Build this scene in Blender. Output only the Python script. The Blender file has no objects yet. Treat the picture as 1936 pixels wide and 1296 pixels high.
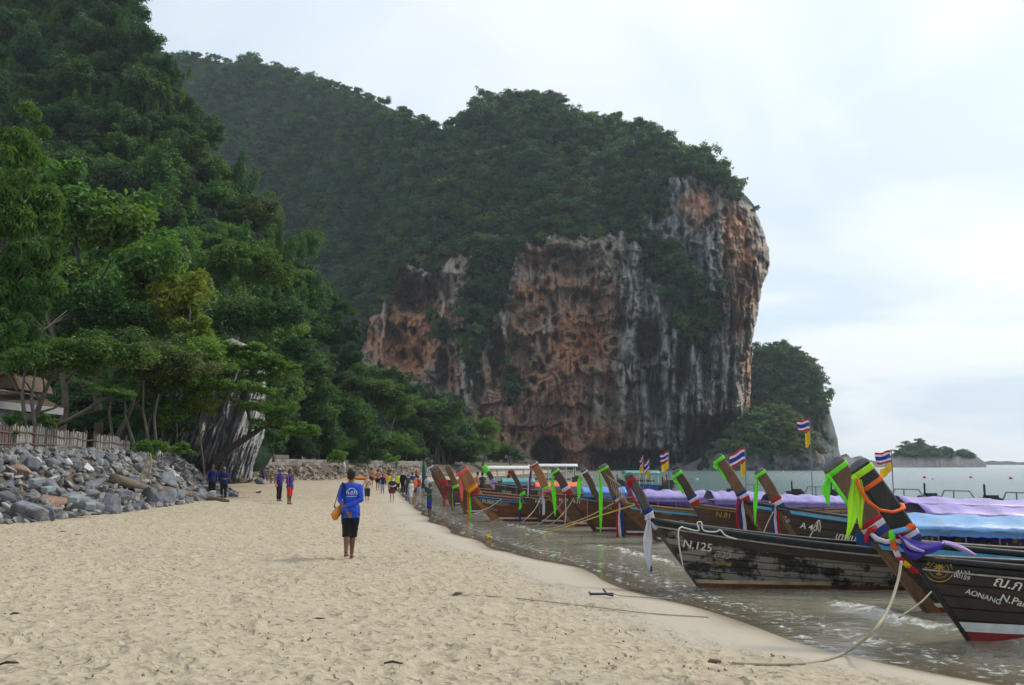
import bpy, bmesh, math, random
import numpy as np
from mathutils import Vector, Matrix, Euler

R = math.radians
scene = bpy.context.scene
COL = scene.collection
rng = np.random.default_rng(7)
random.seed(7)

# ------------------------------------------------------------------ camera
FPX, W, H = 1700.0, 1936.0, 1296.0
CX, CY, HOR = 968.0, 648.0, 878.0
CAMZ = 2.2
PITCH = math.atan((HOR - CY) / FPX)
cam_d = bpy.data.cameras.new("camera")
cam = bpy.data.objects.new("camera", cam_d)
COL.objects.link(cam)
cam_d.sensor_width = 36.0
cam_d.lens = 36.0 * FPX / W
cam_d.clip_start = 0.05
cam_d.clip_end = 20000
cam.location = (0, 0, CAMZ)
cam.rotation_euler = (R(90) + PITCH, 0, 0)
scene.camera = cam

# ------------------------------------------------------------------ light
SUN_AZ, SUN_EL = R(60), R(44)          # azimuth clockwise from +Y
SUN_DIR = Vector((math.sin(SUN_AZ) * math.cos(SUN_EL), math.cos(SUN_AZ) * math.cos(SUN_EL), math.sin(SUN_EL)))
world = bpy.data.worlds.new("World")
scene.world = world
world.use_nodes = True
nt = world.node_tree
nt.nodes.clear()
wo = nt.nodes.new("ShaderNodeOutputWorld")
bg = nt.nodes.new("ShaderNodeBackground")
bg.inputs["Strength"].default_value = 0.1
sky = nt.nodes.new("ShaderNodeTexSky")
sky.sky_type = 'NISHITA'
sky.sun_disc = False
sky.sun_elevation = SUN_EL
sky.sun_rotation = SUN_AZ
sky.air_density = 1.0
sky.dust_density = 2.0
tc = nt.nodes.new("ShaderNodeTexCoord")
sep = nt.nodes.new("ShaderNodeSeparateXYZ")
nt.links.new(tc.outputs["Generated"], sep.inputs[0])
# project the view direction on a cloud deck (x/(z+k), y/(z+k))
def wmath(op, a, b=None):
    n = nt.nodes.new("ShaderNodeMath"); n.operation = op
    for i, v in enumerate((a, b)):
        if v is None: continue
        if isinstance(v, (int, float)): n.inputs[i].default_value = v
        else: nt.links.new(v, n.inputs[i])
    return n.outputs[0]
zz = wmath('ADD', wmath('MAXIMUM', sep.outputs[2], 0.0), 0.16)
cxn = wmath('DIVIDE', sep.outputs[0], zz)
cyn = wmath('DIVIDE', sep.outputs[1], zz)
comb = nt.nodes.new("ShaderNodeCombineXYZ")
nt.links.new(cxn, comb.inputs[0]); nt.links.new(cyn, comb.inputs[1])
cn = nt.nodes.new("ShaderNodeTexNoise")
cn.inputs["Scale"].default_value = 0.95
cn.inputs["Detail"].default_value = 5
cn.inputs["Roughness"].default_value = 0.5
cn.inputs["Distortion"].default_value = 0.6
nt.links.new(comb.outputs[0], cn.inputs["Vector"])
# thin overcast: brighter towards the veiled sun
dotn = nt.nodes.new("ShaderNodeVectorMath"); dotn.operation = 'DOT_PRODUCT'
nrm = nt.nodes.new("ShaderNodeVectorMath"); nrm.operation = 'NORMALIZE'
nt.links.new(tc.outputs["Generated"], nrm.inputs[0])
nt.links.new(nrm.outputs[0], dotn.inputs[0])
dotn.inputs[1].default_value = SUN_DIR
glow = wmath('POWER', wmath('MAXIMUM', dotn.outputs["Value"], 0.0), 2.2)
crp = nt.nodes.new("ShaderNodeValToRGB")
crp.color_ramp.elements[0].position = 0.40
crp.color_ramp.elements[0].color = (4.95, 6.1, 7.4, 1)
crp.color_ramp.elements[1].position = 0.60
crp.color_ramp.elements[1].color = (7.2, 7.75, 8.15, 1)
nt.links.new(cn.outputs["Fac"], crp.inputs[0])
gm = nt.nodes.new("ShaderNodeMixRGB"); gm.blend_type = 'ADD'; gm.inputs[0].default_value = 1.0
gc = nt.nodes.new("ShaderNodeMixRGB"); gc.blend_type = 'MULTIPLY'; gc.inputs[0].default_value = 1.0
gc.inputs[1].default_value = (3.3, 2.9, 2.4, 1)
nt.links.new(glow, gc.inputs[2])
nt.links.new(crp.outputs[0], gm.inputs[1]); nt.links.new(gc.outputs[0], gm.inputs[2])
mixw = nt.nodes.new("ShaderNodeMixRGB")
mixw.inputs[0].default_value = 0.88
nt.links.new(sky.outputs[0], mixw.inputs[1])
nt.links.new(gm.outputs[0], mixw.inputs[2])
nt.links.new(mixw.outputs[0], bg.inputs["Color"])
nt.links.new(bg.outputs[0], wo.inputs["Surface"])

sun_d = bpy.data.lights.new("sun", 'SUN')
sun_d.energy = 2.0
sun_d.angle = R(12)
sun_d.color = (1.0, 0.95, 0.87)
sun = bpy.data.objects.new("sun", sun_d)
COL.objects.link(sun)
sun.rotation_euler = (-SUN_DIR).to_track_quat('-Z', 'Y').to_euler()
sun.location = (0, 0, 50)

scene.view_settings.view_transform = 'Standard'
scene.view_settings.look = 'None'
scene.view_settings.exposure = 0.36
scene.view_settings.gamma = 1.0
scene.view_settings.use_curve_mapping = False
scene.render.engine = 'CYCLES'
scene.cycles.max_bounces = 5
scene.cycles.diffuse_bounces = 2
scene.cycles.glossy_bounces = 2
scene.cycles.transmission_bounces = 2
scene.cycles.transparent_max_bounces = 6
scene.cycles.volume_bounces = 0
scene.cycles.use_denoising = True
scene.cycles.caustics_reflective = False
scene.cycles.caustics_refractive = False

# ------------------------------------------------------------------ maths helpers
cp, sp = math.cos(PITCH), math.sin(PITCH)
def ray(px, py):
    """Direction through a pixel of the photograph, scaled so that its Y is 1."""
    px = np.asarray(px, float); py = np.asarray(py, float)
    xc = (px - CX) / FPX; yc = (CY - py) / FPX
    y = cp - sp * yc; z = sp + cp * yc
    return xc / y, z / y
def at(px, py, D):
    x, z = ray(px, py)
    return Vector((float(x * D), float(D), float(CAMZ + z * D)))
def onz(px, py, z=0.0):
    x, zz_ = ray(px, py)
    D = (z - CAMZ) / zz_
    return Vector((float(x * D), float(D), float(z)))

_G = np.random.default_rng(3).normal(size=(256, 3)); _G /= np.linalg.norm(_G, axis=1, keepdims=True)
_P = np.random.default_rng(4).permutation(256)
def pn(x, y, z=0.0):
    """Gradient noise, about -1..1."""
    x, y, z = np.broadcast_arrays(np.asarray(x, float), np.asarray(y, float), np.asarray(z, float))
    xi, yi, zi = np.floor(x).astype(int), np.floor(y).astype(int), np.floor(z).astype(int)
    fx, fy, fz = x - xi, y - yi, z - zi
    s = lambda t: t * t * t * (t * (t * 6 - 15) + 10)
    u, v, w = s(fx), s(fy), s(fz)
    out = 0
    for dx in (0, 1):
        wx = u if dx else 1 - u
        for dy in (0, 1):
            wy = v if dy else 1 - v
            for dz in (0, 1):
                wz = w if dz else 1 - w
                h = _P[(_P[(_P[(xi + dx) & 255] + yi + dy) & 255] + zi + dz) & 255]
                g = _G[h]
                out = out + wx * wy * wz * (g[..., 0] * (fx - dx) + g[..., 1] * (fy - dy) + g[..., 2] * (fz - dz))
    return out * 1.6
def fbm(x, y, z=0.0, o=4, r=0.5, l=2.0):
    a, t, n = 1.0, 0, 0
    x = np.asarray(x, float); y = np.asarray(y, float); z = np.asarray(z, float)
    for i in range(o):
        t = t + a * pn(x + 17.3 * i, y + 5.1 * i, z + 9.7 * i); n += a
        x, y, z, a = x * l, y * l, z * l, a * r
    return t / n
def cells(x, y, seed=0):
    """Distance to the nearest feature point (cell size 1), and that cell's random value."""
    xi, yi = np.floor(x).astype(int), np.floor(y).astype(int)
    best = np.full(np.shape(x), 9.0); val = np.zeros(np.shape(x)); sec = np.full(np.shape(x), 9.0)
    for dx in (-1, 0, 1):
        for dy in (-1, 0, 1):
            h = _P[(_P[(xi + dx + seed) & 255] + yi + dy) & 255]
            h2 = _P[(h + 91) & 255]; h3 = _P[(h + 173) & 255]
            d = np.hypot(xi + dx + h / 256 - x, yi + dy + h2 / 256 - y)
            m = d < best
            sec = np.where(m, best, np.minimum(sec, d))
            best = np.where(m, d, best); val = np.where(m, h3 / 256, val)
    return best, val, sec
def ss(a, b, x):
    t = np.clip((np.asarray(x, float) - a) / (b - a), 0, 1)
    return t * t * (3 - 2 * t)
def inpoly(px, py, poly):
    ins = np.zeros(np.shape(px), bool)
    n = len(poly)
    for i in range(n):
        x1, y1 = poly[i]; x2, y2 = poly[(i + 1) % n]
        c = ((y1 > py) != (y2 > py)) & (px < (x2 - x1) * (py - y1) / (y2 - y1 + 1e-9) + x1)
        ins ^= c
    return ins

# ------------------------------------------------------------------ object helpers
def tag(o, label=None, cat=None, group=None, kind=None):
    if label: o["label"] = label
    if cat: o["category"] = cat
    if group: o["group"] = group
    if kind: o["kind"] = kind
    return o
def link(name, mesh, mat=None, parent=None, loc=None):
    o = bpy.data.objects.new(name, mesh)
    COL.objects.link(o)
    if mat is not None:
        if len(mesh.materials): mesh.materials[0] = mat
        else: mesh.materials.append(mat)
    if parent is not None: o.parent = parent
    if loc is not None: o.location = loc
    return o
def empty(name, loc=(0, 0, 0), rz=0.0):
    o = bpy.data.objects.new(name, None)
    COL.objects.link(o)
    o.location = loc; o.rotation_euler = (0, 0, rz)
    o.empty_display_size = 0.2
    return o
def npmesh(name, V, F, smooth=False, attrs=None, cols=None):
    """Mesh from an (n,3) vertex array and an (m,k) face array."""
    V = np.ascontiguousarray(V, dtype=np.float32); F = np.ascontiguousarray(F, dtype=np.int32)
    me = bpy.data.meshes.new(name)
    k = F.shape[1]
    me.vertices.add(len(V)); me.vertices.foreach_set("co", V.ravel())
    me.loops.add(F.size); me.loops.foreach_set("vertex_index", F.ravel())
    me.polygons.add(len(F))
    me.polygons.foreach_set("loop_start", np.arange(0, F.size, k, dtype=np.int32))
    me.polygons.foreach_set("use_smooth", np.full(len(F), smooth, dtype=bool))
    for n, a in (attrs or {}).items():
        dom = 'POINT' if len(a) == len(V) else 'FACE'
        at_ = me.attributes.new(n, 'FLOAT', dom); at_.data.foreach_set("value", np.ascontiguousarray(a, dtype=np.float32).ravel())
    me.update(); me.validate()
    return me
def gridmesh(name, P, smooth=True, attrs=None, flip=False):
    r, c = P.shape[:2]
    i = np.arange(r * c).reshape(r, c)
    a, b, d, e = i[:-1, :-1], i[:-1, 1:], i[1:, 1:], i[1:, :-1]
    F = np.stack([a, b, d, e] if not flip else [a, e, d, b], -1).reshape(-1, 4)
    return npmesh(name, P.reshape(-1, 3), F, smooth, {k: v.ravel() for k, v in (attrs or {}).items()})

class MB:
    """Collects boxes, tubes, lofts and sheets; build() links them as ONE mesh object."""
    def __init__(s): s.v = []; s.f = []
    def add(s, V, F):
        n = len(s.v); s.v += [tuple(p) for p in V]; s.f += [tuple(i + n for i in f) for f in F]; return s
    def box(s, c, size, rot=None):
        hx, hy, hz = size[0] / 2, size[1] / 2, size[2] / 2
        V = [Vector((x, y, z)) for x in (-hx, hx) for y in (-hy, hy) for z in (-hz, hz)]
        if rot is not None: V = [rot @ p for p in V]
        V = [p + Vector(c) for p in V]
        return s.add(V, [(0, 1, 3, 2), (4, 6, 7, 5), (0, 4, 5, 1), (2, 3, 7, 6), (0, 2, 6, 4), (1, 5, 7, 3)])
    def tube(s, pts, rad, n=8, ry=None, up=None, cap=True):
        """Swept ellipse; rad / ry numbers or lists."""
        pts = [Vector(p) for p in pts]; m = len(pts)
        rads = list(rad) if hasattr(rad, '__len__') else [rad] * m
        rys = rads if ry is None else (list(ry) if hasattr(ry, '__len__') else [ry] * m)
        V = []; prev = None
        for i, p in enumerate(pts):
            t = (pts[min(i + 1, m - 1)] - pts[max(i - 1, 0)])
            t = t.normalized() if t.length > 1e-9 else Vector((0, 0, 1))
            if up is not None: ref = Vector(up)
            elif prev is not None: ref = prev
            else: ref = Vector((0, 0, 1)) if abs(t.z) < 0.9 else Vector((0, 1, 0))
            a = ref - t * ref.dot(t)
            if a.length < 1e-6: a = t.orthogonal()
            a.normalize(); b = t.cross(a); prev = a
            for k in range(n):
                th = 2 * math.pi * k / n
                V.append(p + a * (math.cos(th) * rads[i]) + b * (math.sin(th) * rys[i]))
        F = []
        for i in range(m - 1):
            for k in range(n):
                k2 = (k + 1) % n
                F.append((i * n + k, i * n + k2, (i + 1) * n + k2, (i + 1) * n + k))
        if cap:
            F.append(tuple(range(n - 1, -1, -1))); F.append(tuple((m - 1) * n + k for k in range(n)))
        return s.add(V, F)
    def ball(s, c, r, nu=8, nv=6):
        c = Vector(c); rx, ry, rz = r if hasattr(r, '__len__') else (r, r, r)
        V = [c + Vector((0, 0, rz))]
        for i in range(1, nv):
            ph = math.pi * i / nv
            for k in range(nu):
                th = 2 * math.pi * k / nu
                V.append(c + Vector((rx * math.sin(ph) * math.cos(th), ry * math.sin(ph) * math.sin(th), rz * math.cos(ph))))
        V.append(c - Vector((0, 0, rz)))
        F = [(0, 1 + k, 1 + (k + 1) % nu) for k in range(nu)]
        for i in range(nv - 2):
            for k in range(nu):
                a = 1 + i * nu + k; b = 1 + i * nu + (k + 1) % nu
                F.append((a, a + nu, b + nu, b))
        l = len(V) - 1; o = 1 + (nv - 2) * nu
        F += [(l, o + (k + 1) % nu, o + k) for k in range(nu)]
        return s.add(V, F)
    def sheet(s, G, closed=False):
        """G: list of rows of points."""
        r, c = len(G), len(G[0])
        V = [p for row in G for p in row]
        F = [(i * c + j, i * c + j + 1, (i + 1) * c + j + 1, (i + 1) * c + j) for i in range(r - 1) for j in range(c - 1)]
        return s.add(V, F)
    def slab(s, poly, axis, t):
        """Polygon extruded by vector axis*t."""
        n = len(poly); d = Vector(axis) * t
        V = [Vector(p) for p in poly] + [Vector(p) + d for p in poly]
        F = [tuple(range(n - 1, -1, -1)), tuple(range(n, 2 * n))] + [(i, (i + 1) % n, n + (i + 1) % n, n + i) for i in range(n)]
        return s.add(V, F)
    def mesh(s, name, smooth=False):
        me = bpy.data.meshes.new(name)
        me.from_pydata([tuple(p) for p in s.v], [], s.f)
        if smooth: me.polygons.foreach_set("use_smooth", [True] * len(me.polygons))
        me.update()
        return me
    def build(s, name, mat, parent=None, smooth=False, loc=None):
        return link(name, s.mesh(name, smooth), mat, parent, loc)

# ------------------------------------------------------------------ material helpers
def newmat(name):
    m = bpy.data.materials.new(name); m.use_nodes = True
    t = m.node_tree; t.nodes.clear()
    out = t.nodes.new("ShaderNodeOutputMaterial")
    return m, t, out
class NT:
    def __init__(s, t): s.t = t
    def n(s, typ, **kw):
        n = s.t.nodes.new(typ)
        for k, v in kw.items(): setattr(n, k, v)
        return n
    def put(s, sock, v):
        if v is None: return
        if isinstance(v, bpy.types.NodeSocket): s.t.links.new(v, sock)
        elif isinstance(v, (tuple, list)) and len(v) == 3 and sock.type == 'RGBA': sock.default_value = (*v, 1)
        else: sock.default_value = v
    def math(s, op, a, b=None, clamp=False):
        n = s.n("ShaderNodeMath", operation=op); n.use_clamp = clamp
        s.put(n.inputs[0], a); s.put(n.inputs[1], b); return n.outputs[0]
    def mix(s, f, a, b, blend='MIX'):
        n = s.n("ShaderNodeMixRGB", blend_type=blend)
        s.put(n.inputs[0], f); s.put(n.inputs[1], a); s.put(n.inputs[2], b); return n.outputs[0]
    def noise(s, vec, scale, detail=3, rough=0.5, dist=0.0):
        n = s.n("ShaderNodeTexNoise")
        if vec is not None: s.put(n.inputs["Vector"], vec)
        n.inputs["Scale"].default_value = scale; n.inputs["Detail"].default_value = detail
        n.inputs["Roughness"].default_value = rough; n.inputs["Distortion"].default_value = dist
        return n.outputs["Fac"]
    def ramp(s, f, stops):
        n = s.n("ShaderNodeValToRGB"); e = n.color_ramp.elements
        while len(e) < len(stops): e.new(0.5)
        for i, (p, c) in enumerate(stops):
            e[i].position = p
            e[i].color = (c, c, c, 1) if isinstance(c, (int, float)) else (*c, 1)
        s.put(n.inputs[0], f); return n.outputs[0]
    def mapping(s, vec, scale=(1, 1, 1), rot=(0, 0, 0)):
        n = s.n("ShaderNodeMapping"); s.put(n.inputs[0], vec)
        n.inputs["Scale"].default_value = scale; n.inputs["Rotation"].default_value = rot
        return n.outputs[0]
    def attr(s, name, out="Fac"):
        return s.n("ShaderNodeAttribute", attribute_name=name).outputs[out]
    def obj(s): return s.n("ShaderNodeTexCoord").outputs["Object"]
    def pos(s): return s.n("ShaderNodeNewGeometry").outputs["Position"]
    def rand(s): return s.n("ShaderNodeObjectInfo").outputs["Random"]
    def bump(s, h, strength=0.5, dist=0.05, normal=None):
        n = s.n("ShaderNodeBump"); n.inputs["Strength"].default_value = strength; n.inputs["Distance"].default_value = dist
        s.put(n.inputs["Height"], h); s.put(n.inputs["Normal"], normal); return n.outputs[0]
    def bsdf(s, out, col, rough=0.6, spec=0.4, normal=None, metal=0.0):
        p = s.n("ShaderNodeBsdfPrincipled")
        s.put(p.inputs["Base Color"], col); s.put(p.inputs["Roughness"], rough)
        s.put(p.inputs["Specular IOR Level"], spec); s.put(p.inputs["Metallic"], metal)
        s.put(p.inputs["Normal"], normal)
        s.t.links.new(p.outputs[0], out.inputs["Surface"]); return p
_M = {}
def paint(name, col, rough=0.55, var=0.25, scale=6.0, spec=0.35, bump=0.15, metal=0.0):
    """A plain coloured surface with uneven tone, dirt and fine relief."""
    if name in _M: return _M[name]
    m, t, out = newmat(name); q = NT(t)
    o = q.obj()
    f = q.noise(o, scale, 5, 0.6)
    d = tuple(c * (1 - var) for c in col); l = tuple(min(1, c * (1 + var * 0.6)) for c in col)
    c = q.ramp(f, [(0.3, d), (0.7, l)])
    fine = q.noise(o, scale * 9, 3)
    q.bsdf(out, c, q.ramp(f, [(0.3, min(1, rough * 1.2)), (0.7, rough * 0.85)]), spec, q.bump(fine, bump, 0.01), metal)
    _M[name] = m; return m
def wood(name, col, rough=0.5, worn=None, wornamt=0.0, grain=(1.5, 14, 14), spec=0.4):
    """Timber: grain along local X, stains, optional worn bare patches."""
    if name in _M: return _M[name]
    m, t, out = newmat(name); q = NT(t)
    o = q.obj()
    g = q.noise(q.mapping(o, grain), 2.2, 5, 0.65, 0.4)
    st = q.noise(o, 1.7, 4, 0.6)
    c = q.ramp(g, [(0.25, tuple(x * 0.55 for x in col)), (0.55, col), (0.8, tuple(min(1, x * 1.45) for x in col))])
    c = q.mix(q.ramp(st, [(0.35, 0.55), (0.65, 0.0)]), c, tuple(x * 0.35 for x in col))
    c = q.mix(q.math('MULTIPLY', q.math('SUBTRACT', q.rand(), 0.3), 0.35, True), c, tuple(x * 0.4 for x in col))
    if worn is not None:
        w = q.noise(q.mapping(o, (1.0, 1.5, 2.6)), 1.5, 6, 0.62)
        w2 = q.noise(q.mapping(o, (6, 6, 1.2)), 2.0, 4, 0.6)
        msk = q.ramp(q.math('ADD', q.math('MULTIPLY', w, 0.75), q.math('MULTIPLY', w2, 0.25)), [(0.62 - wornamt * 0.25, 0.0), (0.68 - wornamt * 0.25, 1.0)])
        c = q.mix(q.math('MULTIPLY', msk, 0.85), c, q.mix(g, tuple(x * 0.6 for x in worn), worn))
    q.bsdf(out, c, q.ramp(st, [(0.3, min(1, rough * 1.3)), (0.7, rough)]), spec, q.bump(g, 0.35, 0.01))
    _M[name] = m; return m
# ================================================================== ground, sea
shore_px = [(1600, 1235), (1515, 1214), (1453, 1195), (1378, 1171), (1312, 1148), (1192, 1113), (1110, 1078), (986, 1049), (920, 1030), (865, 1006), (820, 985), (795, 965), (775, 948)]
SP = [onz(a, b) for a, b in shore_px]
sy = [-20, 0, 4.0] + [p.y for p in SP] + [80, 110, 140, 175, 215, 260, 320]
sx = [26, 13.0, 9.2] + [p.x for p in SP] + [-10.0, -10.5, -7.0, -1.0, 6.0, 14.0, 24.0]
def shore_x(y): return np.interp(y, sy, sx)
BANK = [(-19, -10), (-16.5, 12), (-14.6, 22), (-14.1, 27), (-14.0, 33), (-14.6, 42), (-15.4, 50), (-17.5, 56), (-23, 68), (-26.5, 80), (-26.5, 92), (-23, 104), (-17, 122), (-13.5, 140), (-7, 172), (-1, 215), (8, 260), (18, 330)]
def bank_dist(x, y):
    """Distance to the foot of the stone bank, positive on its inland side."""
    best = np.full(np.shape(x), 1e9); sgn = np.ones(np.shape(x))
    for (x1, y1), (x2, y2) in zip(BANK[:-1], BANK[1:]):
        dx, dy = x2 - x1, y2 - y1; L2 = dx * dx + dy * dy
        t = np.clip(((x - x1) * dx + (y - y1) * dy) / L2, 0, 1)
        d = np.hypot(x - x1 - t * dx, y - y1 - t * dy)
        s = np.where((x - x1) * dy - (y - y1) * dx < 0, 1.0, -1.0)
        m = d < best
        best = np.where(m, d, best); sgn = np.where(m, s, sgn)
    return best * sgn
def ground_z(x, y, detail=False):
    x = np.asarray(x, float); y = np.asarray(y, float)
    s = (shore_x(y) - x) * 0.8 + 0.10 * np.sin(y * 1.3 + x) * ss(60, 20, y) + 0.12 * pn(x * .5, y * .5, 3.3)
    far = ss(40, 90, y)
    slope = 0.095 * (1 - far) + 0.06 * far
    up = 0.62 * (1 - np.exp(-np.maximum(s, 0) * slope / 0.62)) + 0.004 * np.maximum(s, 0)
    z = np.where(s > 0, up, np.maximum(s * 0.075, -1.6))
    bd = bank_dist(x, y)
    top = 2.0 * ss(0.0, 3.6, bd) * (1 - 0.12 * far) + 0.03 * np.maximum(bd - 3.6, 0)
    z = z + np.where(bd > 0, top, 0)
    z = z + 0.12 * ss(1.5, 5, s) * fbm(x * .16, y * .16, 1.0, 3) * ss(0, -1.5, bd)
    if not detail: return z
    return z, s, bd

def sand_grid():
    nr, nc = 860, 620
    k = np.linspace(0, 1, nr)[:, None]
    Y = 5.0 * (330 / 5.0) ** k - 3.0
    T = np.linspace(-1.15, 0.66, nc)[None, :]
    X = T * (Y + 3.0) * (1 - .35 * ss(20, 150, Y)); Y = np.broadcast_to(Y, X.shape)
    z, s, bd = ground_z(X, Y, True)
    rough = ss(0.75 + 0.25 * pn(X * .9, Y * .9, 8), 1.35, s) * ss(0.3, -0.5, bd)
    near = ss(90, 35, Y)
    # trodden sand: overlapping footprints plus lumps
    ang = 0.4
    d1, v1, _ = cells(X * 2.6 + .3 * pn(X * 2, Y * 2), Y * 2.1, 5)
    d2, v2, _ = cells(X * 4.4 + 3.1, Y * 4.0 + 1.7, 11)
    d3, v3, _ = cells(X * 1.5 + 3.1, Y * 1.3 + 1.7, 23)
    foot = lambda d, r: -np.exp(-(d / r) ** 4) + 0.6 * np.exp(-((d - r * 1.45) / (r * .45)) ** 2)
    patch = 0.15 + 0.85 * ss(-0.3, 0.35, fbm(X * .55, Y * .45, 5, 4))
    h = 0.034 * foot(d1, 0.33) * (v1 > .22) * patch + 0.022 * foot(d2, 0.33) * (v2 > .35) * patch
    h = h + 0.032 * foot(d3, 0.25) * (v3 > .62)
    d5, v5, _ = cells(X * 7.5 + 1.3 + .4 * pn(X * 3, Y * 3), Y * 6.5 + .7, 41)
    h = h + 0.014 * foot(d5, 0.34) * (v5 > .35) * (.4 + .6 * patch)
    h = h + 0.028 * fbm(X * 1.7, Y * 1.7, 2, 4, .6) + 0.022 * np.abs(fbm(X * 6, Y * 6, 4, 2))
    h = h + 0.05 * fbm(X * .45, Y * .45, 9, 2)
    mounds = 0
    for (mx, my, mr, mh) in MOUNDS:
        q = np.hypot(X - mx, (Y - my)) / mr
        mounds = mounds + mh * np.exp(-q * q) * (1 + 0.9 * fbm(X * 5, Y * 5, 6, 3))
    z = z + h * rough * near + mounds
    wet = ss(0.55, 0.0, s + 0.22 * fbm(X * .8, Y * .8, 7, 3))
    damp = ss(2.1, 0.7, s + .5 * pn(X * .7, Y * .7, 12)) * (1 - wet)
    # scattered debris tone (leaf litter bits, coral crumbs)
    me = gridmesh("sand", np.stack([X, Y, z], -1), True, {"wet": wet, "damp": damp, "inland": ss(0.2, 1.2, bd), "rough": rough}, flip=False)
    return me
MOUNDS = []
_a = onz(1385, 1252, 0.5); MOUNDS.append((_a.x, _a.y, 0.34, 0.11)); MOUNDS.append((_a.x - .55, _a.y + .12, 0.35, 0.06)); MOUNDS.append((_a.x - 1.0, _a.y + .1, 0.3, 0.045))
_b = onz(865, 1125, 0.5); MOUNDS.append((_b.x, _b.y, 0.3, 0.07))

m_sand, t, out = newmat("sand"); q = NT(t)
P = q.pos()
big = q.noise(P, 0.35, 4, 0.6)
fine = q.noise(P, 9.0, 5, 0.65)
grain = q.noise(P, 70.0, 3, 0.6)
vo_ = q.n("ShaderNodeTexVoronoi"); vo_.inputs["Scale"].default_value = 5.5
wv = q.n("ShaderNodeVectorMath", operation='ADD'); q.put(wv.inputs[0], P)
wn_ = q.n("ShaderNodeTexNoise"); wn_.inputs["Scale"].default_value = 4.0; wn_.inputs["Detail"].default_value = 3; q.put(wn_.inputs["Vector"], P)
sc_ = q.n("ShaderNodeVectorMath", operation='SCALE'); q.put(sc_.inputs[0], wn_.outputs["Color"]); sc_.inputs["Scale"].default_value = 0.30; t.links.new(sc_.outputs[0], wv.inputs[1])
t.links.new(wv.outputs[0], vo_.inputs["Vector"])
tread = q.ramp(vo_.outputs["Distance"], [(0.10, 0.0), (0.30, 0.55), (0.42, 1.0), (0.70, 0.75)])
rim_dark = q.ramp(vo_.outputs["Distance"], [(0.30, 0.0), (0.40, 1.0), (0.52, 0.0)])  # tread rims darkened in the sand colour to sharpen the relief
pat = q.ramp(q.noise(P, 1.3, 4, .6), [(0.42, 0.15), (0.60, 1.0)])
c = q.ramp(fine, [(0.28, (0.265, 0.213, 0.142)), (0.45, (0.395, 0.332, 0.232)), (0.72, (0.515, 0.447, 0.332))])
c = q.mix(q.ramp(big, [(0.35, 0.35), (0.65, 0.0)]), c, (0.50, 0.40, 0.28))
c = q.mix(q.math('MULTIPLY', grain, 0.25), c, (0.3, 0.23, 0.15))
c = q.mix(q.math('MULTIPLY', q.math('MULTIPLY', rim_dark, pat), q.math('MULTIPLY', q.attr("rough"), 0.55)), c, (0.225, 0.165, 0.105))
deb = q.ramp(q.noise(q.mapping(P, (1, 1, 1)), 3.3, 2, 0.7), [(0.70, 0.0), (0.76, 0.35)])
c = q.mix(q.math('MULTIPLY', deb, q.attr("rough")), c, (0.20, 0.14, 0.085))
c = q.mix(q.attr("damp"), c, (0.40, 0.35, 0.275))
c = q.mix(q.attr("wet"), c, (0.25, 0.195, 0.135))
c = q.mix(q.attr("inland"), c, q.ramp(fine, [(0.3, (0.07, 0.055, 0.035)), (0.7, (0.15, 0.12, 0.08))]))
rg = q.mix(q.attr("wet"), (0.9, 0.9, 0.9), (0.26, 0.26, 0.26))
hb = q.math('ADD', q.math('ADD', q.math('MULTIPLY', fine, 0.8), q.math('MULTIPLY', tread, .9)), q.math('MULTIPLY', grain, 0.15))
bm_ = q.n("ShaderNodeBump"); bm_.inputs["Distance"].default_value = 0.05
q.put(bm_.inputs["Height"], hb)
q.put(bm_.inputs["Strength"], q.math('MULTIPLY', q.math('SUBTRACT', 1.0, q.attr("wet")), q.math('ADD', 0.12, q.math('MULTIPLY', q.attr("rough"), 0.75))))
q.bsdf(out, c, rg, 0.3, bm_.outputs[0])
sand = tag(link("sand", sand_grid(), m_sand), "pale trodden beach sand sloping to the waterline", kind="structure")

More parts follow.
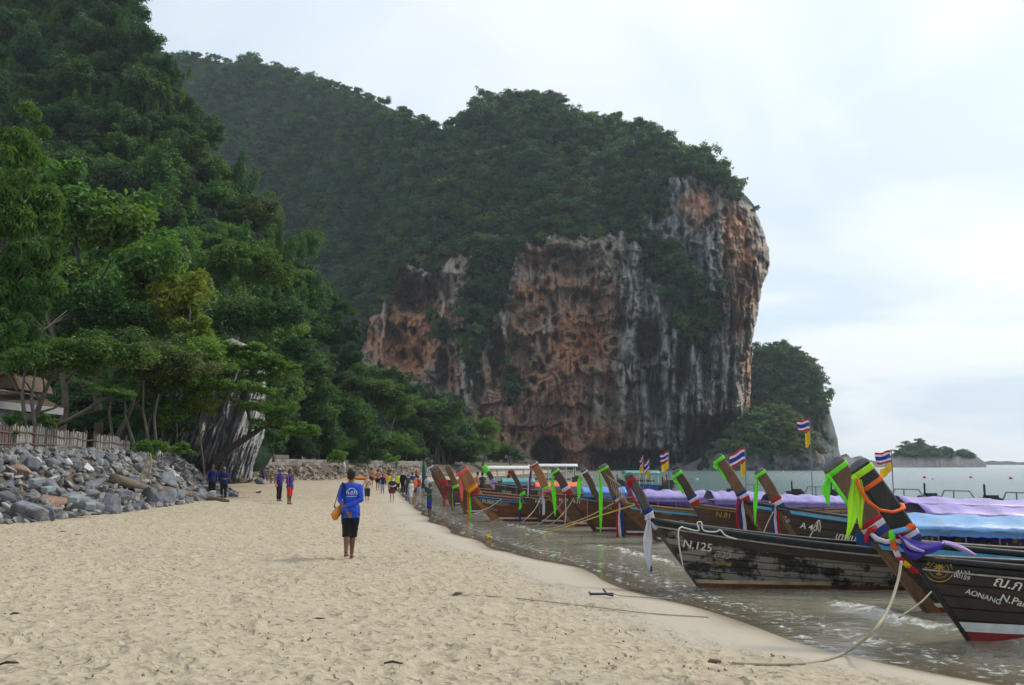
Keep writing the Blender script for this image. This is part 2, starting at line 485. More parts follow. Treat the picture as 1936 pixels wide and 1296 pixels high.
def sea_grid():
    nr, nc = 520, 380
    k = np.linspace(0, 1, nr)[:, None]
    Y = 9.0 * (2900 / 9.0) ** (k ** 1.2) - 8.0
    T = np.linspace(-0.62, 1.05, nc)[None, :]
    X = T * (Y + 8.0); Y = np.broadcast_to(Y, X.shape)
    z0, s, bd = ground_z(X, Y, True)
    dep = np.maximum(-z0, 0)
    near = ss(90, 30, Y)
    d = -s                                              # metres out from the waterline
    wob = 0.55 * fbm(X * .22, Y * .22, 2, 3) + .25 * pn(X * .9, Y * .9, 4)
    h = 0.022 * fbm(X * .9 + .4 * Y, Y * 1.5, 1.0, 4, .55) * ss(0.2, 2.0, d)
    h = h + 0.009 * fbm(X * 3.1, Y * 4.2, 3.0, 3) * ss(0.3, 1.5, d)
    def crest(d0, wid, amp, lo, hi, seed):
        q_ = (d + wob - d0) / wid
        along = ss(lo, hi, fbm(X * .33 + seed, Y * .33, seed, 2) + .12)
        return amp * np.exp(-q_ * q_) * along, q_, along
    foam = np.zeros(X.shape)
    for d0, wid, amp, lo, hi, seed in ((2.1, .26, .09, -.02, .30, 1.7), (4.4, .40, .09, .10, .42, 6.1)):
        a, q_, al = crest(d0, wid, amp, lo, hi, seed)
        h = h + a
        foam = np.maximum(foam, al * np.exp(-((q_ + .45) / .8) ** 2) * .72)
    # thin wash sliding up the sand, and spent foam behind it
    edge = np.exp(-((d - .10 + .5 * wob) / .11) ** 2) * .6
    wash = ss(2.4, .5, d) * ss(0.05, .5, d) * .50
    foam = np.maximum(foam, np.maximum(edge, wash)) * ss(120, 60, Y) * (d > -0.6)
    z = h * near + 0.012 * ss(0.6, 0.0, d)
    z = np.where(d < -1.2, -0.06, z)
    return gridmesh("sea", np.stack([X, Y, z], -1), True, {"depth": dep, "foam": foam, "far": ss(25, 200, Y)})
m_sea, t, out = newmat("sea_water"); q = NT(t)
P = q.pos()
dep = q.attr("depth")
murk = q.math('SUBTRACT', 1.0, q.math('POWER', 2.718, q.math('MULTIPLY', dep, -5.5)))
farcol = q.ramp(q.math('DIVIDE', dep, 1.7), [(0.0, (0.46, 0.41, 0.30)), (0.22, (0.42, 0.41, 0.31)), (0.6, (0.27, 0.315, 0.245)), (1.0, (0.055, 0.135, 0.135))])
w1 = q.noise(q.mapping(P, (0.5, 1.1, 1)), 1.1, 4, 0.55, 0.5)
w2 = q.noise(q.mapping(P, (1.5, 2.6, 1)), 2.6, 3, 0.6, 0.3)
hgt = q.math('ADD', w1, q.math('MULTIPLY', w2, 0.4))
nbn = q.n('ShaderNodeBump'); nbn.inputs['Distance'].default_value = .16; q.put(nbn.inputs['Height'], hgt); q.put(nbn.inputs['Strength'], q.math('ADD', .14, q.math('MULTIPLY', dep, .55), True)); nb = nbn.outputs[0]
dif = q.n("ShaderNodeBsdfDiffuse"); q.put(dif.inputs[0], farcol); q.put(dif.inputs["Normal"], nb)
tra = q.n("ShaderNodeBsdfTransparent"); tra.inputs[0].default_value = (0.93, 0.95, 0.88, 1)
m1 = q.n("ShaderNodeMixShader"); q.put(m1.inputs[0], murk); t.links.new(tra.outputs[0], m1.inputs[1]); t.links.new(dif.outputs[0], m1.inputs[2])
glo = q.n("ShaderNodeBsdfGlossy"); q.put(glo.inputs["Roughness"], q.math('ADD', 0.14, q.math('MULTIPLY', q.attr("far"), 0.10))); q.put(glo.inputs["Normal"], nb)
fr = q.n("ShaderNodeFresnel"); fr.inputs["IOR"].default_value = 1.33; q.put(fr.inputs["Normal"], nb)
m2 = q.n("ShaderNodeMixShader"); q.put(m2.inputs[0], fr.outputs[0]); t.links.new(m1.outputs[0], m2.inputs[1]); t.links.new(glo.outputs[0], m2.inputs[2])
fo = q.n("ShaderNodeBsdfDiffuse"); fo.inputs[0].default_value = (0.78, 0.79, 0.77, 1)
fn = q.noise(q.mapping(P, (1.2, 1.0, 1)), 5.5, 6, 0.7, 0.8)
fa = q.math('MULTIPLY', q.attr("foam"), 1.0)
fmask = q.ramp(q.math('ADD', fa, q.math('MULTIPLY', q.math('SUBTRACT', fn, 0.5), 1.9)), [(0.50, 0.0), (0.95, 0.8)])
m3 = q.n("ShaderNodeMixShader"); q.put(m3.inputs[0], q.math('MULTIPLY', fmask, q.ramp(fa, [(0.03, 0.0), (0.15, 1.0)]))); t.links.new(m2.outputs[0], m3.inputs[1]); t.links.new(fo.outputs[0], m3.inputs[2])
t.links.new(m3.outputs[0], out.inputs["Surface"])
sea = tag(link("sea", sea_grid(), m_sea), "shallow green sea with small breaking wavelets", kind="structure")
# ================================================================== foliage
def leafmat(name, dark, light, trans=0.40, hue=0.5):
    m, t, out = newmat(name); q = NT(t)
    r = q.rand(); tone = q.attr("tone")
    c = q.mix(tone, dark, light)
    yel = q.mix(tone, (dark[0] * 1.7, dark[1] * 1.15, dark[2] * .8), (light[0] * 1.5, light[1] * 1.08, light[2] * .8))
    blu = q.mix(tone, (dark[0] * .7, dark[1] * .85, dark[2] * 1.15), (light[0] * .6, light[1] * .8, light[2] * 1.15))
    c = q.mix(q.math('MULTIPLY', q.ramp(r, [(0.5, 0.0), (1.0, 1.0)]), hue), c, yel)
    c = q.mix(q.math('MULTIPLY', q.ramp(r, [(0.0, 1.0), (0.5, 0.0)]), hue), c, blu)
    p = q.n("ShaderNodeBsdfPrincipled"); q.put(p.inputs["Base Color"], c); p.inputs["Roughness"].default_value = 0.5; p.inputs["Specular IOR Level"].default_value = 0.3
    tr = q.n("ShaderNodeBsdfTranslucent"); q.put(tr.inputs[0], q.mix(1.0, c, (1.3, 1.35, 0.6), 'MULTIPLY'))
    ms = q.n("ShaderNodeMixShader"); ms.inputs[0].default_value = trans
    t.links.new(p.outputs[0], ms.inputs[1]); t.links.new(tr.outputs[0], ms.inputs[2]); t.links.new(ms.outputs[0], out.inputs["Surface"])
    return m
m_leaf = leafmat("leaves_broad", (0.030, 0.078, 0.018), (0.105, 0.215, 0.050))
m_leafb = leafmat("leaves_bright", (0.055, 0.125, 0.020), (0.165, 0.285, 0.055))
m_leafy = leafmat("leaves_yellow", (0.10, 0.145, 0.018), (0.25, 0.30, 0.045))
m_leafd = leafmat("leaves_dark", (0.022, 0.060, 0.022), (0.075, 0.158, 0.050))
m_leafr = leafmat("leaves_rusty", (0.05, 0.08, 0.020), (0.16, 0.18, 0.05))
m_needle = leafmat("needles", (0.03, 0.07, 0.03), (0.085, 0.155, 0.065))
m_hillleaf = leafmat("leaves_hill", (0.018, 0.060, 0.022), (0.110, 0.225, 0.065), 0.3, 1.0)

def crown_mesh(name, n_clump, n_leaf, leaf, seed, flat=0.8, mode='broad'):
    """Unit-radius crown: leaf-sized faces on many separate sprays."""
    g = np.random.default_rng(seed)
    d = g.normal(size=(n_clump, 3)); d /= np.linalg.norm(d, axis=1, keepdims=True)
    d[:, 2] = np.where(d[:, 2] < -0.45, -d[:, 2] * .6, d[:, 2])
    lob = 1 + .28 * np.sin(np.arctan2(d[:, 1], d[:, 0]) * 3 + seed) + .2 * np.sin(np.arctan2(d[:, 1], d[:, 0]) * 2 + 2 * seed)
    cc = d * (g.uniform(.25, .92, n_clump) * lob)[:, None] * np.array([1, 1, flat])
    cr = g.uniform(.11, .33, n_clump)
    ct = g.uniform(0, 1, n_clump)
    i = g.choice(n_clump, n_leaf, p=cr ** 2 / np.sum(cr ** 2))
    e = g.normal(size=(n_leaf, 3)); e[:, 2] += 0.45; e /= np.linalg.norm(e, axis=1, keepdims=True)
    rad = cr[i] * (g.uniform(.45, 1.08, n_leaf) + .55 * (g.random(n_leaf) < .12) * g.random(n_leaf))
    sc = np.array([1.1, 1.1, .82]) if mode == 'broad' else (np.array([.5, .5, 1.5]) if mode == 'hang' else np.array([1, 1, .9]))
    p = cc[i] + e * rad[:, None] * sc
    if mode == 'hang': p[:, 2] -= .3 * g.random(n_leaf) ** 2
    nrm = e * .55 + np.array([0, 0, .55]) + g.normal(size=(n_leaf, 3)) * .42
    nrm /= np.linalg.norm(nrm, axis=1, keepdims=True)
    if mode == 'needle':
        ax = e * .4 + np.array([0, 0, -.8]) + g.normal(size=(n_leaf, 3)) * .35
    else:
        ax = g.normal(size=(n_leaf, 3)) + e * .5 + np.array([0, 0, -.35])
    ax -= nrm * np.sum(ax * nrm, 1, keepdims=True); ax /= np.linalg.norm(ax, axis=1, keepdims=True)
    bx = np.cross(nrm, ax)
    L = leaf * g.uniform(.6, 1.35, n_leaf)[:, None]
    wd = .14 if mode == 'needle' else .34
    if mode == 'needle': L = L * 1.9
    V = np.stack([p - ax * L * .5, p + bx * L * wd + nrm * L * .06, p + ax * L * .5 - nrm * L * .12, p - bx * L * wd + nrm * L * .06], 1).reshape(-1, 3)
    F = np.arange(n_leaf * 4).reshape(-1, 4)
    tone = np.clip(.5 * ct[i] + .5 * g.random(n_leaf) ** 1.5, 0, 1)
    return npmesh(name, V, F, False, {"tone": tone})

NEAR = [crown_mesh("leaf_crown", 60, 9500, .085, 20 + k, .82) for k in range(4)]
NEARB = [crown_mesh("leaf_crown_big_leaf", 44, 3600, .125, 40 + k, .85) for k in range(2)]
NEEDLE = [crown_mesh("needle_crown", 26, 9000, .075, 60 + k, 1.25, 'needle') for k in range(2)]
MID = [crown_mesh("hill_crown", 46, 5200, .092, 80 + k, .8) for k in range(4)] + [crown_mesh("vine_crown", 34, 4800, .085, 90, 1.0, 'hang')]
FAR = [crown_mesh("far_crown", 16, 850, .15, 100 + k, .85) for k in range(6)]

# ================================================================== hills and cliffs
def interp(poly, x): return np.interp(x, [p[0] for p in poly], [p[1] for p in poly])
class Relief:
    """A hill or cliff standing where it does: its outline was read off the photograph, its distance D
    and its relief are its own. point(px,py) gives the world position of a spot on its face."""
    def __init__(s, x0, top, xr, base, D, wob=0.0):
        s.x0, s.top, s.xr, s.base, s.Df = x0, top, xr, base, D
        s.xt = top[-1][0]; s.wob = wob
    def pix(s, c, t):
        pxt = s.x0 + c * (s.xt - s.x0)
        top = interp(s.top, pxt)
        py = top + (s.base - top) * t
        xr = interp(s.xr, py) + s.wob * fbm(py * .05, 3.3, 1.0, 4, .6)
        px = s.x0 + c * (xr - s.x0)
        return px, py, top, xr
    def point(s, c, t, rnd=16.0):
        px, py, top, xr = s.pix(c, t)
        D = s.Df(px, py)
        a = np.clip((py - top) / 45.0, 0, 1); b = np.clip((xr - px) / 40.0, 0, 1)
        D = D + rnd * (1 - np.sqrt(np.maximum(1 - (1 - a) ** 2, 0))) + rnd * (1 - np.sqrt(np.maximum(1 - (1 - b) ** 2, 0)))
        dx, dz = ray(px, py)
        return np.stack([dx * D, D, CAMZ + dz * D], -1), px, py
    def mesh(s, name, cs, ts, attrf, back=60.0, rnd=16.0):
        C, T = np.meshgrid(cs, ts)
        P, px, py = s.point(C, T, rnd)
        A = attrf(px, py, P)
        # the far side: the mass goes on behind the skyline
        def away(Q, k):
            o = np.array([0, 0, CAMZ]); return o + (Q - o) * (1 + k / Q[..., 1:2])
        topr = away(P[:1], back); topr[..., 2] -= back * .45
        P = np.concatenate([topr, P], 0)
        rr = away(P[:, -1:], back) - np.array([back * .35, 0, 0])
        P = np.concatenate([P, rr], 1)
        A = {k: np.pad(v, ((1, 0), (0, 1)), mode='edge') for k, v in A.items()}
        return gridmesh(name, P, True, A)

# ---- main headland
TOP = [(180, 60), (250, 90), (320, 112), (345, 106), (380, 110), (425, 120), (480, 118), (540, 130), (600, 154), (660, 176), (700, 188), (750, 210), (800, 232), (842, 247), (862, 236), (885, 206), (930, 189), (1000, 185), (1060, 194), (1085, 216), (1120, 230), (1180, 244), (1215, 243), (1270, 272), (1330, 304), (1370, 316), (1395, 355), (1425, 386)]
XRM = [(383, 1425), (405, 1430), (430, 1441), (470, 1454), (498, 1457), (520, 1449), (545, 1440), (590, 1432), (640, 1424), (700, 1420), (760, 1418), (800, 1412), (860, 1400), (900, 1393)]
YB = [(180, 760), (600, 720), (690, 640), (760, 505), (880, 500), (960, 470), (1050, 446), (1200, 432), (1240, 350), (1340, 335), (1425, 392), (1470, 420)]
ROCKP = [[(952, 565), (975, 500), (990, 458), (1060, 446), (1130, 452), (1180, 442), (1214, 428), (1236, 360), (1280, 335), (1335, 340), (1385, 372), (1420, 400), (1480, 400), (1480, 905), (870, 905), (880, 740), (905, 690), (930, 620)],
         [(680, 705), (700, 620), (738, 545), (772, 503), (828, 512), (868, 474), (892, 490), (884, 560), (872, 640), (885, 745), (868, 765), (800, 745), (740, 722)]]
GREENP = [[(1214, 450), (1262, 462), (1300, 515), (1352, 555), (1375, 600), (1335, 655), (1283, 655), (1282, 580), (1236, 530), (1214, 495)],
          [(868, 545), (945, 530), (958, 570), (930, 618), (906, 668), (886, 650)], [(815, 600), (850, 610), (846, 650), (822, 645)], [(955, 690), (975, 700), (975, 770), (958, 760)], [(1225, 335), (1265, 330), (1262, 400), (1232, 420)],
          [(1180, 430), (1215, 425), (1216, 470), (1190, 462)], [(1336, 540), (1368, 560), (1360, 640), (1340, 620)]]
CAVES = [(1035, 856, 36, 36, 44), (1335, 850, 52, 58, 34), (1375, 815, 26, 40, 14), (937, 662, 17, 54, 22), (1226, 648, 30, 46, 20), (1288, 690, 17, 62, 10), (1243, 760, 22, 52, 9), (788, 560, 50, 40, 24), (748, 655, 26, 42, 7),
         (836, 700, 14, 46, 18), (1200, 870, 100, 22, 24), (1140, 850, 34, 22, 7), (965, 690, 52, 78, 8), (1012, 505, 30, 20, 6), (1082, 505, 44, 24, 8), (1105, 560, 32, 20, 5), (832, 545, 32, 36, 9), (1182, 590, 20, 58, 8),
         (1333, 690, 14, 60, 9), (1060, 475, 40, 14, 5), (905, 735, 14, 40, 7), (1110, 780, 14, 50, 5), (1160, 760, 20, 40, 5), (1000, 610, 28, 24, 5), (1215, 700, 18, 30, 7), (1175, 500, 24, 30, 5), (780, 680, 34, 26, 6), (1385, 620, 8, 70, 4)]
ORNG = [(1000, 700, 95, 120, .42), (1085, 830, 95, 55, .62), (955, 800, 60, 65, .5), (785, 600, 75, 60, .7), (1110, 580, 70, 60, .5), (1095, 645, 66, 62, 1.0), (1012, 488, 30, 24, .7), (1060, 725, 70, 55, .6), (1005, 565, 44, 48, .55), (770, 655, 62, 62, .95), (1402, 545, 36, 105, 1.0), (1320, 395, 42, 40, .7), (1385, 445, 32, 62, .75), (1412, 720, 20, 75, .85), (1070, 790, 60, 50, .55),
        (1140, 700, 22, 60, .6), (880, 600, 18, 42, .7), (852, 705, 20, 42, .6), (990, 790, 52, 44, .4), (1345, 800, 32, 50, .35), (1060, 530, 40, 30, .5), (700, 640, 16, 50, .5), (1200, 820, 50, 30, .3), (1130, 840, 40, 25, .4), (1100, 520, 40, 30, .35)]
_dr = np.random.default_rng(11)
DRIPS = [(1190, 500, 730, 17, 7.0), (1205, 440, 590, 9, 5), (1216, 450, 560, 7, 4), (1176, 440, 520, 6, 4), (1255, 600, 800, 9, 5.5), (1262, 690, 830, 6, 5), (1246, 560, 690, 5, 4), (1236, 560, 650, 5, 4), (1130, 690, 810, 9, 4.5), (1298, 620, 780, 6, 4), (1275, 640, 760, 6, 4),
         (1345, 430, 600, 10, 4), (1362, 400, 640, 9, 4), (1310, 560, 760, 7, 4), (1350, 640, 780, 7, 4), (1370, 660, 790, 6, 4), (880, 650, 780, 10, 5), (893, 640, 740, 8, 4), (838, 520, 600, 9, 4), (800, 505, 570, 8, 4), (815, 505, 560, 6, 4), (725, 540, 640, 7, 5),
         (1000, 455, 530, 7, 3), (1020, 450, 520, 5, 3), (1040, 600, 700, 5, 2), (1322, 680, 850, 6, 4), (1396, 640, 800, 7, 4), (1410, 690, 800, 5, 4), (1290, 740, 880, 8, 5), (1250, 800, 885, 10, 5), (1105, 745, 830, 8, 3.5), (950, 560, 650, 9, 4), (1180, 640, 742, 8, 3.5)]
for _ in range(230):
    x = _dr.uniform(1170, 1440) if _dr.random() < .65 else _dr.uniform(690, 1190)
    y = _dr.uniform(430, 780); l = _dr.uniform(30, 150) * (1.3 if x > 1170 else .8)
    DRIPS.append((x, y, min(y + l, 885), _dr.uniform(2.5, 8), _dr.uniform(.8, 3.4) * (1 if x > 1170 else .55)))
LEDGES = [(1060, 472, 75, 11), (790, 522, 62, 13), (1085, 548, 62, 8), (1000, 632, 42, 7), (1110, 702, 52, 8), (1062, 762, 54, 8), (1205, 604, 46, 11), (1262, 694, 50, 11), (1322, 655, 46, 9), (1150, 848, 110, 15), (1335, 782, 58, 15), (962, 566, 30, 7), (1010, 802, 60, 9), (868, 622, 26, 7), (1212, 724, 32, 9), (1150, 560, 36, 7), (1230, 500, 40, 6), (760, 612, 40, 7), (1290, 560, 40, 6), (940, 760, 40, 7), (1395, 600, 30, 5), (1120, 610, 40, 6)]
for cx_, cy_, hw_, dp_ in LEDGES:
    for _ in range(int(hw_ / 5)):
        x = cx_ + _dr.uniform(-hw_, hw_); DRIPS.append((x, cy_ - _dr.uniform(25, 60), cy_ + _dr.uniform(6, 50), _dr.uniform(2.0, 5.0), _dr.uniform(1.2, 2.1)))
def rockmask(px, py):
    wx = px + 26 * fbm(px * .025, py * .02, 1, 5, .65); wy = py + 34 * fbm(px * .03, py * .02, 7, 5, .65)
    r = np.zeros(np.shape(px), bool)
    for p in ROCKP: r |= inpoly(wx, wy, p)
    g = np.zeros(np.shape(px), bool)
    for p in GREENP: g |= inpoly(wx, wy, p)
    r |= (px > 1396) & (py > 404 + 12 * np.sin(px))
    return r & ~g
def D_main(px, py):
    yb = interp(YB, px)
    D = 332 + np.maximum(900 - px, 0) * .10 + np.maximum(yb - py, 0) * .24
    D = D - 7 * np.exp(-((py - 500) / 110) ** 2) * ss(1180, 1330, px)
    D = D + 5 * ss(640, 880, py) * ss(900, 1000, px)
    rock = ss(-30, 25, py - yb) * ss(660, 720, px)
    wx = px + 10 * fbm(px * .03, py * .03, 5, 3)
    # bulges, broken blocks, vertical flutes
    rel = 7.0 * fbm(px * .010, py * .009, 2, 4, .55)
    d, v, s2 = cells(wx * .028 + .6 * fbm(px * .02, py * .02, 8, 3), py * .022, 3)
    rel = rel + 7.0 * (v - .5) * ss(0, .10, s2 - d)
    d2, v2, s3 = cells(wx * .085 + .5 * fbm(px * .06, py * .06, 18, 2), py * .055, 9)
    rel = rel + 3.0 * (v2 - .5)
    d4, v4, _ = cells(wx * .05 + 7, py * .035 + 3, 31)
    rel = rel + 6.0 * (v4 > .72) * ss(.42, .16, d4) + 3.5 * (v2 > .8) * ss(.45, .2, d2)
    right = ss(1150, 1260, px)
    fl = np.abs(fbm(wx * .055, py * .006, 4, 4, .6))
    rel = rel + (1.8 + 8.0 * right) * (fl - .25)
    fl2 = np.abs(fbm(wx * .17, py * .016, 14, 3, .6))
    rel = rel + (1.6 + 3.2 * right) * (fl2 - .25)
    rel = rel + 2.2 * fbm(px * .12, py * .09, 6, 5, .66) + 4.5 * np.abs(fbm(px * .045, py * .04, 26, 4, .6))
    for cx_, cy_, rx, ry, dep in CAVES:
        m = (np.abs(px - cx_) < rx * 1.6) & (np.abs(py - cy_) < ry * 1.6)
        if not m.any(): continue
        ww = 0.30 * fbm(px * .05, py * .05, 31, 3)
        e = np.hypot((px - cx_) / rx, (py - cy_) / ry) + ww
        rel = rel + np.where(m, dep * ss(1.05, .55, e), 0)
    for cx_, cy_, hw_, dp_ in LEDGES:
        m = (np.abs(px - cx_) < hw_ * 1.2) & (np.abs(py - cy_ - 50) < 110)
        if not np.any(m): continue
        yl = cy_ + 14 * fbm(px * .03, cy_ * .1, 51, 2) + 9 * fbm(px * .12, cy_ * .1, 52, 3)
        q_ = py - yl
        rel = rel + np.where(m, dp_ * ss(0, 2.5, q_) * np.exp(-np.maximum(q_, 0) / 38) * ss(hw_ * 1.15, hw_ * .7, np.abs(px - cx_)), 0)
    for x, y0, y1, w, a in DRIPS:
        m = (np.abs(px - x) < w * 1.2) & (py > y0 - 20) & (py < y1)
        if not np.any(m): continue
        tt = np.clip((py - y0) / (y1 - y0), 0, 1)
        wv = w * (1 - tt ** 2.2) + .6
        xo = x + 3 * np.sin(py * .05 + x)
        rel = np.where(m, rel - a * np.sqrt(np.maximum(1 - ((px - xo) / wv) ** 2, 0)) * ss(-20, 30, py - y0), rel)
    soft = 20 * fbm(px * .009, py * .008, 44, 4, .55) + 9 * np.abs(fbm(px * .03, py * .02, 45, 3))
    return D + rel * rock + soft * (1 - rock)
main = Relief(180, TOP, XRM, 900, D_main, 5.0)
cs = np.concatenate([np.linspace(0, .39, 70), np.linspace(.392, 1, 520)])
def a_main(px, py, P):
    rk = rockmask(px, py).astype(float)
    o = np.zeros(px.shape)
    wx = px + 16 * fbm(px * .03, py * .03, 61, 3); wy = py + 16 * fbm(px * .03, py * .03, 62, 3)
    for x, y, rx, ry, a in ORNG: o = np.maximum(o, a * ss(1.35, .5, np.hypot((wx - x) / rx, (wy - y) / ry)))
    o = np.clip(o * 1.15 + .42 * fbm(px * .035, py * .02, 63, 4) , 0, 1)
    stre = fbm(px * .11, py * .008, 64, 4, .6)
    o = o * (1 - .6 * ss(.0, .4, stre) * ss(1150, 1250, px))
    dark = ss(.02, .34, fbm(px * .08, py * .010, 65, 4, .6)) * (.12 + .40 * ss(1150, 1250, px)) + .45 * ss(845, 890, py) * ss(-.4, .3, fbm(px * .03, py * .03, 66, 3))
    pale = ss(.10, .4, fbm(px * .10, py * .012, 67, 4, .6)) * (.45 + .4 * ss(1150, 1250, px))
    for x, y0, y1, w, a in DRIPS:
        m = (np.abs(px - x) < w) & (py > y0 - 10) & (py < y1)
        if a > 2.6: pale = np.where(m, np.maximum(pale, .6 * ss(1, .5, np.abs(px - x) / w)), pale); o = np.where(m, o * .75, o)
    blue = ss(1140, 1230, px + 30 * fbm(px * .02, py * .02, 68, 3)) * .75 * ss(1400, 1350, px)
    return {"blue": blue, "rock": rk, "orange": o, "dark": np.clip(dark, 0, 1), "pale": pale}
m_rock, t, out = newmat("limestone"); q = NT(t)
P = q.pos()
n1 = q.noise(P, .35, 6, .62); n2 = q.noise(q.mapping(P, (1, 1, .18)), 1.1, 5, .65); n3 = q.noise(P, 1.6, 5, .65)
gray = q.ramp(q.math('ADD', q.math('MULTIPLY', n1, .5), q.math('MULTIPLY', n2, .5)), [(.3, (.21, .19, .17)), (.48, (.39, .355, .315)), (.66, (.58, .535, .48))])
tan = q.ramp(n3, [(.3, (.22, .155, .11)), (.5, (.38, .29, .21)), (.7, (.52, .43, .33))])
gray = q.mix(q.ramp(n1, [(.36, .1), (.58, .9)]), gray, tan)
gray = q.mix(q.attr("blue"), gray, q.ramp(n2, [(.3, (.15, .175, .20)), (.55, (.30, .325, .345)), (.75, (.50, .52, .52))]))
gray = q.mix(q.math('MULTIPLY', q.attr("pale"), .75), gray, (.60, .58, .54))
om = q.math('MULTIPLY', q.attr("orange"), q.ramp(n3, [(.25, .55), (.55, 1.0)]))
c = q.mix(om, gray, q.ramp(n2, [(.3, (.34, .13, .06)), (.5, (.55, .235, .115)), (.7, (.68, .39, .23))]))
c = q.mix(q.math('MULTIPLY', q.attr("dark"), .62), c, (.10, .105, .11))
soil = q.ramp(n3, [(.3, (.010, .026, .012)), (.7, (.03, .055, .022))])
c = q.mix(q.attr("rock"), soil, c)
hb = q.math('ADD', q.math('ADD', n2, q.math('MULTIPLY', n3, .6)), q.math('MULTIPLY', q.noise(q.mapping(P, (1, 1, .5)), 4.5, 4, .6), .3))
q.bsdf(out, c, .9, .15, q.bump(hb, .9, 1.0))
kts = np.linspace(0, 1, 350) ** .72
cliff = tag(link("limestone_cliff", main.mesh("limestone_cliff", cs, kts, a_main), m_rock), "tall limestone headland with orange cliff face and forested top", kind="structure")

# ---- second headland, its green knoll, the islet, the far coast
def simpleD(D0, yb, lean, amp, sc):
    return lambda px, py: D0 + np.maximum(yb - py, 0) * lean + amp * fbm(px * sc, py * sc * .7, D0, 5, .6) + amp * .6 * np.abs(fbm(px * sc * 2.2, py * sc * .3, D0 + 4, 3))
def a_hill(lo, hi, thr, xa=None):
    def f(px, py, P):
        rk = ss(lo, hi, py + 18 * fbm(px * .03, py * .03, 3, 3)) * (fbm(px * .03, py * .02, 9, 3) > thr)
        if xa is not None: rk = np.maximum(rk, ss(xa - 22, xa, px + .0 * py - interp(xr2, py) + 1590 + 14 * fbm(px * .04, py * .03, 2, 3)) * (py > 740))
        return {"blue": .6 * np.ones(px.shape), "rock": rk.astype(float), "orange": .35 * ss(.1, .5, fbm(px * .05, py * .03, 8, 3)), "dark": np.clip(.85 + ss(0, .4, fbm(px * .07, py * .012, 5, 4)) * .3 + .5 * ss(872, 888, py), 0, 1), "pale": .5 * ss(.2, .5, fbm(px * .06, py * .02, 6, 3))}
    return f
xr2 = [(670, 1530), (690, 1545), (740, 1558), (790, 1572), (830, 1583), (870, 1590), (895, 1591)]
h2 = Relief(1300, [(1300, 670), (1395, 664), (1430, 658), (1465, 655), (1500, 661), (1530, 680)], xr2, 896, simpleD(425, 820, .12, 5, .03), 3)
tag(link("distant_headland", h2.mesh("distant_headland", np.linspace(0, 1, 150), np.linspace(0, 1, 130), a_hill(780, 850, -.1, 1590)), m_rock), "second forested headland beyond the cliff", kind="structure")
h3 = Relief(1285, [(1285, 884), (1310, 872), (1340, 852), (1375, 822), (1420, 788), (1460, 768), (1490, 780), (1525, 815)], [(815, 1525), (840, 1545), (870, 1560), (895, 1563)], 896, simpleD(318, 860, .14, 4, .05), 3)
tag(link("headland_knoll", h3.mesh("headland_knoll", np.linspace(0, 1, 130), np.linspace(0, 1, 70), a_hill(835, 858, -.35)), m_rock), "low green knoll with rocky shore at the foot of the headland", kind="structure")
hi_ = Relief(1588, [(1588, 862), (1600, 858), (1608, 866), (1625, 862), (1640, 870), (1660, 874), (1680, 862), (1705, 848), (1725, 838), (1745, 836), (1765, 846), (1800, 853), (1835, 857)], [(857, 1835), (864, 1848), (874, 1862), (884, 1866), (892, 1867)], 889, simpleD(640, 884, .6, 3, .07), 1)
tag(link("rock_islet", hi_.mesh("rock_islet", np.linspace(0, 1, 200), np.linspace(0, 1, 40), a_hill(858, 868, -.6), 40, 8), m_rock), "small dark islet capped with scrub off the headland", kind="structure")
hf = Relief(1855, [(1855, 874.5), (1875, 871), (1890, 873), (1905, 872), (1925, 874.5), (1950, 873.5), (1990, 876)], [(860, 1990), (879, 1992)], 878.6, simpleD(2600, 900, 0, 10, .05))
tag(link("far_hills", hf.mesh("far_hills", np.linspace(0, 1, 60), np.linspace(0, 1, 6), lambda px, py, P: {"rock": px * 0, "orange": px * 0, "dark": px * 0, "pale": px * 0}, 100, 4), m_rock), "faint blue hills on the sea horizon", kind="structure")

# ---- near hill on the left
TOPL = [(-380, -420), (-100, -330), (60, -260), (150, -180), (240, -70)]
XRL = [(-70, 240), (-20, 252), (10, 262), (50, 272), (80, 290), (105, 312), (150, 335), (190, 352), (250, 378), (330, 436), (400, 472), (470, 530), (520, 580), (570, 598), (640, 606), (720, 588), (800, 545), (890, 500)]
def D_left(px, py):
    D = 67 + np.maximum(850 - py, 0) * .118 + np.maximum(px - 330, 0) * .10
    return D + 4 * fbm(px * .012, py * .012, 71, 4) + 3 * fbm(px * .03, py * .03, 72, 3)
hl = Relief(-380, TOPL, XRL, 892, D_left, 8)
tag(link("forested_hill", hl.mesh("forested_hill", np.linspace(0, 1, 130), np.linspace(0, 1, 130), lambda px, py, P: {"rock": px * 0, "orange": px * 0, "dark": px * 0, "pale": px * 0}, 50, 8), m_rock), "steep hill overgrown with jungle beside the beach", kind="structure")

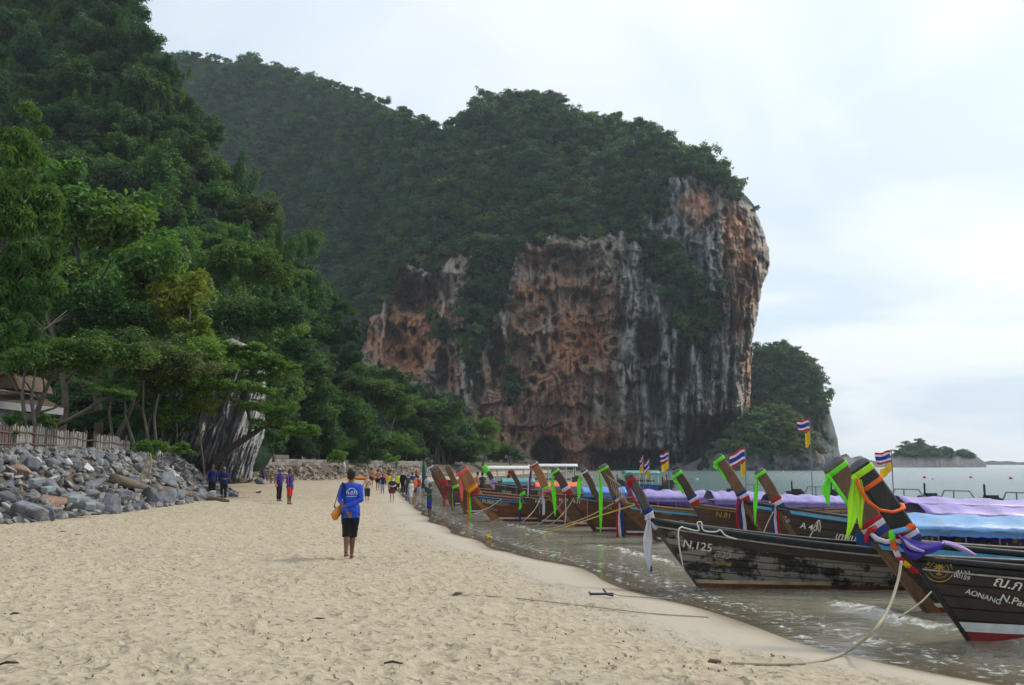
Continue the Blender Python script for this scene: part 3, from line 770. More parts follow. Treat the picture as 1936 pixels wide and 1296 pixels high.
# ---- limestone outcrop behind the stone bank
XRO = [(640, 505), (700, 502), (760, 500), (815, 500), (840, 494), (870, 482), (905, 476)]
def D_out(px, py):
    D = 57.5 - 2.2 * np.exp(-((px - 420) / 70) ** 2) - 1.5 * np.exp(-((py - 860) / 60) ** 2)
    tl = px + (py - 760) * .35
    return D + 2.4 * (np.abs(fbm(tl * .045, py * .006, 81, 4, .6)) - .2) + 1.1 * (np.abs(fbm(tl * .14, py * .015, 82, 4, .65)) - .2) - 1.2 * ss(.1, .5, fbm(tl * .02, py * .008, 83, 3)) + 1.5 * ss(660, 640, py)
ho = Relief(318, [(318, 690), (380, 655), (440, 640), (505, 668)], XRO, 905, D_out, 5)
def a_out(px, py, P):
    tl = px + (py - 760) * .35
    return {"blue": .8 * np.ones(px.shape), "rock": np.ones(px.shape), "orange": .25 * ss(.25, .6, fbm(tl * .02, py * .02, 84, 3)), "dark": ss(.08, .4, fbm(tl * .06, py * .006, 85, 4)) * .8, "pale": ss(-.1, .3, fbm(tl * .05, py * .008, 86, 4))}
tag(link("limestone_outcrop", ho.mesh("limestone_outcrop", np.linspace(0, 1, 190), np.linspace(0, 1, 190), a_out, 16, 1.5), m_rock), "grey fluted limestone outcrop at the back of the beach", kind="structure")

# ================================================================== far forest (one mass)
def proto_coll(name, meshes, mat):
    c = bpy.data.collections.new(name)
    for k, me in enumerate(meshes):
        o = bpy.data.objects.new(me.name, me)
        me.materials.append(mat); c.objects.link(o)
    return c
def scatter(name, pts, scl, rot, coll, npick, label):
    me = bpy.data.meshes.new(name)
    n = len(pts)
    me.vertices.add(n); me.vertices.foreach_set("co", np.asarray(pts, np.float32).ravel())
    a = me.attributes.new("scl", 'FLOAT_VECTOR', 'POINT'); a.data.foreach_set("vector", np.asarray(scl, np.float32).ravel())
    a = me.attributes.new("rot", 'FLOAT_VECTOR', 'POINT'); a.data.foreach_set("vector", np.asarray(rot, np.float32).ravel())
    a = me.attributes.new("pick", 'INT', 'POINT'); a.data.foreach_set("value", rng.integers(0, npick, n).astype(np.int32))
    o = link(name, me)
    g = bpy.data.node_groups.new(name, 'GeometryNodeTree')
    g.interface.new_socket("Geometry", in_out='INPUT', socket_type='NodeSocketGeometry')
    g.interface.new_socket("Geometry", in_out='OUTPUT', socket_type='NodeSocketGeometry')
    gi, go = g.nodes.new("NodeGroupInput"), g.nodes.new("NodeGroupOutput")
    iop = g.nodes.new("GeometryNodeInstanceOnPoints"); ci = g.nodes.new("GeometryNodeCollectionInfo")
    ci.inputs["Collection"].default_value = coll
    ci.inputs["Separate Children"].default_value = True; ci.inputs["Reset Children"].default_value = True
    def na(nm, typ):
        n_ = g.nodes.new("GeometryNodeInputNamedAttribute"); n_.data_type = typ; n_.inputs[0].default_value = nm; return n_.outputs[0]
    L = g.links.new
    L(gi.outputs[0], iop.inputs["Points"]); L(ci.outputs[0], iop.inputs["Instance"])
    iop.inputs["Pick Instance"].default_value = True
    L(na("pick", 'INT'), iop.inputs["Instance Index"]); L(na("rot", 'FLOAT_VECTOR'), iop.inputs["Rotation"]); L(na("scl", 'FLOAT_VECTOR'), iop.inputs["Scale"])
    L(iop.outputs[0], go.inputs[0])
    md = o.modifiers.new("scatter", 'NODES'); md.node_group = g
    return tag(o, label, "trees", kind="stuff")
def forest_on(rel, n, rmin, rmax, keep, seed, rnd=16.0, tb=1.0):
    g = np.random.default_rng(seed)
    c = g.random(n * 2)
    hcol = rel.base - interp(rel.top, rel.x0 + c * (rel.xt - rel.x0))
    c = c[g.random(n * 2) < hcol / hcol.max()]; t_ = g.random(len(c)) ** tb
    P_, px, py = rel.point(c, t_, rnd)
    k = keep(px, py)
    P_, px, py = P_[k], px[k], py[k]
    r = (rmin + (rmax - rmin) * g.random(len(P_)) ** 1.6) * np.where(g.random(len(P_)) < .06, 1.5, 1)
    P_ = P_ + np.stack([0 * r, -r * .4, r * .35], -1)
    S = np.stack([r * g.uniform(.85, 1.15, len(r)), r * g.uniform(.85, 1.15, len(r)), r * g.uniform(.65, 1.0, len(r))], -1)
    Rt = np.stack([g.normal(0, .15, len(r)) + .35, g.normal(0, .15, len(r)), g.uniform(0, 6.28, len(r))], -1)
    Rt[:, 0] = g.normal(0, .2, len(r))
    return P_, S, Rt
FARC = proto_coll("far_tree_kinds", FAR, m_hillleaf)
m_hill2 = leafmat("leaves_hill_pale", (0.035, 0.085, 0.035), (0.15, 0.26, 0.085), .2, .8); m_hill3 = leafmat("leaves_hill_deep", (0.012, 0.042, 0.020), (0.06, 0.13, 0.05), .2, .6)
for k_, o_ in enumerate(FARC.objects):
    if k_ in (1,): o_.data.materials[0] = m_hill2
    if k_ in (3, 5): o_.data.materials[0] = m_hill3
KNC = proto_coll("knoll_tree_kinds", [crown_mesh("knoll_crown", 16, 850, .15, 140 + k, .85) for k in range(3)], m_hill2)
def keep_main(px, py):
    return (~rockmask(px, py)) & (px > 300) & (py < 800) & (px < 1452)
p1_, s1_, r1_ = forest_on(main, 6500, 1.8, 4.6, keep_main, 21, tb=1.0)
p2_, s2_, r2_ = forest_on(main, 420, 2.4, 4.6, lambda px, py: (py < interp(TOP, px) + 26) & (px > 250), 22, tb=3.0)
# scrub and saplings clinging to the rock
p3_, s3_, r3_ = forest_on(main, 1500, .6, 1.6, lambda px, py: rockmask(px, py) & (fbm(px * .02, py * .02, 91, 3) > .10) & (py < 720), 23, tb=.6)
scatter("cliff_forest", np.concatenate([p1_, p2_, p3_]), np.concatenate([s1_, s2_, s3_]), np.concatenate([r1_, r2_, r3_]), FARC, 6, "dense dark forest over the top of the limestone headland")
a_, b_, c_ = forest_on(h2, 800, 2.2, 4.2, lambda px, py: ~((py > 790) & (px > 1500 + (880 - py) * .35)), 24, tb=.9)
a2, b2, c2 = forest_on(h3, 330, 1.5, 3.2, lambda px, py: py < 862, 25, rnd=8)
scatter("headland_forest", a_, b_, c_, FARC, 6, "hazy green forest on the second headland")
scatter("knoll_bushes", a2, b2, c2, KNC, 3, "lighter green bushes over the knoll at the cliff foot")
a_, b_, c_ = forest_on(hi_, 260, 2.0, 3.8, lambda px, py: (py < 866) & (px > 1690), 26, rnd=8)
scatter("islet_scrub", a_, b_, c_, FARC, 6, "low scrub covering the small islet")
# ================================================================== trees on the near hill, each a tree of its own
m_bark = wood("bark", (0.16, 0.135, 0.11), .85, grain=(6, 6, 1.2), spec=.15)
m_barkd = wood("bark_dark", (0.07, 0.06, 0.05), .85, grain=(6, 6, 1.2), spec=.15)
def limb_mesh(name, H, r0, seed, nl=5, lean=(0, 0), spread=.55, start=.35):
    """Tapered trunk with limbs; base at the origin, top at height H."""
    g = random.Random(seed); mb = MB()
    pts = []; 
    for i in range(9):
        f = i / 8
        pts.append(Vector((lean[0] * f ** 1.4 + .06 * H * math.sin(f * 4 + seed), lean[1] * f ** 1.4 + .05 * H * math.cos(f * 5 + seed * 2) - .05 * H * math.cos(seed * 2), H * f)))
    pts[0].z = -.4
    mb.tube(pts, [r0 * (1.25 if i == 0 else 1) * (1 - .72 * i / 8) for i in range(9)], 8)
    for k in range(nl):
        f = start + (1 - start) * (k + .5) / nl
        b = pts[int(f * 8)].lerp(pts[min(8, int(f * 8) + 1)], f * 8 - int(f * 8))
        an = k * 2.4 + seed; ln = H * spread * (1.1 - .5 * f) * g.uniform(.7, 1.2)
        d = Vector((math.cos(an), math.sin(an), g.uniform(.35, .9))).normalized()
        e = [b + d * ln * u + Vector((0, 0, .12 * ln * u * u)) + Vector((g.uniform(-1, 1), g.uniform(-1, 1), g.uniform(-1, 1))) * .05 * ln for u in (0, .3, .6, 1)]
        e[0] = b
        rr = r0 * (1 - .7 * f) * .6
        mb.tube(e, [rr, rr * .8, rr * .55, rr * .2], 6)
        d2 = (d + Vector((g.uniform(-.8, .8), g.uniform(-.8, .8), .3))).normalized()
        mb.tube([e[2], e[2] + d2 * ln * .25, e[2] + d2 * ln * .5], [rr * .5, rr * .35, rr * .12], 5)
    return mb.mesh(name, True)
TRUNKS = [limb_mesh("trunk", 1.0, .045, k, 5) for k in range(3)]
for me in TRUNKS: me.materials.append(m_bark)
def crown_obj(mesh, mat, parent, loc, scale, rz, name="crown"):
    me = mesh
    o = bpy.data.objects.new(name, me); COL.objects.link(o)
    if not len(me.materials): me.materials.append(mat)
    o.material_slots[0].link = 'OBJECT'; o.material_slots[0].material = mat
    o.parent = parent; o.location = loc; o.scale = scale if hasattr(scale, '__len__') else (scale,) * 3; o.rotation_euler = (random.uniform(-.15, .15), random.uniform(-.15, .15), rz)
    return o
HILL_LAB = {0: "dark leafy jungle tree on the steep hillside beside the beach", 1: "vine-draped jungle tree on the steep hillside beside the beach",
            2: "bright green jungle tree low on the hillside beside the beach", 3: "rusty olive jungle tree on the steep hillside beside the beach"}
def hill_trees():
    g = np.random.default_rng(33); done = []
    n = 0; tries = 0
    while n < 265 and tries < 6000:
        tries += 1
        c = g.uniform(.28, 1.0); t_ = g.uniform(0.0, 1.0)
        P_, px, py = hl.point(np.array([[c]]), np.array([[t_]]), 8)
        px, py = float(px[0, 0]), float(py[0, 0]); P_ = Vector(P_[0, 0])
        if py < -30 or px < -60 or py > 850 or (py > 800 and px < 480): continue
        r = g.uniform(2.3, 4.6) * (1 if py < 700 else .8)
        rp = r * FPX / P_.y
        if any(math.hypot(px - a, py - b) < .50 * (rp + c_) for a, b, c_ in done): continue
        done.append((px, py, rp))
        u = g.random()
        kind = 1 if (px > 470 and u < .45) or u < .12 else (2 if py > 470 and u > .62 else (3 if u > .93 and py > 420 else 0))
        mesh = MID[4] if kind == 1 else MID[int(g.integers(0, 4))]
        mat = {0: m_leafd if (u < .55 or py < 300) else m_leaf, 1: m_leaf, 2: m_leafb, 3: m_leafr}[kind]
        hgt = r * .9
        root = empty("hillside_tree", P_ - Vector((0, 0, .6)))
        zy = "just under the skyline" if py < 120 else ("on the upper slope" if py < 300 else ("halfway up the slope" if py < 480 else ("low on the slope" if py < 680 else "at the foot of the slope")))
        zx = "of the hill's right edge" if px > float(interp(XRL, py)) - 90 else ("above the grey outcrop" if px > 330 else ("above the beach house" if px < 130 else "above the bamboo fence"))
        sz = "large" if r > 3.9 else ("small" if r < 3.0 else "medium")
        kn = ["dark leafy", "vine-draped", "bright green", "rusty olive"][kind]
        tag(root, "%s %s jungle tree %s %s" % (sz, kn, zy, zx.replace("of the", "at the")), "tree", "%s jungle trees %s" % (kn, zy))
        crown_obj(mesh, mat, root, (0, -r * .35, hgt), (r * g.uniform(.95, 1.2), r * g.uniform(.9, 1.1), r * g.uniform(.85, 1.15)), g.uniform(0, 6.28))
        tr = bpy.data.objects.new("trunk", TRUNKS[n % 3]); COL.objects.link(tr); tr.parent = root; tr.scale = (hgt, hgt, hgt)
        n += 1
    # fill the gaps between the crowns with undergrowth
    a, b, c = forest_on(hl, 2600, .9, 2.0, lambda px, py: (py > -60) & (px > -120) & ((py < 820) | (px > 500)), 35, rnd=8)
    scatter("hillside_undergrowth", a, b, c, proto_coll("undergrowth_kinds", [crown_mesh("undergrowth", 10, 900, .14, 120 + k, .9) for k in range(3)], m_leafd), 3, "creepers and undergrowth between the trees on the hillside")
hill_trees()

# ================================================================== trees standing at the back of the beach
def tree(name, label, px, py, D, rpx, meshes, mat, trunkpx=None, group=None, flat=1.0, trunk=True, r0=.16, extra=(), nl=6, bark=None, gz=None):
    """Crown centred on a pixel at distance D; the trunk stands on the ground under trunkpx."""
    if gz is None and D > 70:
        while D < 190 and float(bank_dist(np.array(float(ray(px, 878)[0]) * D), np.array(D))) < 4.5: D += 1.5
    c = at(px, py, D); r = rpx * D / FPX
    bx = c.x if trunkpx is None else float(ray(trunkpx, 878)[0]) * D
    z = float(ground_z(bx, D)) if gz is None else gz
    root = empty(name, (bx, D, z))
    tag(root, label, "tree", group)
    k = abs(hash((px, py))) % 997
    crown_obj(meshes[int(px) % len(meshes)], mat, root, (c.x - bx, 0, c.z - z), (r, r, r * flat), (px * .7) % 6.28)
    for (ex, ey, er) in extra:
        e = at(ex, ey, D + (er % 7) * .15 - .5); rr = er * D / FPX
        crown_obj(meshes[int(ex) % len(meshes)], mat, root, (e.x - bx, e.y - D, e.z - z), (rr, rr, rr * flat), (ex * .7) % 6.28)
    if trunk:
        Ht = max(.8, (c.z - z) + r * .15)
        me = limb_mesh("trunk", Ht, r0, (int(px) % 13) + .3, nl, lean=(c.x - bx, 0), spread=.3 + .2 * r / Ht)
        link("trunk", me, bark or m_bark, root)
    return root
G1 = "leafy trees above the bamboo fence"
tree("feathery_tree", "tall yellow-green feathery tree at the picture's left edge above the tiled roof", 20, 420, 31, 100, NEEDLE, m_leaf, -40, None, 1.0, extra=[(10, 560, 95), (30, 300, 70), (55, 500, 60), (15, 640, 70), (70, 580, 45)], r0=.12)
tree("broadleaf_tree", "big bright green tree topping the mass above the bamboo fence", 150, 400, 55, 110, NEARB, m_leafb, 160, G1, .9, extra=[(215, 450, 95), (75, 370, 80), (280, 500, 85)], r0=.28)
tree("broadleaf_tree", "deep green tree left of the big bright one, crown level with its middle", 90, 545, 52, 105, NEAR, m_leaf, 110, G1, .85, extra=[(180, 590, 90), (60, 660, 70)], r0=.25)
tree("broadleaf_tree", "bright green tree with a sloping crown right of the big bright one", 300, 540, 57, 85, NEARB, m_leafb, 290, G1, .9, extra=[(260, 610, 85), (350, 600, 50)], r0=.22)
tree("broadleaf_tree", "yellow-green tree glowing among darker trees beside the grey outcrop", 335, 575, 54, 58, NEARB, m_leafy, 330, G1, 1.05, extra=[(365, 630, 42), (310, 530, 32)], r0=.14)
tree("broadleaf_tree", "dark green tree with pale forked stems in front of the tiled roof", 130, 690, 36, 92, NEAR, m_leaf, 38, G1, .8, extra=[(210, 680, 80), (40, 700, 45)], r0=.16, bark=m_bark)
tree("broadleaf_tree", "olive tree with rusty leaves spreading over the stone bank", 265, 690, 47, 85, NEAR, m_leafr, 212, G1, .8, extra=[(330, 700, 70)], r0=.17)
tree("broadleaf_tree", "mixed green tree hanging over the left end of the grey outcrop", 360, 690, 50, 75, NEARB, m_leafb, 275, G1, .8, extra=[(300, 730, 65), (395, 735, 42), (350, 770, 34)], r0=.10)
tree("broadleaf_tree", "dense rounded tree high above the grey outcrop", 440, 500, 74, 72, NEAR, m_leaf, 440, G1, .8, extra=[(500, 520, 58), (395, 530, 45)], gz=10)
tree("broadleaf_tree", "shaded tree hugging the hill just above the outcrop top", 455, 615, 68, 74, NEAR, m_leafd, 455, G1, 1.0, extra=[(540, 600, 52), (560, 670, 46)], gz=8)
tree("broadleaf_tree", "light green tree draped over the top of the grey outcrop", 455, 668, 54, 52, NEARB, m_leafb, 520, G1, .55, extra=[(510, 690, 42), (400, 665, 40), (545, 700, 26)], r0=.1, trunk=False, gz=6)
tree("broadleaf_tree", "olive sprays hanging down the left half of the grey outcrop", 365, 745, 52.5, 46, NEARB, m_leaf, 330, G1, .9, extra=[(340, 790, 36), (385, 705, 44), (410, 690, 34), (335, 820, 26), (318, 770, 36)], r0=.1)
tree("broadleaf_tree", "green boughs arching over the outcrop's top right corner", 490, 690, 53.5, 44, NEARB, m_leafb, 530, G1, .7, extra=[(450, 690, 38), (520, 715, 34), (470, 715, 22), (420, 680, 36)], r0=.1, trunk=False, gz=6)
tree("leaning_tree", "dark leaning trunk with light green sprays in front of the grey outcrop", 520, 800, 50, 40, NEARB, m_leafb, 412, None, .6, trunk=False, extra=[(560, 815, 36), (478, 770, 36), (540, 775, 30), (450, 735, 32), (500, 740, 30), (585, 822, 24), (430, 700, 30)])
lt = bpy.data.objects["leaning_tree"]
_w = lambda px, py, D=50: at(px, py, D) - lt.location
mb = MB()
mb.tube([_w(398, 892), _w(412, 866), _w(440, 845), _w(470, 826), _w(497, 808), _w(520, 800)], [.24, .22, .19, .16, .12, .06], 8)
mb.tube([_w(470, 826), _w(474, 800), _w(465, 770), _w(450, 740)], [.12, .08, .06, .02], 6)
mb.tube([_w(497, 808), _w(530, 790), _w(550, 780)], [.09, .06, .02], 6); mb.tube([_w(505, 806), _w(545, 815), _w(580, 820)], [.07, .05, .02], 6)
mb.build("trunk", m_barkd, lt, True)
G2 = "trees along the back of the bay"
for k, (lab, px, py, D, rpx, ms, mt, ex) in enumerate([
    ("feathery grey-green tree rising tallest beside the hill's lower edge", 640, 640, 92, 44, NEEDLE, m_needle, [(645, 590, 30), (655, 690, 40), (630, 700, 30), (670, 640, 24)]),
    ("dark tree over the shaded cave mouth", 575, 745, 80, 58, NEAR, m_leaf, [(600, 790, 55), (545, 790, 45)]),
    ("leafy tree right of the cave mouth tree, its crown reaching the sand wall", 655, 790, 88, 58, NEAR, m_leaf, [(640, 840, 38), (690, 830, 45), (615, 835, 30)]),
    ("broad tree below the left rock alcove", 705, 745, 102, 52, NEAR, m_leaf, [(740, 770, 48), (670, 730, 30)]),
    ("low bright tree at the middle of the far stone wall", 725, 835, 98, 42, NEAR, m_leafb, [(690, 850, 30), (755, 845, 30)]),
    ("wide dark tree under the alcove's right end", 800, 790, 112, 52, NEAR, m_leafd, [(770, 800, 42), (840, 785, 44)]),
    ("bushy dark tree overhanging the far boats", 840, 835, 118, 54, NEAR, m_leafd, [(800, 850, 40), (885, 850, 34)]),
    ("light yellowish green tree against the cliff foot", 915, 812, 132, 34, NEAR, m_leafb, [(925, 845, 30), (900, 840, 26)]),
    ("last dark tree before the cliff base, lowest of its row", 962, 858, 150, 26, NEAR, m_leafd, [(940, 865, 20), (982, 868, 14)]),
    ("tree filling the gap under the rock alcove's left end", 745, 715, 120, 34, NEAR, m_leafd, [(700, 715, 34), (775, 745, 30)]),
    ("spreading tree over the sand wall's right end", 770, 850, 104, 30, NEAR, m_leaf, [(740, 870, 20)]),
    ("shaded tree just left of the feathery one", 600, 700, 98, 46, NEAR, m_leafd, [(575, 690, 36)])]):
    tree("shore_tree", lab, px, py, D, rpx, ms, mt, None, G2, .85, extra=ex, r0=.2)
_tg = np.random.default_rng(77); _n = 0
for _t in range(400):
    if _n >= 30: break
    px, py = _tg.uniform(535, 905), _tg.uniform(700, 862)
    if not inpoly(np.array(px), np.array(py), [(530, 820), (585, 700), (700, 705), (775, 745), (870, 790), (905, 850), (880, 872), (700, 872), (620, 850)]): continue
    mt = (m_leaf, m_leafd, m_leafd, m_leafb)[int(_tg.integers(0, 4))]
    zone = "below the orange alcove" if py < 770 and px > 650 else ("beside the cave mouth" if px < 640 else ("low over the far stone wall" if py > 815 else "midway along the back of the bay"))
    tone_ = {"leaves_broad": "green", "leaves_dark": "dark green", "leaves_bright": "bright green"}[mt.name]
    rp = _tg.uniform(24, 42)
    tree("shore_tree", "%s %s tree %s" % ("large" if rp > 34 else "small", tone_, zone), px, py, 100 + (870 - py) * .22 + _tg.uniform(0, 10), rp, NEAR, mt, None, "%s trees %s" % (tone_, zone), .85, extra=[(px + rp * .7, py + rp * .35, rp * .6), (px - rp * .6, py + rp * .4, rp * .55)], r0=.18)
    _n += 1
for lab, px, py, D, rp in (("dark bushy tree at the hill's lowest corner by the cave mouth", 588, 815, 112, 46), ("dark tree screening the hill foot left of the far wall", 560, 842, 110, 36), ("dark low tree left of the brown tables", 505, 838, 100, 30), ("drooping green tree over the start of the far wall", 606, 846, 114, 34)):
    tree("shore_tree", lab, px, py, D, rp, NEAR, m_leafd if "dark" in lab else m_leaf, None, "dark trees round the cave mouth", .9, extra=[(px + rp * .5, py + rp * .45, rp * .6), (px - rp * .5, py + rp * .4, rp * .6)], r0=.16)
for lab, px, py, D, rp, mt in (("low leafy bush behind the gap in the bamboo fence", 165, 800, 50, 30, m_leafd), ("leafy bush right of the straight grey trunk", 236, 805, 51, 32, m_leaf), ("drooping bright boughs left of the grey outcrop foot", 330, 790, 49, 34, m_leafb), ("yellowish boughs hanging before the outcrop's left edge", 385, 775, 49.5, 28, m_leafy), ("dark bush behind the bare stems", 290, 790, 54, 40, m_leafd)):
    tree("broadleaf_tree", lab, px, py, D, rp, NEARB, mt, None, G1, .9, extra=[(px + rp * .6, py - rp * .4, rp * .6), (px - rp * .6, py - rp * .2, rp * .6)], r0=.08)
# bare forked stems behind the bank
for px0, top, D, lab in (([252, 274, 280], [(235, 740), (272, 720), (300, 745)], 45.5, "pale multi-stemmed tree rooted by the green shrubs"), ([208], [(212, 735)], 47, "straight grey trunk behind the white end of the bamboo fence"), ([40, 52], [(50, 680), (68, 690)], 34, "pale forked trunk standing in front of the tiled roof")):
    b = Vector((float(ray(px0[0], 878)[0]) * D, D, 0)); b.z = float(ground_z(b.x, b.y))
    rt = tag(empty("bare_tree", b), lab, "tree", "bare stems under the canopy")
    for j, ((tx, ty), p0) in enumerate(zip(top, px0)):
        e = at(tx, ty, D) - b; s0 = Vector((float(ray(p0, 878)[0]) * D - b.x, .2 * j, -.3))
        MB().tube([s0, s0.lerp(e, .3) + Vector((.12, 0, 0)), s0.lerp(e, .65) - Vector((.1, 0, 0)), e], [.11, .085, .06, .03], 7).build("trunk", m_bark, rt, True)
    crown_obj(NEARB[0], m_leaf, rt, (at(top[0][0], top[0][1], D) - b), .9, 1.0)
# long low branch reaching over the fence
b = at(118, 790, 44)
rt = tag(empty("bare_tree", b), "thin grey limb arching low over the bamboo fence", "tree", "bare stems under the canopy")
MB().tube([at(108, 805, 44) - b, at(135, 792, 44) - b, at(165, 775, 44) - b, at(200, 752, 44) - b, at(255, 738, 44.5) - b], [.12, .11, .09, .07, .04], 7).build("trunk", m_bark, rt, True)
crown_obj(NEARB[1], m_leafb, rt, at(215, 745, 44) - b, (1.1, 1, .5), 0)

# shrubs
SHR = [crown_mesh("shrub_foliage", 14, 1500, .15, 130 + k, .8) for k in range(3)]
for lab, px, py, D, rpx, mt in (("bright green shrub right of the bamboo fence end", 268, 848, 44, 26, m_leafb), ("bright green shrub in the middle of the clump on the bank top", 305, 850, 45, 26, m_leafb), ("low green shrub nearest the grey outcrop", 350, 857, 47, 26, m_leafb), ("small yellow-green shrub at the foot of the clump", 285, 866, 43.5, 13, m_leafy),
    ("dark shrub poking over the fence below the white posts", 22, 800, 33.6, 26, m_leaf), ("dark shrub over the fence near its broken end", 62, 808, 35, 28, m_leaf), ("small green shrub hanging on the fence front", 26, 822, 31.4, 13, m_leaf), ("green shrub behind the fence top left of the pickets gap", 92, 800, 37, 22, m_leaf),
    ("mown-looking bright shrub strip above the far stone wall", 640, 868, 104, 26, m_leafb), ("bright shrub strip right of the first above the far wall", 740, 872, 112, 20, m_leafb), ("dark shrub at the left foot of the cave mouth", 520, 850, 74, 22, m_leafd)):
    c = at(px, py, D); r = rpx * D / FPX; z = max(float(ground_z(c.x, c.y)), c.z - r * .9)
    rt = tag(empty("shrub", (c.x, c.y, z)), lab, "shrub", "shrubs behind the stone bank")
    crown_obj(SHR[int(px) % 3], mt, rt, (0, 0, c.z - z), (r * 1.15, r, r * .9), px * .3, "foliage")
    MB().tube([(0, 0, -.2), (.03, 0, r * .4), (0, .05, r * .8)], [.03, .025, .01], 5).build("stem", m_bark, rt)

# ================================================================== stone bank
def rockmat(name, a, b, vein=.35, rust=0.0):
    m, t, out = newmat(name); q = NT(t)
    o = q.obj(); r = q.rand()
    off = q.n("ShaderNodeVectorMath", operation='ADD'); q.put(off.inputs[0], o)
    cmb = q.n("ShaderNodeCombineXYZ"); q.put(cmb.inputs[0], q.math('MULTIPLY', r, 37.0)); q.put(cmb.inputs[1], q.math('MULTIPLY', r, 91.0)); t.links.new(cmb.outputs[0], off.inputs[1])
    v = off.outputs[0]
    n = q.noise(v, 1.8, 5, .62); n2 = q.noise(q.mapping(v, (1, 1, 3.5), (.5, .3, 0)), 2.0, 4, .6, 1.2)
    c = q.ramp(n, [(.3, a), (.7, b)])
    c = q.mix(q.math('MULTIPLY', q.ramp(n2, [(.58, 0), (.68, 1)]), vein), c, (.50, .50, .50))
    c = q.mix(q.ramp(r, [(.0, .55), (.45, 0.0)]), c, tuple(x * .45 for x in a))
    c = q.mix(q.ramp(r, [(.8, .0), (1.0, .35)]), c, (.42, .40, .38))
    if rust: c = q.mix(q.ramp(n2, [(.35, rust), (.6, rust * .3)]), c, (.24, .125, .075))
    q.bsdf(out, c, .85, .2, q.bump(q.math('ADD', n, q.math('MULTIPLY', q.noise(v, 9, 4, .6), .5)), .6, .08))
    return m
m_boul = rockmat("boulder_grey", (.085, .093, .105), (.25, .26, .275))
m_boulw = rockmat("boulder_white", (.34, .34, .34), (.62, .62, .61), .3)
m_boulr = rockmat("boulder_rust", (.16, .12, .10), (.27, .20, .16), .1, .95)
m_boult = rockmat("boulder_tan", (.24, .20, .15), (.40, .34, .26), .2, .25)
def rock_mesh(seed, flat=.75):
    g = random.Random(seed); bm = bmesh.new()
    for _ in range(15):
        v = Vector((g.gauss(0, 1), g.gauss(0, 1), g.gauss(0, 1))).normalized()
        bm.verts.new((v.x * g.uniform(.75, 1.1), v.y * g.uniform(.75, 1.1), v.z * flat * g.uniform(.75, 1.1)))
    r = bmesh.ops.convex_hull(bm, input=bm.verts)
    bmesh.ops.delete(bm, geom=list({x for x in r["geom_interior"] + r["geom_unused"] if isinstance(x, bmesh.types.BMVert)}), context='VERTS')
    bmesh.ops.bevel(bm, geom=bm.edges[:], offset=.06, segments=1, affect='EDGES', profile=.5)
    bmesh.ops.triangulate(bm, faces=[f for f in bm.faces if len(f.verts) > 4])
    me = bpy.data.meshes.new("boulder"); bm.to_mesh(me); bm.free()
    me.materials.append(m_boul); return me
ROCKS = [rock_mesh(300 + k, random.Random(k).uniform(.55, .85)) for k in range(14)]
BL = {"g": ("angular grey boulder in the heap below the bamboo fence", "grey boulders of the stone bank"), "w": ("pale whitish boulder in the heap below the bamboo fence", "whitish boulders of the stone bank"), "r": ("rust-stained boulder in the heap below the bamboo fence", "rust-stained boulders of the stone bank"), "t": ("tan boulder at the far corner of the stone bank", "tan boulders at the corner of the stone bank"),
      "f": ("greyish stone in the riprap below the far wall", "stones of the far riprap")}
def boulder(x, y, z, s, kind, label=None, g=random, fl=1.0):
    o = bpy.data.objects.new("riprap_stone" if kind == "f" else "boulder", ROCKS[g.randrange(len(ROCKS))]); COL.objects.link(o)
    o.location = (x, y, z); o.scale = (s * g.uniform(.8, 1.35), s * g.uniform(.8, 1.2), s * g.uniform(.75, 1.05) * fl)
    o.rotation_euler = (g.uniform(-.5, .5), g.uniform(-.5, .5), g.uniform(0, 6.28))
    m = {"g": m_boul, "w": m_boulw, "r": m_boulr, "t": m_boult, "f": m_boult}[kind]
    if m is not m_boul:
        o.material_slots[0].link = 'OBJECT'; o.material_slots[0].material = m
    tag(o, label or BL[kind][0], "stone" if kind == "f" else "boulder", None if label else BL[kind][1]); return o
def bank_point(y, d):
    """Point d metres inland of the bank foot, near y."""
    xs = np.linspace(-34, -8, 600); bd = bank_dist(xs, np.full(600, y))
    return float(xs[np.argmin(np.abs(bd - d))])
gb = random.Random(5)
special = [("big flat grey boulder nearest the camera at the foot of the heap", 45, 975, "g", 46), ("white veined boulder lying on the nearest grey boulder", 22, 962, "w", 24), ("rust-orange slab leaning at the front of the heap", 95, 955, "r", 40), ("rust-brown boulder up the heap near the picture's left edge", 28, 893, "r", 26),
           ("white boulder catching light halfway up the heap", 98, 912, "w", 15), ("white boulder with a split face in the upper heap", 62, 875, "w", 14), ("pale boulder at the top middle of the heap", 185, 878, "w", 16), ("bright round white stone on top of the bank behind two men", 407, 874, "w", 6), ("dark squarish block at the sandy foot of the heap", 210, 947, "g", 20), ("large banded boulder with pale veins beside the driftwood", 320, 912, "g", 36),
           ("round tan boulder right of the two men in navy", 460, 905, "t", 18), ("lone small grey stone on open sand", 489, 931, "g", 7), ("low dark boulder on sand beside the tan one", 492, 912, "g", 14), ("tall pinkish boulder at the corner of the bank", 447, 893, "t", 16)]
for lab, px, py, kd, rp in special:
    # stands on the bank surface along that direction
    for D in np.linspace(20, 80, 400):
        p = at(px, py, D)
        if float(ground_z(p.x, p.y)) + .25 * rp * D / FPX >= p.z: break
    boulder(p.x, p.y, p.z, rp * D / FPX, kd, lab, gb)
placed = []
n = 0
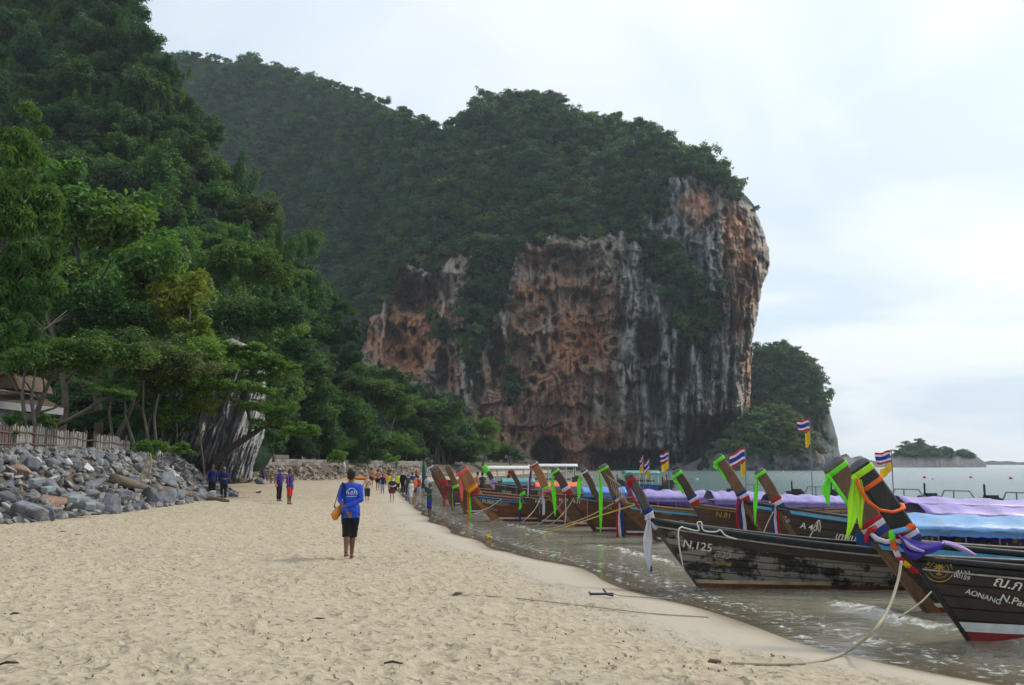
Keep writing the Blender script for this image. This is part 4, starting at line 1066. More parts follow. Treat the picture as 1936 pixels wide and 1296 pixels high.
for tries in range(9000):
    if n >= 266: break
    y = 21.0 + 34 * gb.random() ** 1.15
    d = gb.uniform(-.25, 4.0)
    x = bank_point(y, d)
    s = .22 + .5 * gb.random() ** 2; s *= 1.15 if d < 1.2 else .85
    if any((x - a) ** 2 + (y - b) ** 2 < (.56 * (s + c)) ** 2 for a, b, c in placed): continue
    placed.append((x, y, s)); n += 1
    u = gb.random(); kd = "r" if u < .035 else ("w" if u < .13 else ("t" if u < .2 and y > 45 else "g"))
    where = ("at the sandy foot" if d < .7 else ("low in the heap" if d < 1.7 else ("high in the heap" if d < 2.8 else "along the top")))
    along = ("under the tiled roof" if y < 27 else ("below the fence's middle" if y < 35 else ("by the bent stakes" if y < 44 else "near the grey outcrop")))
    size = "big" if s > .58 else ("mid-sized" if s > .38 else "small")
    tn = {"g": "angular grey", "w": "whitish", "r": "rust-stained", "t": "tan"}[kd]
    lb = "%s %s boulder %s of the stone bank %s" % (size, tn, where, along) if where != "low in the heap" and where != "high in the heap" else "%s %s boulder %s of the stone bank %s" % (size, tn, where.replace("in the heap", "on the slope"), along)
    ob = boulder(x, y, float(ground_z(x, y)) + s * .18, s, kd, lb, gb); ob["group"] = "%s boulders %s" % (tn, along)
# smaller stones filling in, and the riprap below the far wall: past the limit, one mass
def stone_mass(name, spots, mats, label, seed):
    g = random.Random(seed); V = []; F = []
    src = []
    for me in ROCKS[:6]:
        src.append(([v.co.copy() for v in me.vertices], [tuple(p.vertices) for p in me.polygons]))
    for (x, y, z, s) in spots:
        vs, fs = src[g.randrange(6)]
        M = Matrix.Translation((x, y, z)) @ Euler((g.uniform(-1, 1), g.uniform(-1, 1), g.uniform(0, 6.28))).to_matrix().to_4x4() @ Matrix.Diagonal((s * g.uniform(.8, 1.3), s, s * g.uniform(.7, 1), 1))
        n0 = len(V); V += [tuple(M @ v) for v in vs]; F += [tuple(i + n0 for i in f) for f in fs]
    me = bpy.data.meshes.new(name); me.from_pydata(V, [], F); me.update()
    return tag(link(name, me, mats), label, "stones", kind="stuff")
sp_ = []
for _ in range(1900):
    y = 20.5 + 38 * gb.random() ** 1.1; d = gb.uniform(-.3, 4.6); x = bank_point(y, d)
    s = gb.uniform(.10, .25); sp_.append((x, y, float(ground_z(x, y)) + s * .3 + (.12 if d > .3 else 0), s))
m_rub = rockmat("rubble", (.10, .10, .105), (.34, .32, .30), .4)
stone_mass("bank_rubble", sp_, m_rub, "small broken stones between the boulders of the bank", 9)
nf = 0
for tries in range(4000):
    if nf >= 150: break
    y = 57 + 95 * gb.random(); d = gb.uniform(-.2, 2.4); x = bank_point(y, d)
    s = gb.uniform(.35, .7)
    if any((x - a) ** 2 + (y - b) ** 2 < (.6 * (s + c)) ** 2 for a, b, c in placed): continue
    placed.append((x, y, s)); nf += 1
    boulder(x, y, float(ground_z(x, y)) + s * .2, s, "f" if gb.random() < .75 else "t" if gb.random() < .1 else "f", None, gb)
sp_ = []
for _ in range(900):
    y = 56 + 100 * gb.random(); d = gb.uniform(-.3, 2.8); x = bank_point(y, d); s = gb.uniform(.18, .38)
    sp_.append((x, y, float(ground_z(x, y)) + s * .4, s))
stone_mass("wall_rubble", sp_, m_boult, "small stones between the riprap below the far wall", 10)
# concrete blocks dumped in the heap
m_conc = paint("concrete", (.24, .27, .28), .85, .15, 3, .2, .3)
for lab, px, py, D, w in (("smooth grey concrete block lowest in the heap by the sand", 170, 957, 29.0, 26), ("grey concrete block stacked above the lowest one", 140, 944, 28.6, 26), ("concrete slab end between grey boulders, highest of the blocks", 70, 910, 28, 24), ("concrete block behind the rust-orange slab", 92, 925, 27.8, 22)):
    p = at(px, py, D); s = w * D / FPX * .62
    ob = MB().box((0, 0, 0), (s * 1.7, s * 1.1, s * .7), Euler((.08, -.12, .4 + px * .01)).to_matrix()).build("concrete_block", m_conc, None, loc=(p.x, p.y, max(p.z, float(ground_z(p.x, p.y)) + s * .3)))
    bv = ob.modifiers.new("bevel", 'BEVEL'); bv.width = .03; bv.segments = 2
    tag(ob, lab, "concrete block", "concrete blocks in the heap")

# the coursed stone wall above the far riprap
wl = tag(empty("stone_wall", (-24, 96, 0)), "low coursed grey stone wall along the back of the beach", "wall")
m_wall = rockmat("wall_stone", (.20, .185, .16), (.34, .31, .27), .2)
WS = [MB().box((0, 0, 0), (1, .45, .36)).mesh("stone") for _ in range(1)]
WS[0].materials.append(m_wall)
yy = 70.0; k = 0
pts = []
while yy < 150:
    x = bank_point(yy, 3.1); x2 = bank_point(yy + .8, 3.1)
    pts.append(Vector((x, yy, 0))); yy += .85
acc = 0
for a, b in zip(pts[:-1], pts[1:]):
    L = (b - a).length
    if L < .05: continue
    for c in range(2):
        m_ = a.lerp(b, .5); zg = float(ground_z(bank_point(m_.y, 3.1), m_.y))
        if acc >= 290: break
        o = bpy.data.objects.new("stone", WS[0]); COL.objects.link(o); o.parent = wl; acc += 1
        o.location = Vector((m_.x, m_.y, zg + .1 + c * .37 + gb.uniform(-.02, .02))) - wl.location
        o.scale = (L * .97, gb.uniform(.9, 1.2), gb.uniform(.9, 1.02)); o.rotation_euler = (0, gb.uniform(-.03, .03), math.atan2(b.y - a.y, b.x - a.x))

# ================================================================== bamboo fence
m_bam = wood("fence_wood", (0.30, 0.275, 0.255), .8, (.46, .44, .42), .4, (14, 14, 1.2), .15)
m_bamd = wood("fence_wood_dark", (0.16, 0.12, 0.10), .8, grain=(14, 14, 1.2), spec=.15)
fa, fb = at(-25, 850, 29.5), at(243, 856, 45)
fa.z = float(ground_z(fa.x, fa.y)); fb.z = float(ground_z(fb.x, fb.y))
fence = tag(empty("bamboo_fence", fa), "weathered split-bamboo fence along the top of the stone bank", "fence")
pk = MB().box((0, 0, .5), (1, .03, 1)).mesh("picket"); pk.materials.append(m_bam)
d = fb - fa; L = math.hypot(d.x, d.y); az = math.atan2(d.y, d.x)
u = 0.0; k = 0
while u < L:
    w = gb.uniform(.07, .12)
    f = u / L
    gap = .60 < f < .665 or gb.random() < .02
    if not gap:
        o = bpy.data.objects.new("picket", pk); COL.objects.link(o); o.parent = fence
        h = (1.02 - .12 * f) * gb.uniform(.93, 1.04) * (.85 if f > .9 else 1)
        p = d * f; zg = float(ground_z(fa.x + p.x, fa.y + p.y)) - fa.z
        o.location = (p.x, p.y, zg - .15); o.scale = (w * .93, 1, h + .15); o.rotation_euler = (gb.uniform(-.03, .03), gb.uniform(-.035, .035), az)
        if gb.random() < .22 or f < .12: o.material_slots[0].link = 'OBJECT'; o.material_slots[0].material = m_bamd
        k += 1
    u += w
for zf in (.32, .66):
    MB().tube([Vector((d.x * f, d.y * f, float(ground_z(fa.x + d.x * f, fa.y + d.y * f)) - fa.z + zf * (1.2 - .35 * f))) + Vector((.03, -.05, .03 * math.sin(f * 40))) for f in np.linspace(0, 1, 24)], .028, 6).build("rail", m_bamd, fence)
for f in (.02, .14, .26, .38, .5, .6, .665, .8, .97):
    p = d * f; zg = float(ground_z(fa.x + p.x, fa.y + p.y)) - fa.z
    MB().tube([(p.x, p.y - .04, zg - .3), (p.x, p.y - .04, zg + 1.12 - .1 * f)], .05, 7).build("post", m_bamd, fence)

# ================================================================== house with the tiled roof
hx, hy = at(0, 770, 37).x, 37.0
hz = float(ground_z(hx, hy))
house = tag(empty("beach_house", (hx, hy, hz)), "small house with brown tiled roof and white eaves behind the fence", "house")
E = lambda px, py, D: at(px, py, D) - house.location
m_tile = paint("roof_tile", (.105, .075, .055), .8, .3, 3, .2, .4)
m_white = paint("white_paint", (.36, .36, .34), .6, .15, 4)
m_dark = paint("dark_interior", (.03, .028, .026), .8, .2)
e1, e2 = E(-60, 752, 35.0), E(118, 772, 38.5)     # eave line
r1, r2 = E(-60, 690, 40.0), E(50, 735, 41.5)
nrow = 9
for j in range(nrow):
    a0, a1 = j / nrow, (j + 1.12) / nrow
    lift = Vector((0, -.01, .03))
    A, B, C_, D_ = e1.lerp(r1, a0) + lift, e2.lerp(r2, a0) + lift, e2.lerp(r2, a1), e1.lerp(r1, a1)
    MB().slab([A, B, C_, D_], (0, 0, -1), .05).build("roof_course", m_tile, house)
MB().slab([e2 + Vector((0, .05, 0)), e2 + Vector((-2.4, 4.0, .2)), r2 + Vector((-.8, 1.5, 0)), r2], (0, 0, -1), .06).build("roof_hip", m_tile, house)
dirx = (e2 - e1).normalized()
def plank_between(a, b, h, t): return MB().slab([a, b, b - Vector((0, 0, h)), a - Vector((0, 0, h))], (0, 1, 0), t)
plank_between(e1 + Vector((0, -.06, -.0)), e2 + Vector((.05, -.06, 0)), .30, .05).build("fascia", m_white, house)
wa, wb = e1 + Vector((0, .9, -.3)), e2 + Vector((-.9, .9, -.32))
plank_between(wa, wa.lerp(wb, .42), .75, .12).build("wall_band", m_white, house)
plank_between(wa.lerp(wb, .62), wa.lerp(wb, .84), .5, .12).build("wall_band", m_white, house)
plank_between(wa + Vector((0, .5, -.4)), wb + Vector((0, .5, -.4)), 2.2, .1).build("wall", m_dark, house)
for f in (.28, .40, .72):
    c = wa.lerp(wb, f); MB().box((c.x, c.y - .1, c.z - 1.3), (.16, .16, 2.4)).build("post", m_white, house)
wn = MB().box((wa.lerp(wb, .2).x, wa.y + .35, wa.z - 1.1), (.8, .08, 1.0)).build("window_frame", m_white, house)
MB().box((wa.lerp(wb, .2).x, wa.y + .29, wa.z - 1.1), (.66, .06, .86)).build("pane", paint("dark_glass", (.02, .025, .03), .1, .1), wn)
# raised gable with curved bargeboards and finial
m_red = paint("red_brown_board", (.16, .07, .055), .7, .2)
ga = [E(-20, 733, 36.3), E(34, 738, 36.3)]; pk_ = E(10, 700, 36.3)
MB().slab([ga[0], E(30, 735, 36.3), E(22, 712, 36.3), E(12, 702, 36.3), E(-5, 702, 36.3)], (0, 1, 0), 3.0).build("gable_roof", m_tile, house)
MB().tube([E(34, 738, 36.2), E(27, 724, 36.2), E(20, 712, 36.2), E(14, 703, 36.2)], [.09, .08, .07, .07], 6).build("bargeboard", m_red, house)
MB().tube([E(-34, 738, 36.2), E(-8, 712, 36.2), E(14, 703, 36.2)], [.09, .08, .07], 6).build("bargeboard", m_red, house)
MB().tube([E(14, 705, 36.2), E(14, 698, 36.2), E(14.5, 690, 36.2)], [.1, .07, .015], 7).build("finial", m_red, house)

# ================================================================== driftwood and stakes
m_drift = wood("driftwood", (.22, .17, .13), .85, (.34, .30, .26), .3, (1.0, 10, 10), .15)
def log(lab, pts, rad):
    o0 = pts[0]
    o = MB().tube([p - o0 for p in pts], rad, 9).build("driftwood_log", m_drift, None, True, loc=o0)
    return tag(o, lab, "driftwood", "driftwood at the foot of the bank")
def onsand(px, py, up=0.0):
    for D in np.linspace(6, 150, 3000):
        p = at(px, py, D)
        if p.z <= float(ground_z(p.x, p.y)) + up: return p
    return p
log("long grey driftwood trunk lying from the boulders toward the men in navy", [onsand(285, 928, .25), onsand(330, 934, .2), onsand(380, 940, .14), onsand(432, 948, .05)], [.3, .26, .19, .08])
log("dark driftwood limb running out of the boulders above the long trunk", [onsand(215, 905, .5), onsand(250, 916, .35), onsand(285, 927, .2), onsand(330, 941, .1), onsand(352, 946, .03)], [.2, .22, .16, .1, .04])
st = tag(empty("wooden_stake", onsand(270, 900, .8)), "pair of pale bent stakes stuck upright in the boulders", "stake")
W_ = lambda px, py, D=34.5: at(px, py, D) - st.location
MB().tube([W_(266, 905), W_(272, 885), W_(279, 868), W_(280, 856)], [.05, .05, .045, .03], 7).build("stick", wood("pale_stick", (.42, .33, .2), .7, grain=(5, 5, 1)), st)
MB().tube([W_(274, 903), W_(283, 890), W_(286, 875), W_(284, 857)], [.05, .05, .045, .03], 7).build("stick", _M["pale_stick"], st)
# ================================================================== long-tail boats
def cloth(name, col, rough=.6, spec=.2, trans=.25):
    if name in _M: return _M[name]
    m, t, out = newmat(name); q = NT(t)
    o = q.obj(); n = q.noise(o, 9, 4, .6)
    c = q.ramp(n, [(.3, tuple(x * .82 for x in col)), (.7, col)])
    p = q.n("ShaderNodeBsdfPrincipled"); q.put(p.inputs["Base Color"], c); p.inputs["Roughness"].default_value = rough; p.inputs["Specular IOR Level"].default_value = spec
    tr = q.n("ShaderNodeBsdfTranslucent"); q.put(tr.inputs[0], c)
    ms = q.n("ShaderNodeMixShader"); ms.inputs[0].default_value = trans
    t.links.new(p.outputs[0], ms.inputs[1]); t.links.new(tr.outputs[0], ms.inputs[2]); t.links.new(ms.outputs[0], out.inputs["Surface"])
    _M[name] = m; return m
def tarp(name, col, rough, spec, trans):
    m = cloth(name, col, rough, spec, trans); q = NT(m.node_tree)
    p = [n for n in m.node_tree.nodes if n.type == 'BSDF_PRINCIPLED'][0]
    o = q.obj(); st = q.noise(o, 1.3, 5, .65); sx = q.n("ShaderNodeSeparateXYZ"); q.put(sx.inputs[0], o)
    seam = q.ramp(q.math('ABSOLUTE', q.math('SUBTRACT', q.math('FRACT', q.math('MULTIPLY', sx.outputs[0], .83)), .5)), [(.0, 1), (.018, 0)])
    c = q.ramp(st, [(.30, tuple(x * .62 for x in col)), (.5, col), (.72, tuple(min(1, x * 1.12) for x in col))])
    c = q.mix(q.math('MULTIPLY', seam, .6), c, tuple(x * .4 for x in col))
    q.put(p.inputs["Base Color"], c); q.put(p.inputs["Normal"], q.bump(q.noise(q.mapping(o, (1.0, 4, 3)), 1.6, 3, .5, .6), .28, .05))
    return m
C_GREEN = cloth("cloth_neon_green", (.20, .92, .05)); C_LIME = cloth("cloth_lime", (.52, .95, .04)); C_ORANGE = cloth("cloth_neon_orange", (1.0, .18, .035)); C_PINK = cloth("cloth_coral_pink", (1.0, .17, .16))
C_RED = cloth("cloth_red", (.50, .025, .03)); C_WHITE = cloth("cloth_white", (.72, .70, .74)); C_BLUE = cloth("cloth_blue", (.035, .05, .26)); C_YELLOW = cloth("cloth_yellow", (.85, .55, .03)); C_LILAC = cloth("cloth_lilac", (.50, .38, .70)); C_SATIN = cloth("cloth_satin_blue", (.07, .045, .42), .35, .5); C_MAGENTA = cloth("cloth_hot_pink", (.95, .20, .45))
T_PURPLE = tarp("tarp_purple", (.30, .22, .56), .42, .5, .1); T_LILAC = tarp("tarp_lilac", (.36, .285, .60), .4, .5, .1); T_SKY = tarp("tarp_sky_blue", (.15, .36, .66), .38, .55, .1); T_BLUE = tarp("tarp_blue", (.10, .25, .62), .4, .5, .1); T_ORANGE = tarp("tarp_orange", (.85, .16, .05), .5, .4, .1); T_TEAL = tarp("tarp_teal", (.10, .34, .30), .5, .4, .1)
m_curt, t, out = newmat("curtain_gold_flowers"); q = NT(t)
vo = q.n("ShaderNodeTexVoronoi"); q.put(vo.inputs["Vector"], q.mapping(q.obj(), (1, 1, 1))); vo.inputs["Scale"].default_value = 4.2
q.bsdf(out, q.mix(q.ramp(vo.outputs["Distance"], [(.22, 1), (.30, 0)]), (.12, .07, .26), (.55, .32, .05)), .7, .2)
m_rail = paint("paint_sky_blue", (.10, .36, .60), .45, .2, 5); m_raild = paint("paint_black", (.02, .02, .022), .5, .3, 5); m_bwhite = paint("boot_white", (.62, .62, .60), .55, .3, 4); m_bred = paint("boot_red", (.20, .02, .02), .5, .4, 4); m_iron = paint("dark_iron", (.05, .05, .055), .5, .3, 8, .5, .2, .4); m_steel = paint("grey_pipe", (.20, .21, .22), .4, .2, 8, .5, .1, .5)
m_bworn = paint('boot_worn_cream', (.42, .34, .20), .7, .5, 2.5); m_brust = paint('boot_rust', (.13, .045, .028), .7, .5, 3)
m_letter = paint("lettering_cream", (.68, .65, .56), .6, .2, 20, .2); m_letterg = paint("lettering_gold", (.42, .27, .06), .5, .2, 20); m_lettero = paint("lettering_worn", (.40, .37, .32), .7, .45, 14)
m_capg = wood("prow_end_grain", (.16, .165, .17), .8, grain=(4, 4, 4)); m_bluep = paint("panel_blue", (.03, .10, .28), .45, .25, 4)
m_deckw = wood("deck_wood", (.14, .10, .07), .7); m_rope = paint("rope_tan", (.40, .35, .26), .85, .25, 30, .1, .4); m_ropey = paint("rope_yellow", (.52, .36, .06), .8, .25, 30, .1, .4); m_ropew = paint("rope_white", (.58, .57, .54), .8, .2, 30, .1, .4)

def text_geo(s, size, shear=0.0):
    cu = bpy.data.curves.new("lettering", 'FONT'); cu.body = s; cu.size = size; cu.extrude = 0.0; cu.resolution_u = 3; cu.shear = shear; cu.offset = .012 * size
    o = bpy.data.objects.new("lettering", cu)
    me = bpy.data.meshes.new_from_object(o)
    V = [v.co.copy() for v in me.vertices]; F = [tuple(p.vertices) for p in me.polygons]
    bpy.data.objects.remove(o); bpy.data.curves.remove(cu); bpy.data.meshes.remove(me)
    return V, F
def catmull(P, n):
    P = [Vector(p) for p in P]; P = [P[0] * 2 - P[1]] + P + [P[-1] * 2 - P[-2]]
    out = []
    for i in range(1, len(P) - 2):
        for k in range(n):
            t_ = k / n; a, b, c, d = P[i - 1:i + 3]
            out.append(.5 * ((2 * b) + (c - a) * t_ + (2 * a - 5 * b + 4 * c - d) * t_ ** 2 + (3 * b - a - 3 * c + d) * t_ ** 3))
    out.append(P[-2]); return out

class Boat:
    def __init__(s, label, foot, base, top, wpx, head, L, B, zmid, hullm, prowm, planks=0, group="long-tail boats moored along the beach", lap=6, wfoot=.6, stripes=(), boot=True, engine=True):
        f = onz(*foot); s.D = f.y
        s.root = tag(empty("longtail_boat", f, R(head)), label, "boat", group)
        s.f = f; s.h = R(head); s.L, s.B, s.zmid = L, B, zmid
        ch = math.cos(s.h)
        b, tp = at(*base, s.D), at(*top, s.D)
        s.bx, s.bz, s.tx, s.tz = (b.x - f.x) / ch, b.z, (tp.x - f.x) / ch, tp.z
        s.w = wpx * s.D / FPX
        k = s.bx / s.bz
        s.zk = -.32
        # leading edge of stem and prow (x,z), with a gentle S
        s.edge = catmull([(k * s.zk * .9, 0, s.zk), (0, 0, 0), (s.bx, 0, s.bz), ((s.bx * .45 + s.tx * .55) + .02, 0, s.bz * .45 + s.tz * .55), (s.tx, 0, s.tz)], 6)
        s.ez = np.array([p.z for p in s.edge]); s.ex = np.array([p.x for p in s.edge])
        s.hull(hullm, planks, lap, boot, stripes)
        s.prow(prowm, wfoot)
        if engine: s.engine()
    def xs(s, z): return np.interp(z, s.ez, s.ex) + .05
    def zs(s, u):
        u = np.asarray(u, float)
        return s.zmid + (s.bz - s.zmid) * np.maximum(0, 1 - u / .6) ** 2.0 + .14 * np.maximum(0, (u - .7) / .3) ** 2
    def hb(s, u):
        u = np.asarray(u, float)
        return s.B * (1 - (1 - np.minimum(u / .5, 1)) ** 2) ** .85 * (1 - .4 * np.maximum(0, (u - .65) / .35) ** 1.6) + .035
    def P(s, u, v, side=-1, off=0.0):
        z = s.zk + (s.zs(u) - s.zk) * v
        x0 = s.xs(z); x = x0 + (s.L - x0) * u
        y = s.hb(u) * np.clip(v, 0, 2) ** .5 + off
        return Vector((float(x), float(side * y), float(z)))
    def V(s, u, z): return float((z - s.zk) / (s.zs(u) - s.zk))
    def U(s, x, z): return float((x - s.xs(z)) / (s.L - s.xs(z)))
    def at_xz(s, x, z, side=-1, off=0.0):
        u = min(max(s.U(x, z), 0.0), 1.0); return s.P(u, s.V(u, z), side, off)
    def loc(s, px, py):
        """Photograph point on the boat's near side -> local x,z."""
        y = .0
        for _ in range(5):
            p = at(px, py, s.D - y) - s.f
            x, z = p.x / math.cos(s.h), p.z
            u = min(max(s.U(x, z), 0.0), 1.0); y = -(s.P(u, min(max(s.V(u, z), 0), 1)).y) * math.cos(s.h) - x * math.sin(s.h)
        return x, z
    US = np.concatenate([np.linspace(0, .3, 16), np.linspace(.34, 1, 14)])
    def band(s, name, mat, vf0, vf1, u0, u1, off, th=.02, side=-1, n=22, parent=None):
        """Thin board lying on the hull between two v-curves."""
        G = []
        us = [u for u in np.linspace(u0, u1, n)]
        rows = [[], [], [], []]
        for u in us:
            a, b = vf0(u), vf1(u)
            rows[0].append(s.P(u, a, side, off - th)); rows[1].append(s.P(u, a, side, off)); rows[2].append(s.P(u, b, side, off)); rows[3].append(s.P(u, b, side, off - th))
        mb = MB(); mb.sheet(rows); k = len(us)
        mb.f += [(0, k, 2 * k, 3 * k), (k - 1, 4 * k - 1, 3 * k - 1, 2 * k - 1), ]
        return mb.build(name, mat, parent or s.root)
    def hull(s, m, planks, lap, boot, stripes):
        for side in ((-1, 1)):
            rows = []; n = lap
            for i in range(n):
                a, b = i / n, (i + 1) / n
                rows.append([s.P(u, a, side, .016 if not (planks and side < 0) else -.02) for u in s.US]); rows.append([s.P(u, b - .012, side, .002 if not (planks and side < 0) else -.02) for u in s.US])
            rows.append([s.P(u, 1, side, -.02) for u in s.US])
            MB().sheet(rows).build("hull" if side < 0 else "hull_far_side", m if not (planks and side < 0) else m_raild, s.root, False)
        tr = MB(); tr.add([s.P(1, v, sd) for v in (0, .3, .6, 1) for sd in (-1, 1)], [(0, 1, 3, 2), (2, 3, 5, 4), (4, 5, 7, 6)]).build("transom", m, s.root)
        if planks:
            g = random.Random(int(s.D * 10))
            vm = s.V(.3, .0) * .75
            for i in range(planks):
                a = vm + (1 - vm) * i / planks; b = vm + (1 - vm) * (i + 1) / planks
                cuts = [0.0] + sorted([g.uniform(.10, .25), g.uniform(.32, .5), g.uniform(.6, .8)]) + [1.0]
                for u0, u1 in zip(cuts[:-1], cuts[1:]):
                    oo = g.uniform(.004, .014)
                    s.band("plank", m, lambda u, a=a: a + .006, lambda u, b=b: b - .006, u0 + .0012, u1 - .0012, oo, .03, -1, 9 if u1 - u0 < .2 else 12)
            s.band("plank", m, lambda u: .02, lambda u: vm - .004, 0, 1, .006, .03, -1, 22)
        deck = [[s.P(u, s.V(u, float(s.zs(u)) - .2), sd, -.02) for u in s.US] for sd in (-1, 1)]
        MB().sheet(deck).build("deck", m_deckw, s.root)
        for side in (-1, 1):
            ctr = [s.P(u, 1, side, .015) for u in s.US]
            MB().tube(ctr, .042, 6, .03, up=(0, 0, 1)).build("gunwale", m_raild if s.D < 24 else m, s.root, True)
        for i, (z0, z1, mt, u0, u1) in enumerate(stripes):
            s.band("painted_rail", mt, lambda u: s.V(u, float(s.zs(u)) - z0), lambda u: s.V(u, float(s.zs(u)) - z1), u0, u1, .045, .04)
        if boot:
            worn = hullworn = m is W_WORN
            s.band("boot_stripe", m_bworn if worn else m_bwhite, lambda u: s.V(u, .075 if s.D > 13 else .12), lambda u: s.V(u, .135 if s.D > 13 else .235), 0, .22 if m is W_WORN else .9, .024, .02)
            s.band("boot_bottom", m_brust if worn else m_bred, lambda u: s.V(u, -.10), lambda u: s.V(u, .075 if s.D > 13 else .12), 0, .95, .026, .02)
        for u in (.22, .36, .5, .64):
            a, b = s.P(u, s.V(u, float(s.zs(u)) - .07), -1, -.03), s.P(u, s.V(u, float(s.zs(u)) - .07), 1, -.03)
            MB().tube([a, b], .03, 4, .09, up=(0, 0, 1)).build("thwart", m_deckw, s.root)
    def section(s, i, grow=0.0):
        """Corners of the prow section at edge point i."""
        e = s.edge; p = e[i]; t_ = (e[min(i + 1, len(e) - 1)] - e[max(i - 1, 0)]).normalized()
        n = Vector((t_.z, 0, -t_.x))
        if n.x < 0: n = -n
        f = i / (len(e) - 1); w = s.w * (s.wf + (1 - s.wf) * min(1, i / 13) ** (6 if s.wf < .4 else 2)); th = (.05 + .035 * (1 - f)) * min(1.3, max(.8, s.w / .35))
        c = .025
        pr = [(-grow, -th + c), (-grow + c, -th - grow), (w + grow - c, -th - grow), (w + grow, -th + c), (w + grow, th - c), (w + grow - c, th + grow), (-grow + c, th + grow), (-grow, th - c)]
        return [p + n * a + Vector((0, b, 0)) for a, b in pr], n, t_
    def prow(s, m, wf):
        s.wf = wf
        mb = MB(); V = []; N = len(s.edge)
        for i in range(N): V += s.section(i)[0]
        F = [(i * 8 + k, i * 8 + (k + 1) % 8, (i + 1) * 8 + (k + 1) % 8, (i + 1) * 8 + k) for i in range(N - 1) for k in range(8)]
        F += [tuple(range(7, -1, -1)), tuple((N - 1) * 8 + k for k in range(8))]
        mb.add(V, F); s.prow_o = mb.build("prow_post", m, s.root)
        sec, n, t_ = s.section(N - 1)
        # rounded end block
        mb = MB(); V = list(sec); mid = sum(sec, Vector()) / 8
        for k, sc_ in ((.45, .93), (.8, .62)):
            V += [mid + (p - mid) * sc_ + t_ * s.w * .32 * k for p in sec]
        V.append(mid + t_ * s.w * .30)
        F = [(j * 8 + k, j * 8 + (k + 1) % 8, (j + 1) * 8 + (k + 1) % 8, (j + 1) * 8 + k) for j in range(2) for k in range(8)] + [(16 + k, 16 + (k + 1) % 8, 24) for k in range(8)]
        mb.add(V, F).build("prow_cap", m_capg, s.root, True)
    def engine(s):
        u = .97; z = float(s.zs(u)); x = s.L * .97
        mb = MB(); mb.box((x, 0, z + .28), (.55, .42, .34)); mb.box((x + .05, 0, z + .48), (.3, .3, .12)); mb.tube([(x - .1, .05, z + .5), (x - .1, .05, z + .85)], .03, 6)
        for k in range(4): mb.tube([(x - .2 + .13 * k, -.24, z + .42), (x - .2 + .13 * k, .24, z + .42)], .05, 6)
        mb.build("engine", m_iron, s.root)
        MB().tube([(x + .25, 0, z + .1), (x + .5, 0, z + .62), (x + 1.3, 0, z + .6), (x + 1.5, 0, z + .3)], .025, 6).tube([(x + .8, 0, z + .6), (x + .8, 0, z + .1)], .02, 6).build("tiller_frame", m_steel, s.root)
    # ---- fittings
    def text(s, body, px, py, hpx, ang=-8, mat=None, shear=0.0, name="lettering", parent=None):
        size = hpx * s.D / FPX / .72
        x0, z0 = s.loc(px, py)
        V, F = text_geo(body, size, shear); c, si = math.cos(R(ang)), math.sin(R(ang))
        W_ = [s.at_xz(x0 + v.x * c - v.y * si, z0 + v.x * si + v.y * c, -1, .034) for v in V]
        return MB().add(W_, F).build(name, mat or m_letter, parent or s.root)
    def canopy(s, pxl, pxr, ytop, yedge, mat, halfw=.62, posts=3, curtain=None, sag=.03, yslope=0.0, ends=None):
        a = (at(pxl, ytop, s.D) - s.f); b = (at(pxr, ytop + yslope, s.D) - s.f); e = at(pxl, yedge, s.D - halfw) - s.f
        ch = math.cos(s.h); xa, xb = a.x / ch, b.x / ch; zt = a.z; ze = max(e.z, .55)
        nx, ny = 22, 12; rows = []
        hoops = 4
        for i in range(nx + 1):
            f = i / nx; x = xa + (xb - xa) * f; sg = 1.2 * sag * math.sin(f * hoops * math.pi) ** 2
            row = []
            for j in range(ny + 1):
                g = -1 + 2 * j / ny
                zz_ = ze + (zt - ze) * (1 - abs(g) ** 2.2) - sg * (1 - abs(g)) + .008 * math.sin(i * 1.7 + j * 2.1) + .005 * math.sin(i * 2.9 - j * 1.3) + (b.z - a.z) * f
                row.append(Vector((x, g * halfw, zz_)))
            rows.append(row)
        o = MB().sheet(rows).build("canopy", mat, s.root, True)
        so = o.modifiers.new("thick", 'SOLIDIFY'); so.thickness = .012
        for k in range(posts):
            f = (k + .3) / posts; x = xa + (xb - xa) * f; z = ze + (b.z - a.z) * f
            for sd in (-1, 1): MB().tube([(x, sd * halfw * .93, .35), (x, sd * halfw * .93, z - .02)], .016, 6).build("canopy_post", m_steel, s.root)
        MB().tube([(xa, -halfw, ze - .02), (xb, -halfw, ze - .02 + b.z - a.z)], .018, 6).build("canopy_rail", m_steel, s.root)
        vl = [[Vector((xa + (xb - xa) * i / 44, -halfw - .012, ze + (b.z - a.z) * i / 44 - (.0 if not k else .085 + .022 * abs(math.sin(i * 1.1))))) for i in range(45)] for k in (0, 1)]
        MB().sheet(vl).build('valance', T_PURPLE if mat in (T_LILAC, T_PURPLE) else T_BLUE, s.root)
        if curtain:
            cf0, cf1, drop, cm = curtain
            r_ = [[Vector((xa + (xb - xa) * (cf0 + (cf1 - cf0) * i / 30), halfw * .9 + .02 * math.sin(i * 1.9), ze - .03 - drop * k)) for i in range(31)] for k in (0, .5, 1)]
            MB().sheet(r_).build("curtain", cm, s.root, True)
        return xa, xb, ze, zt
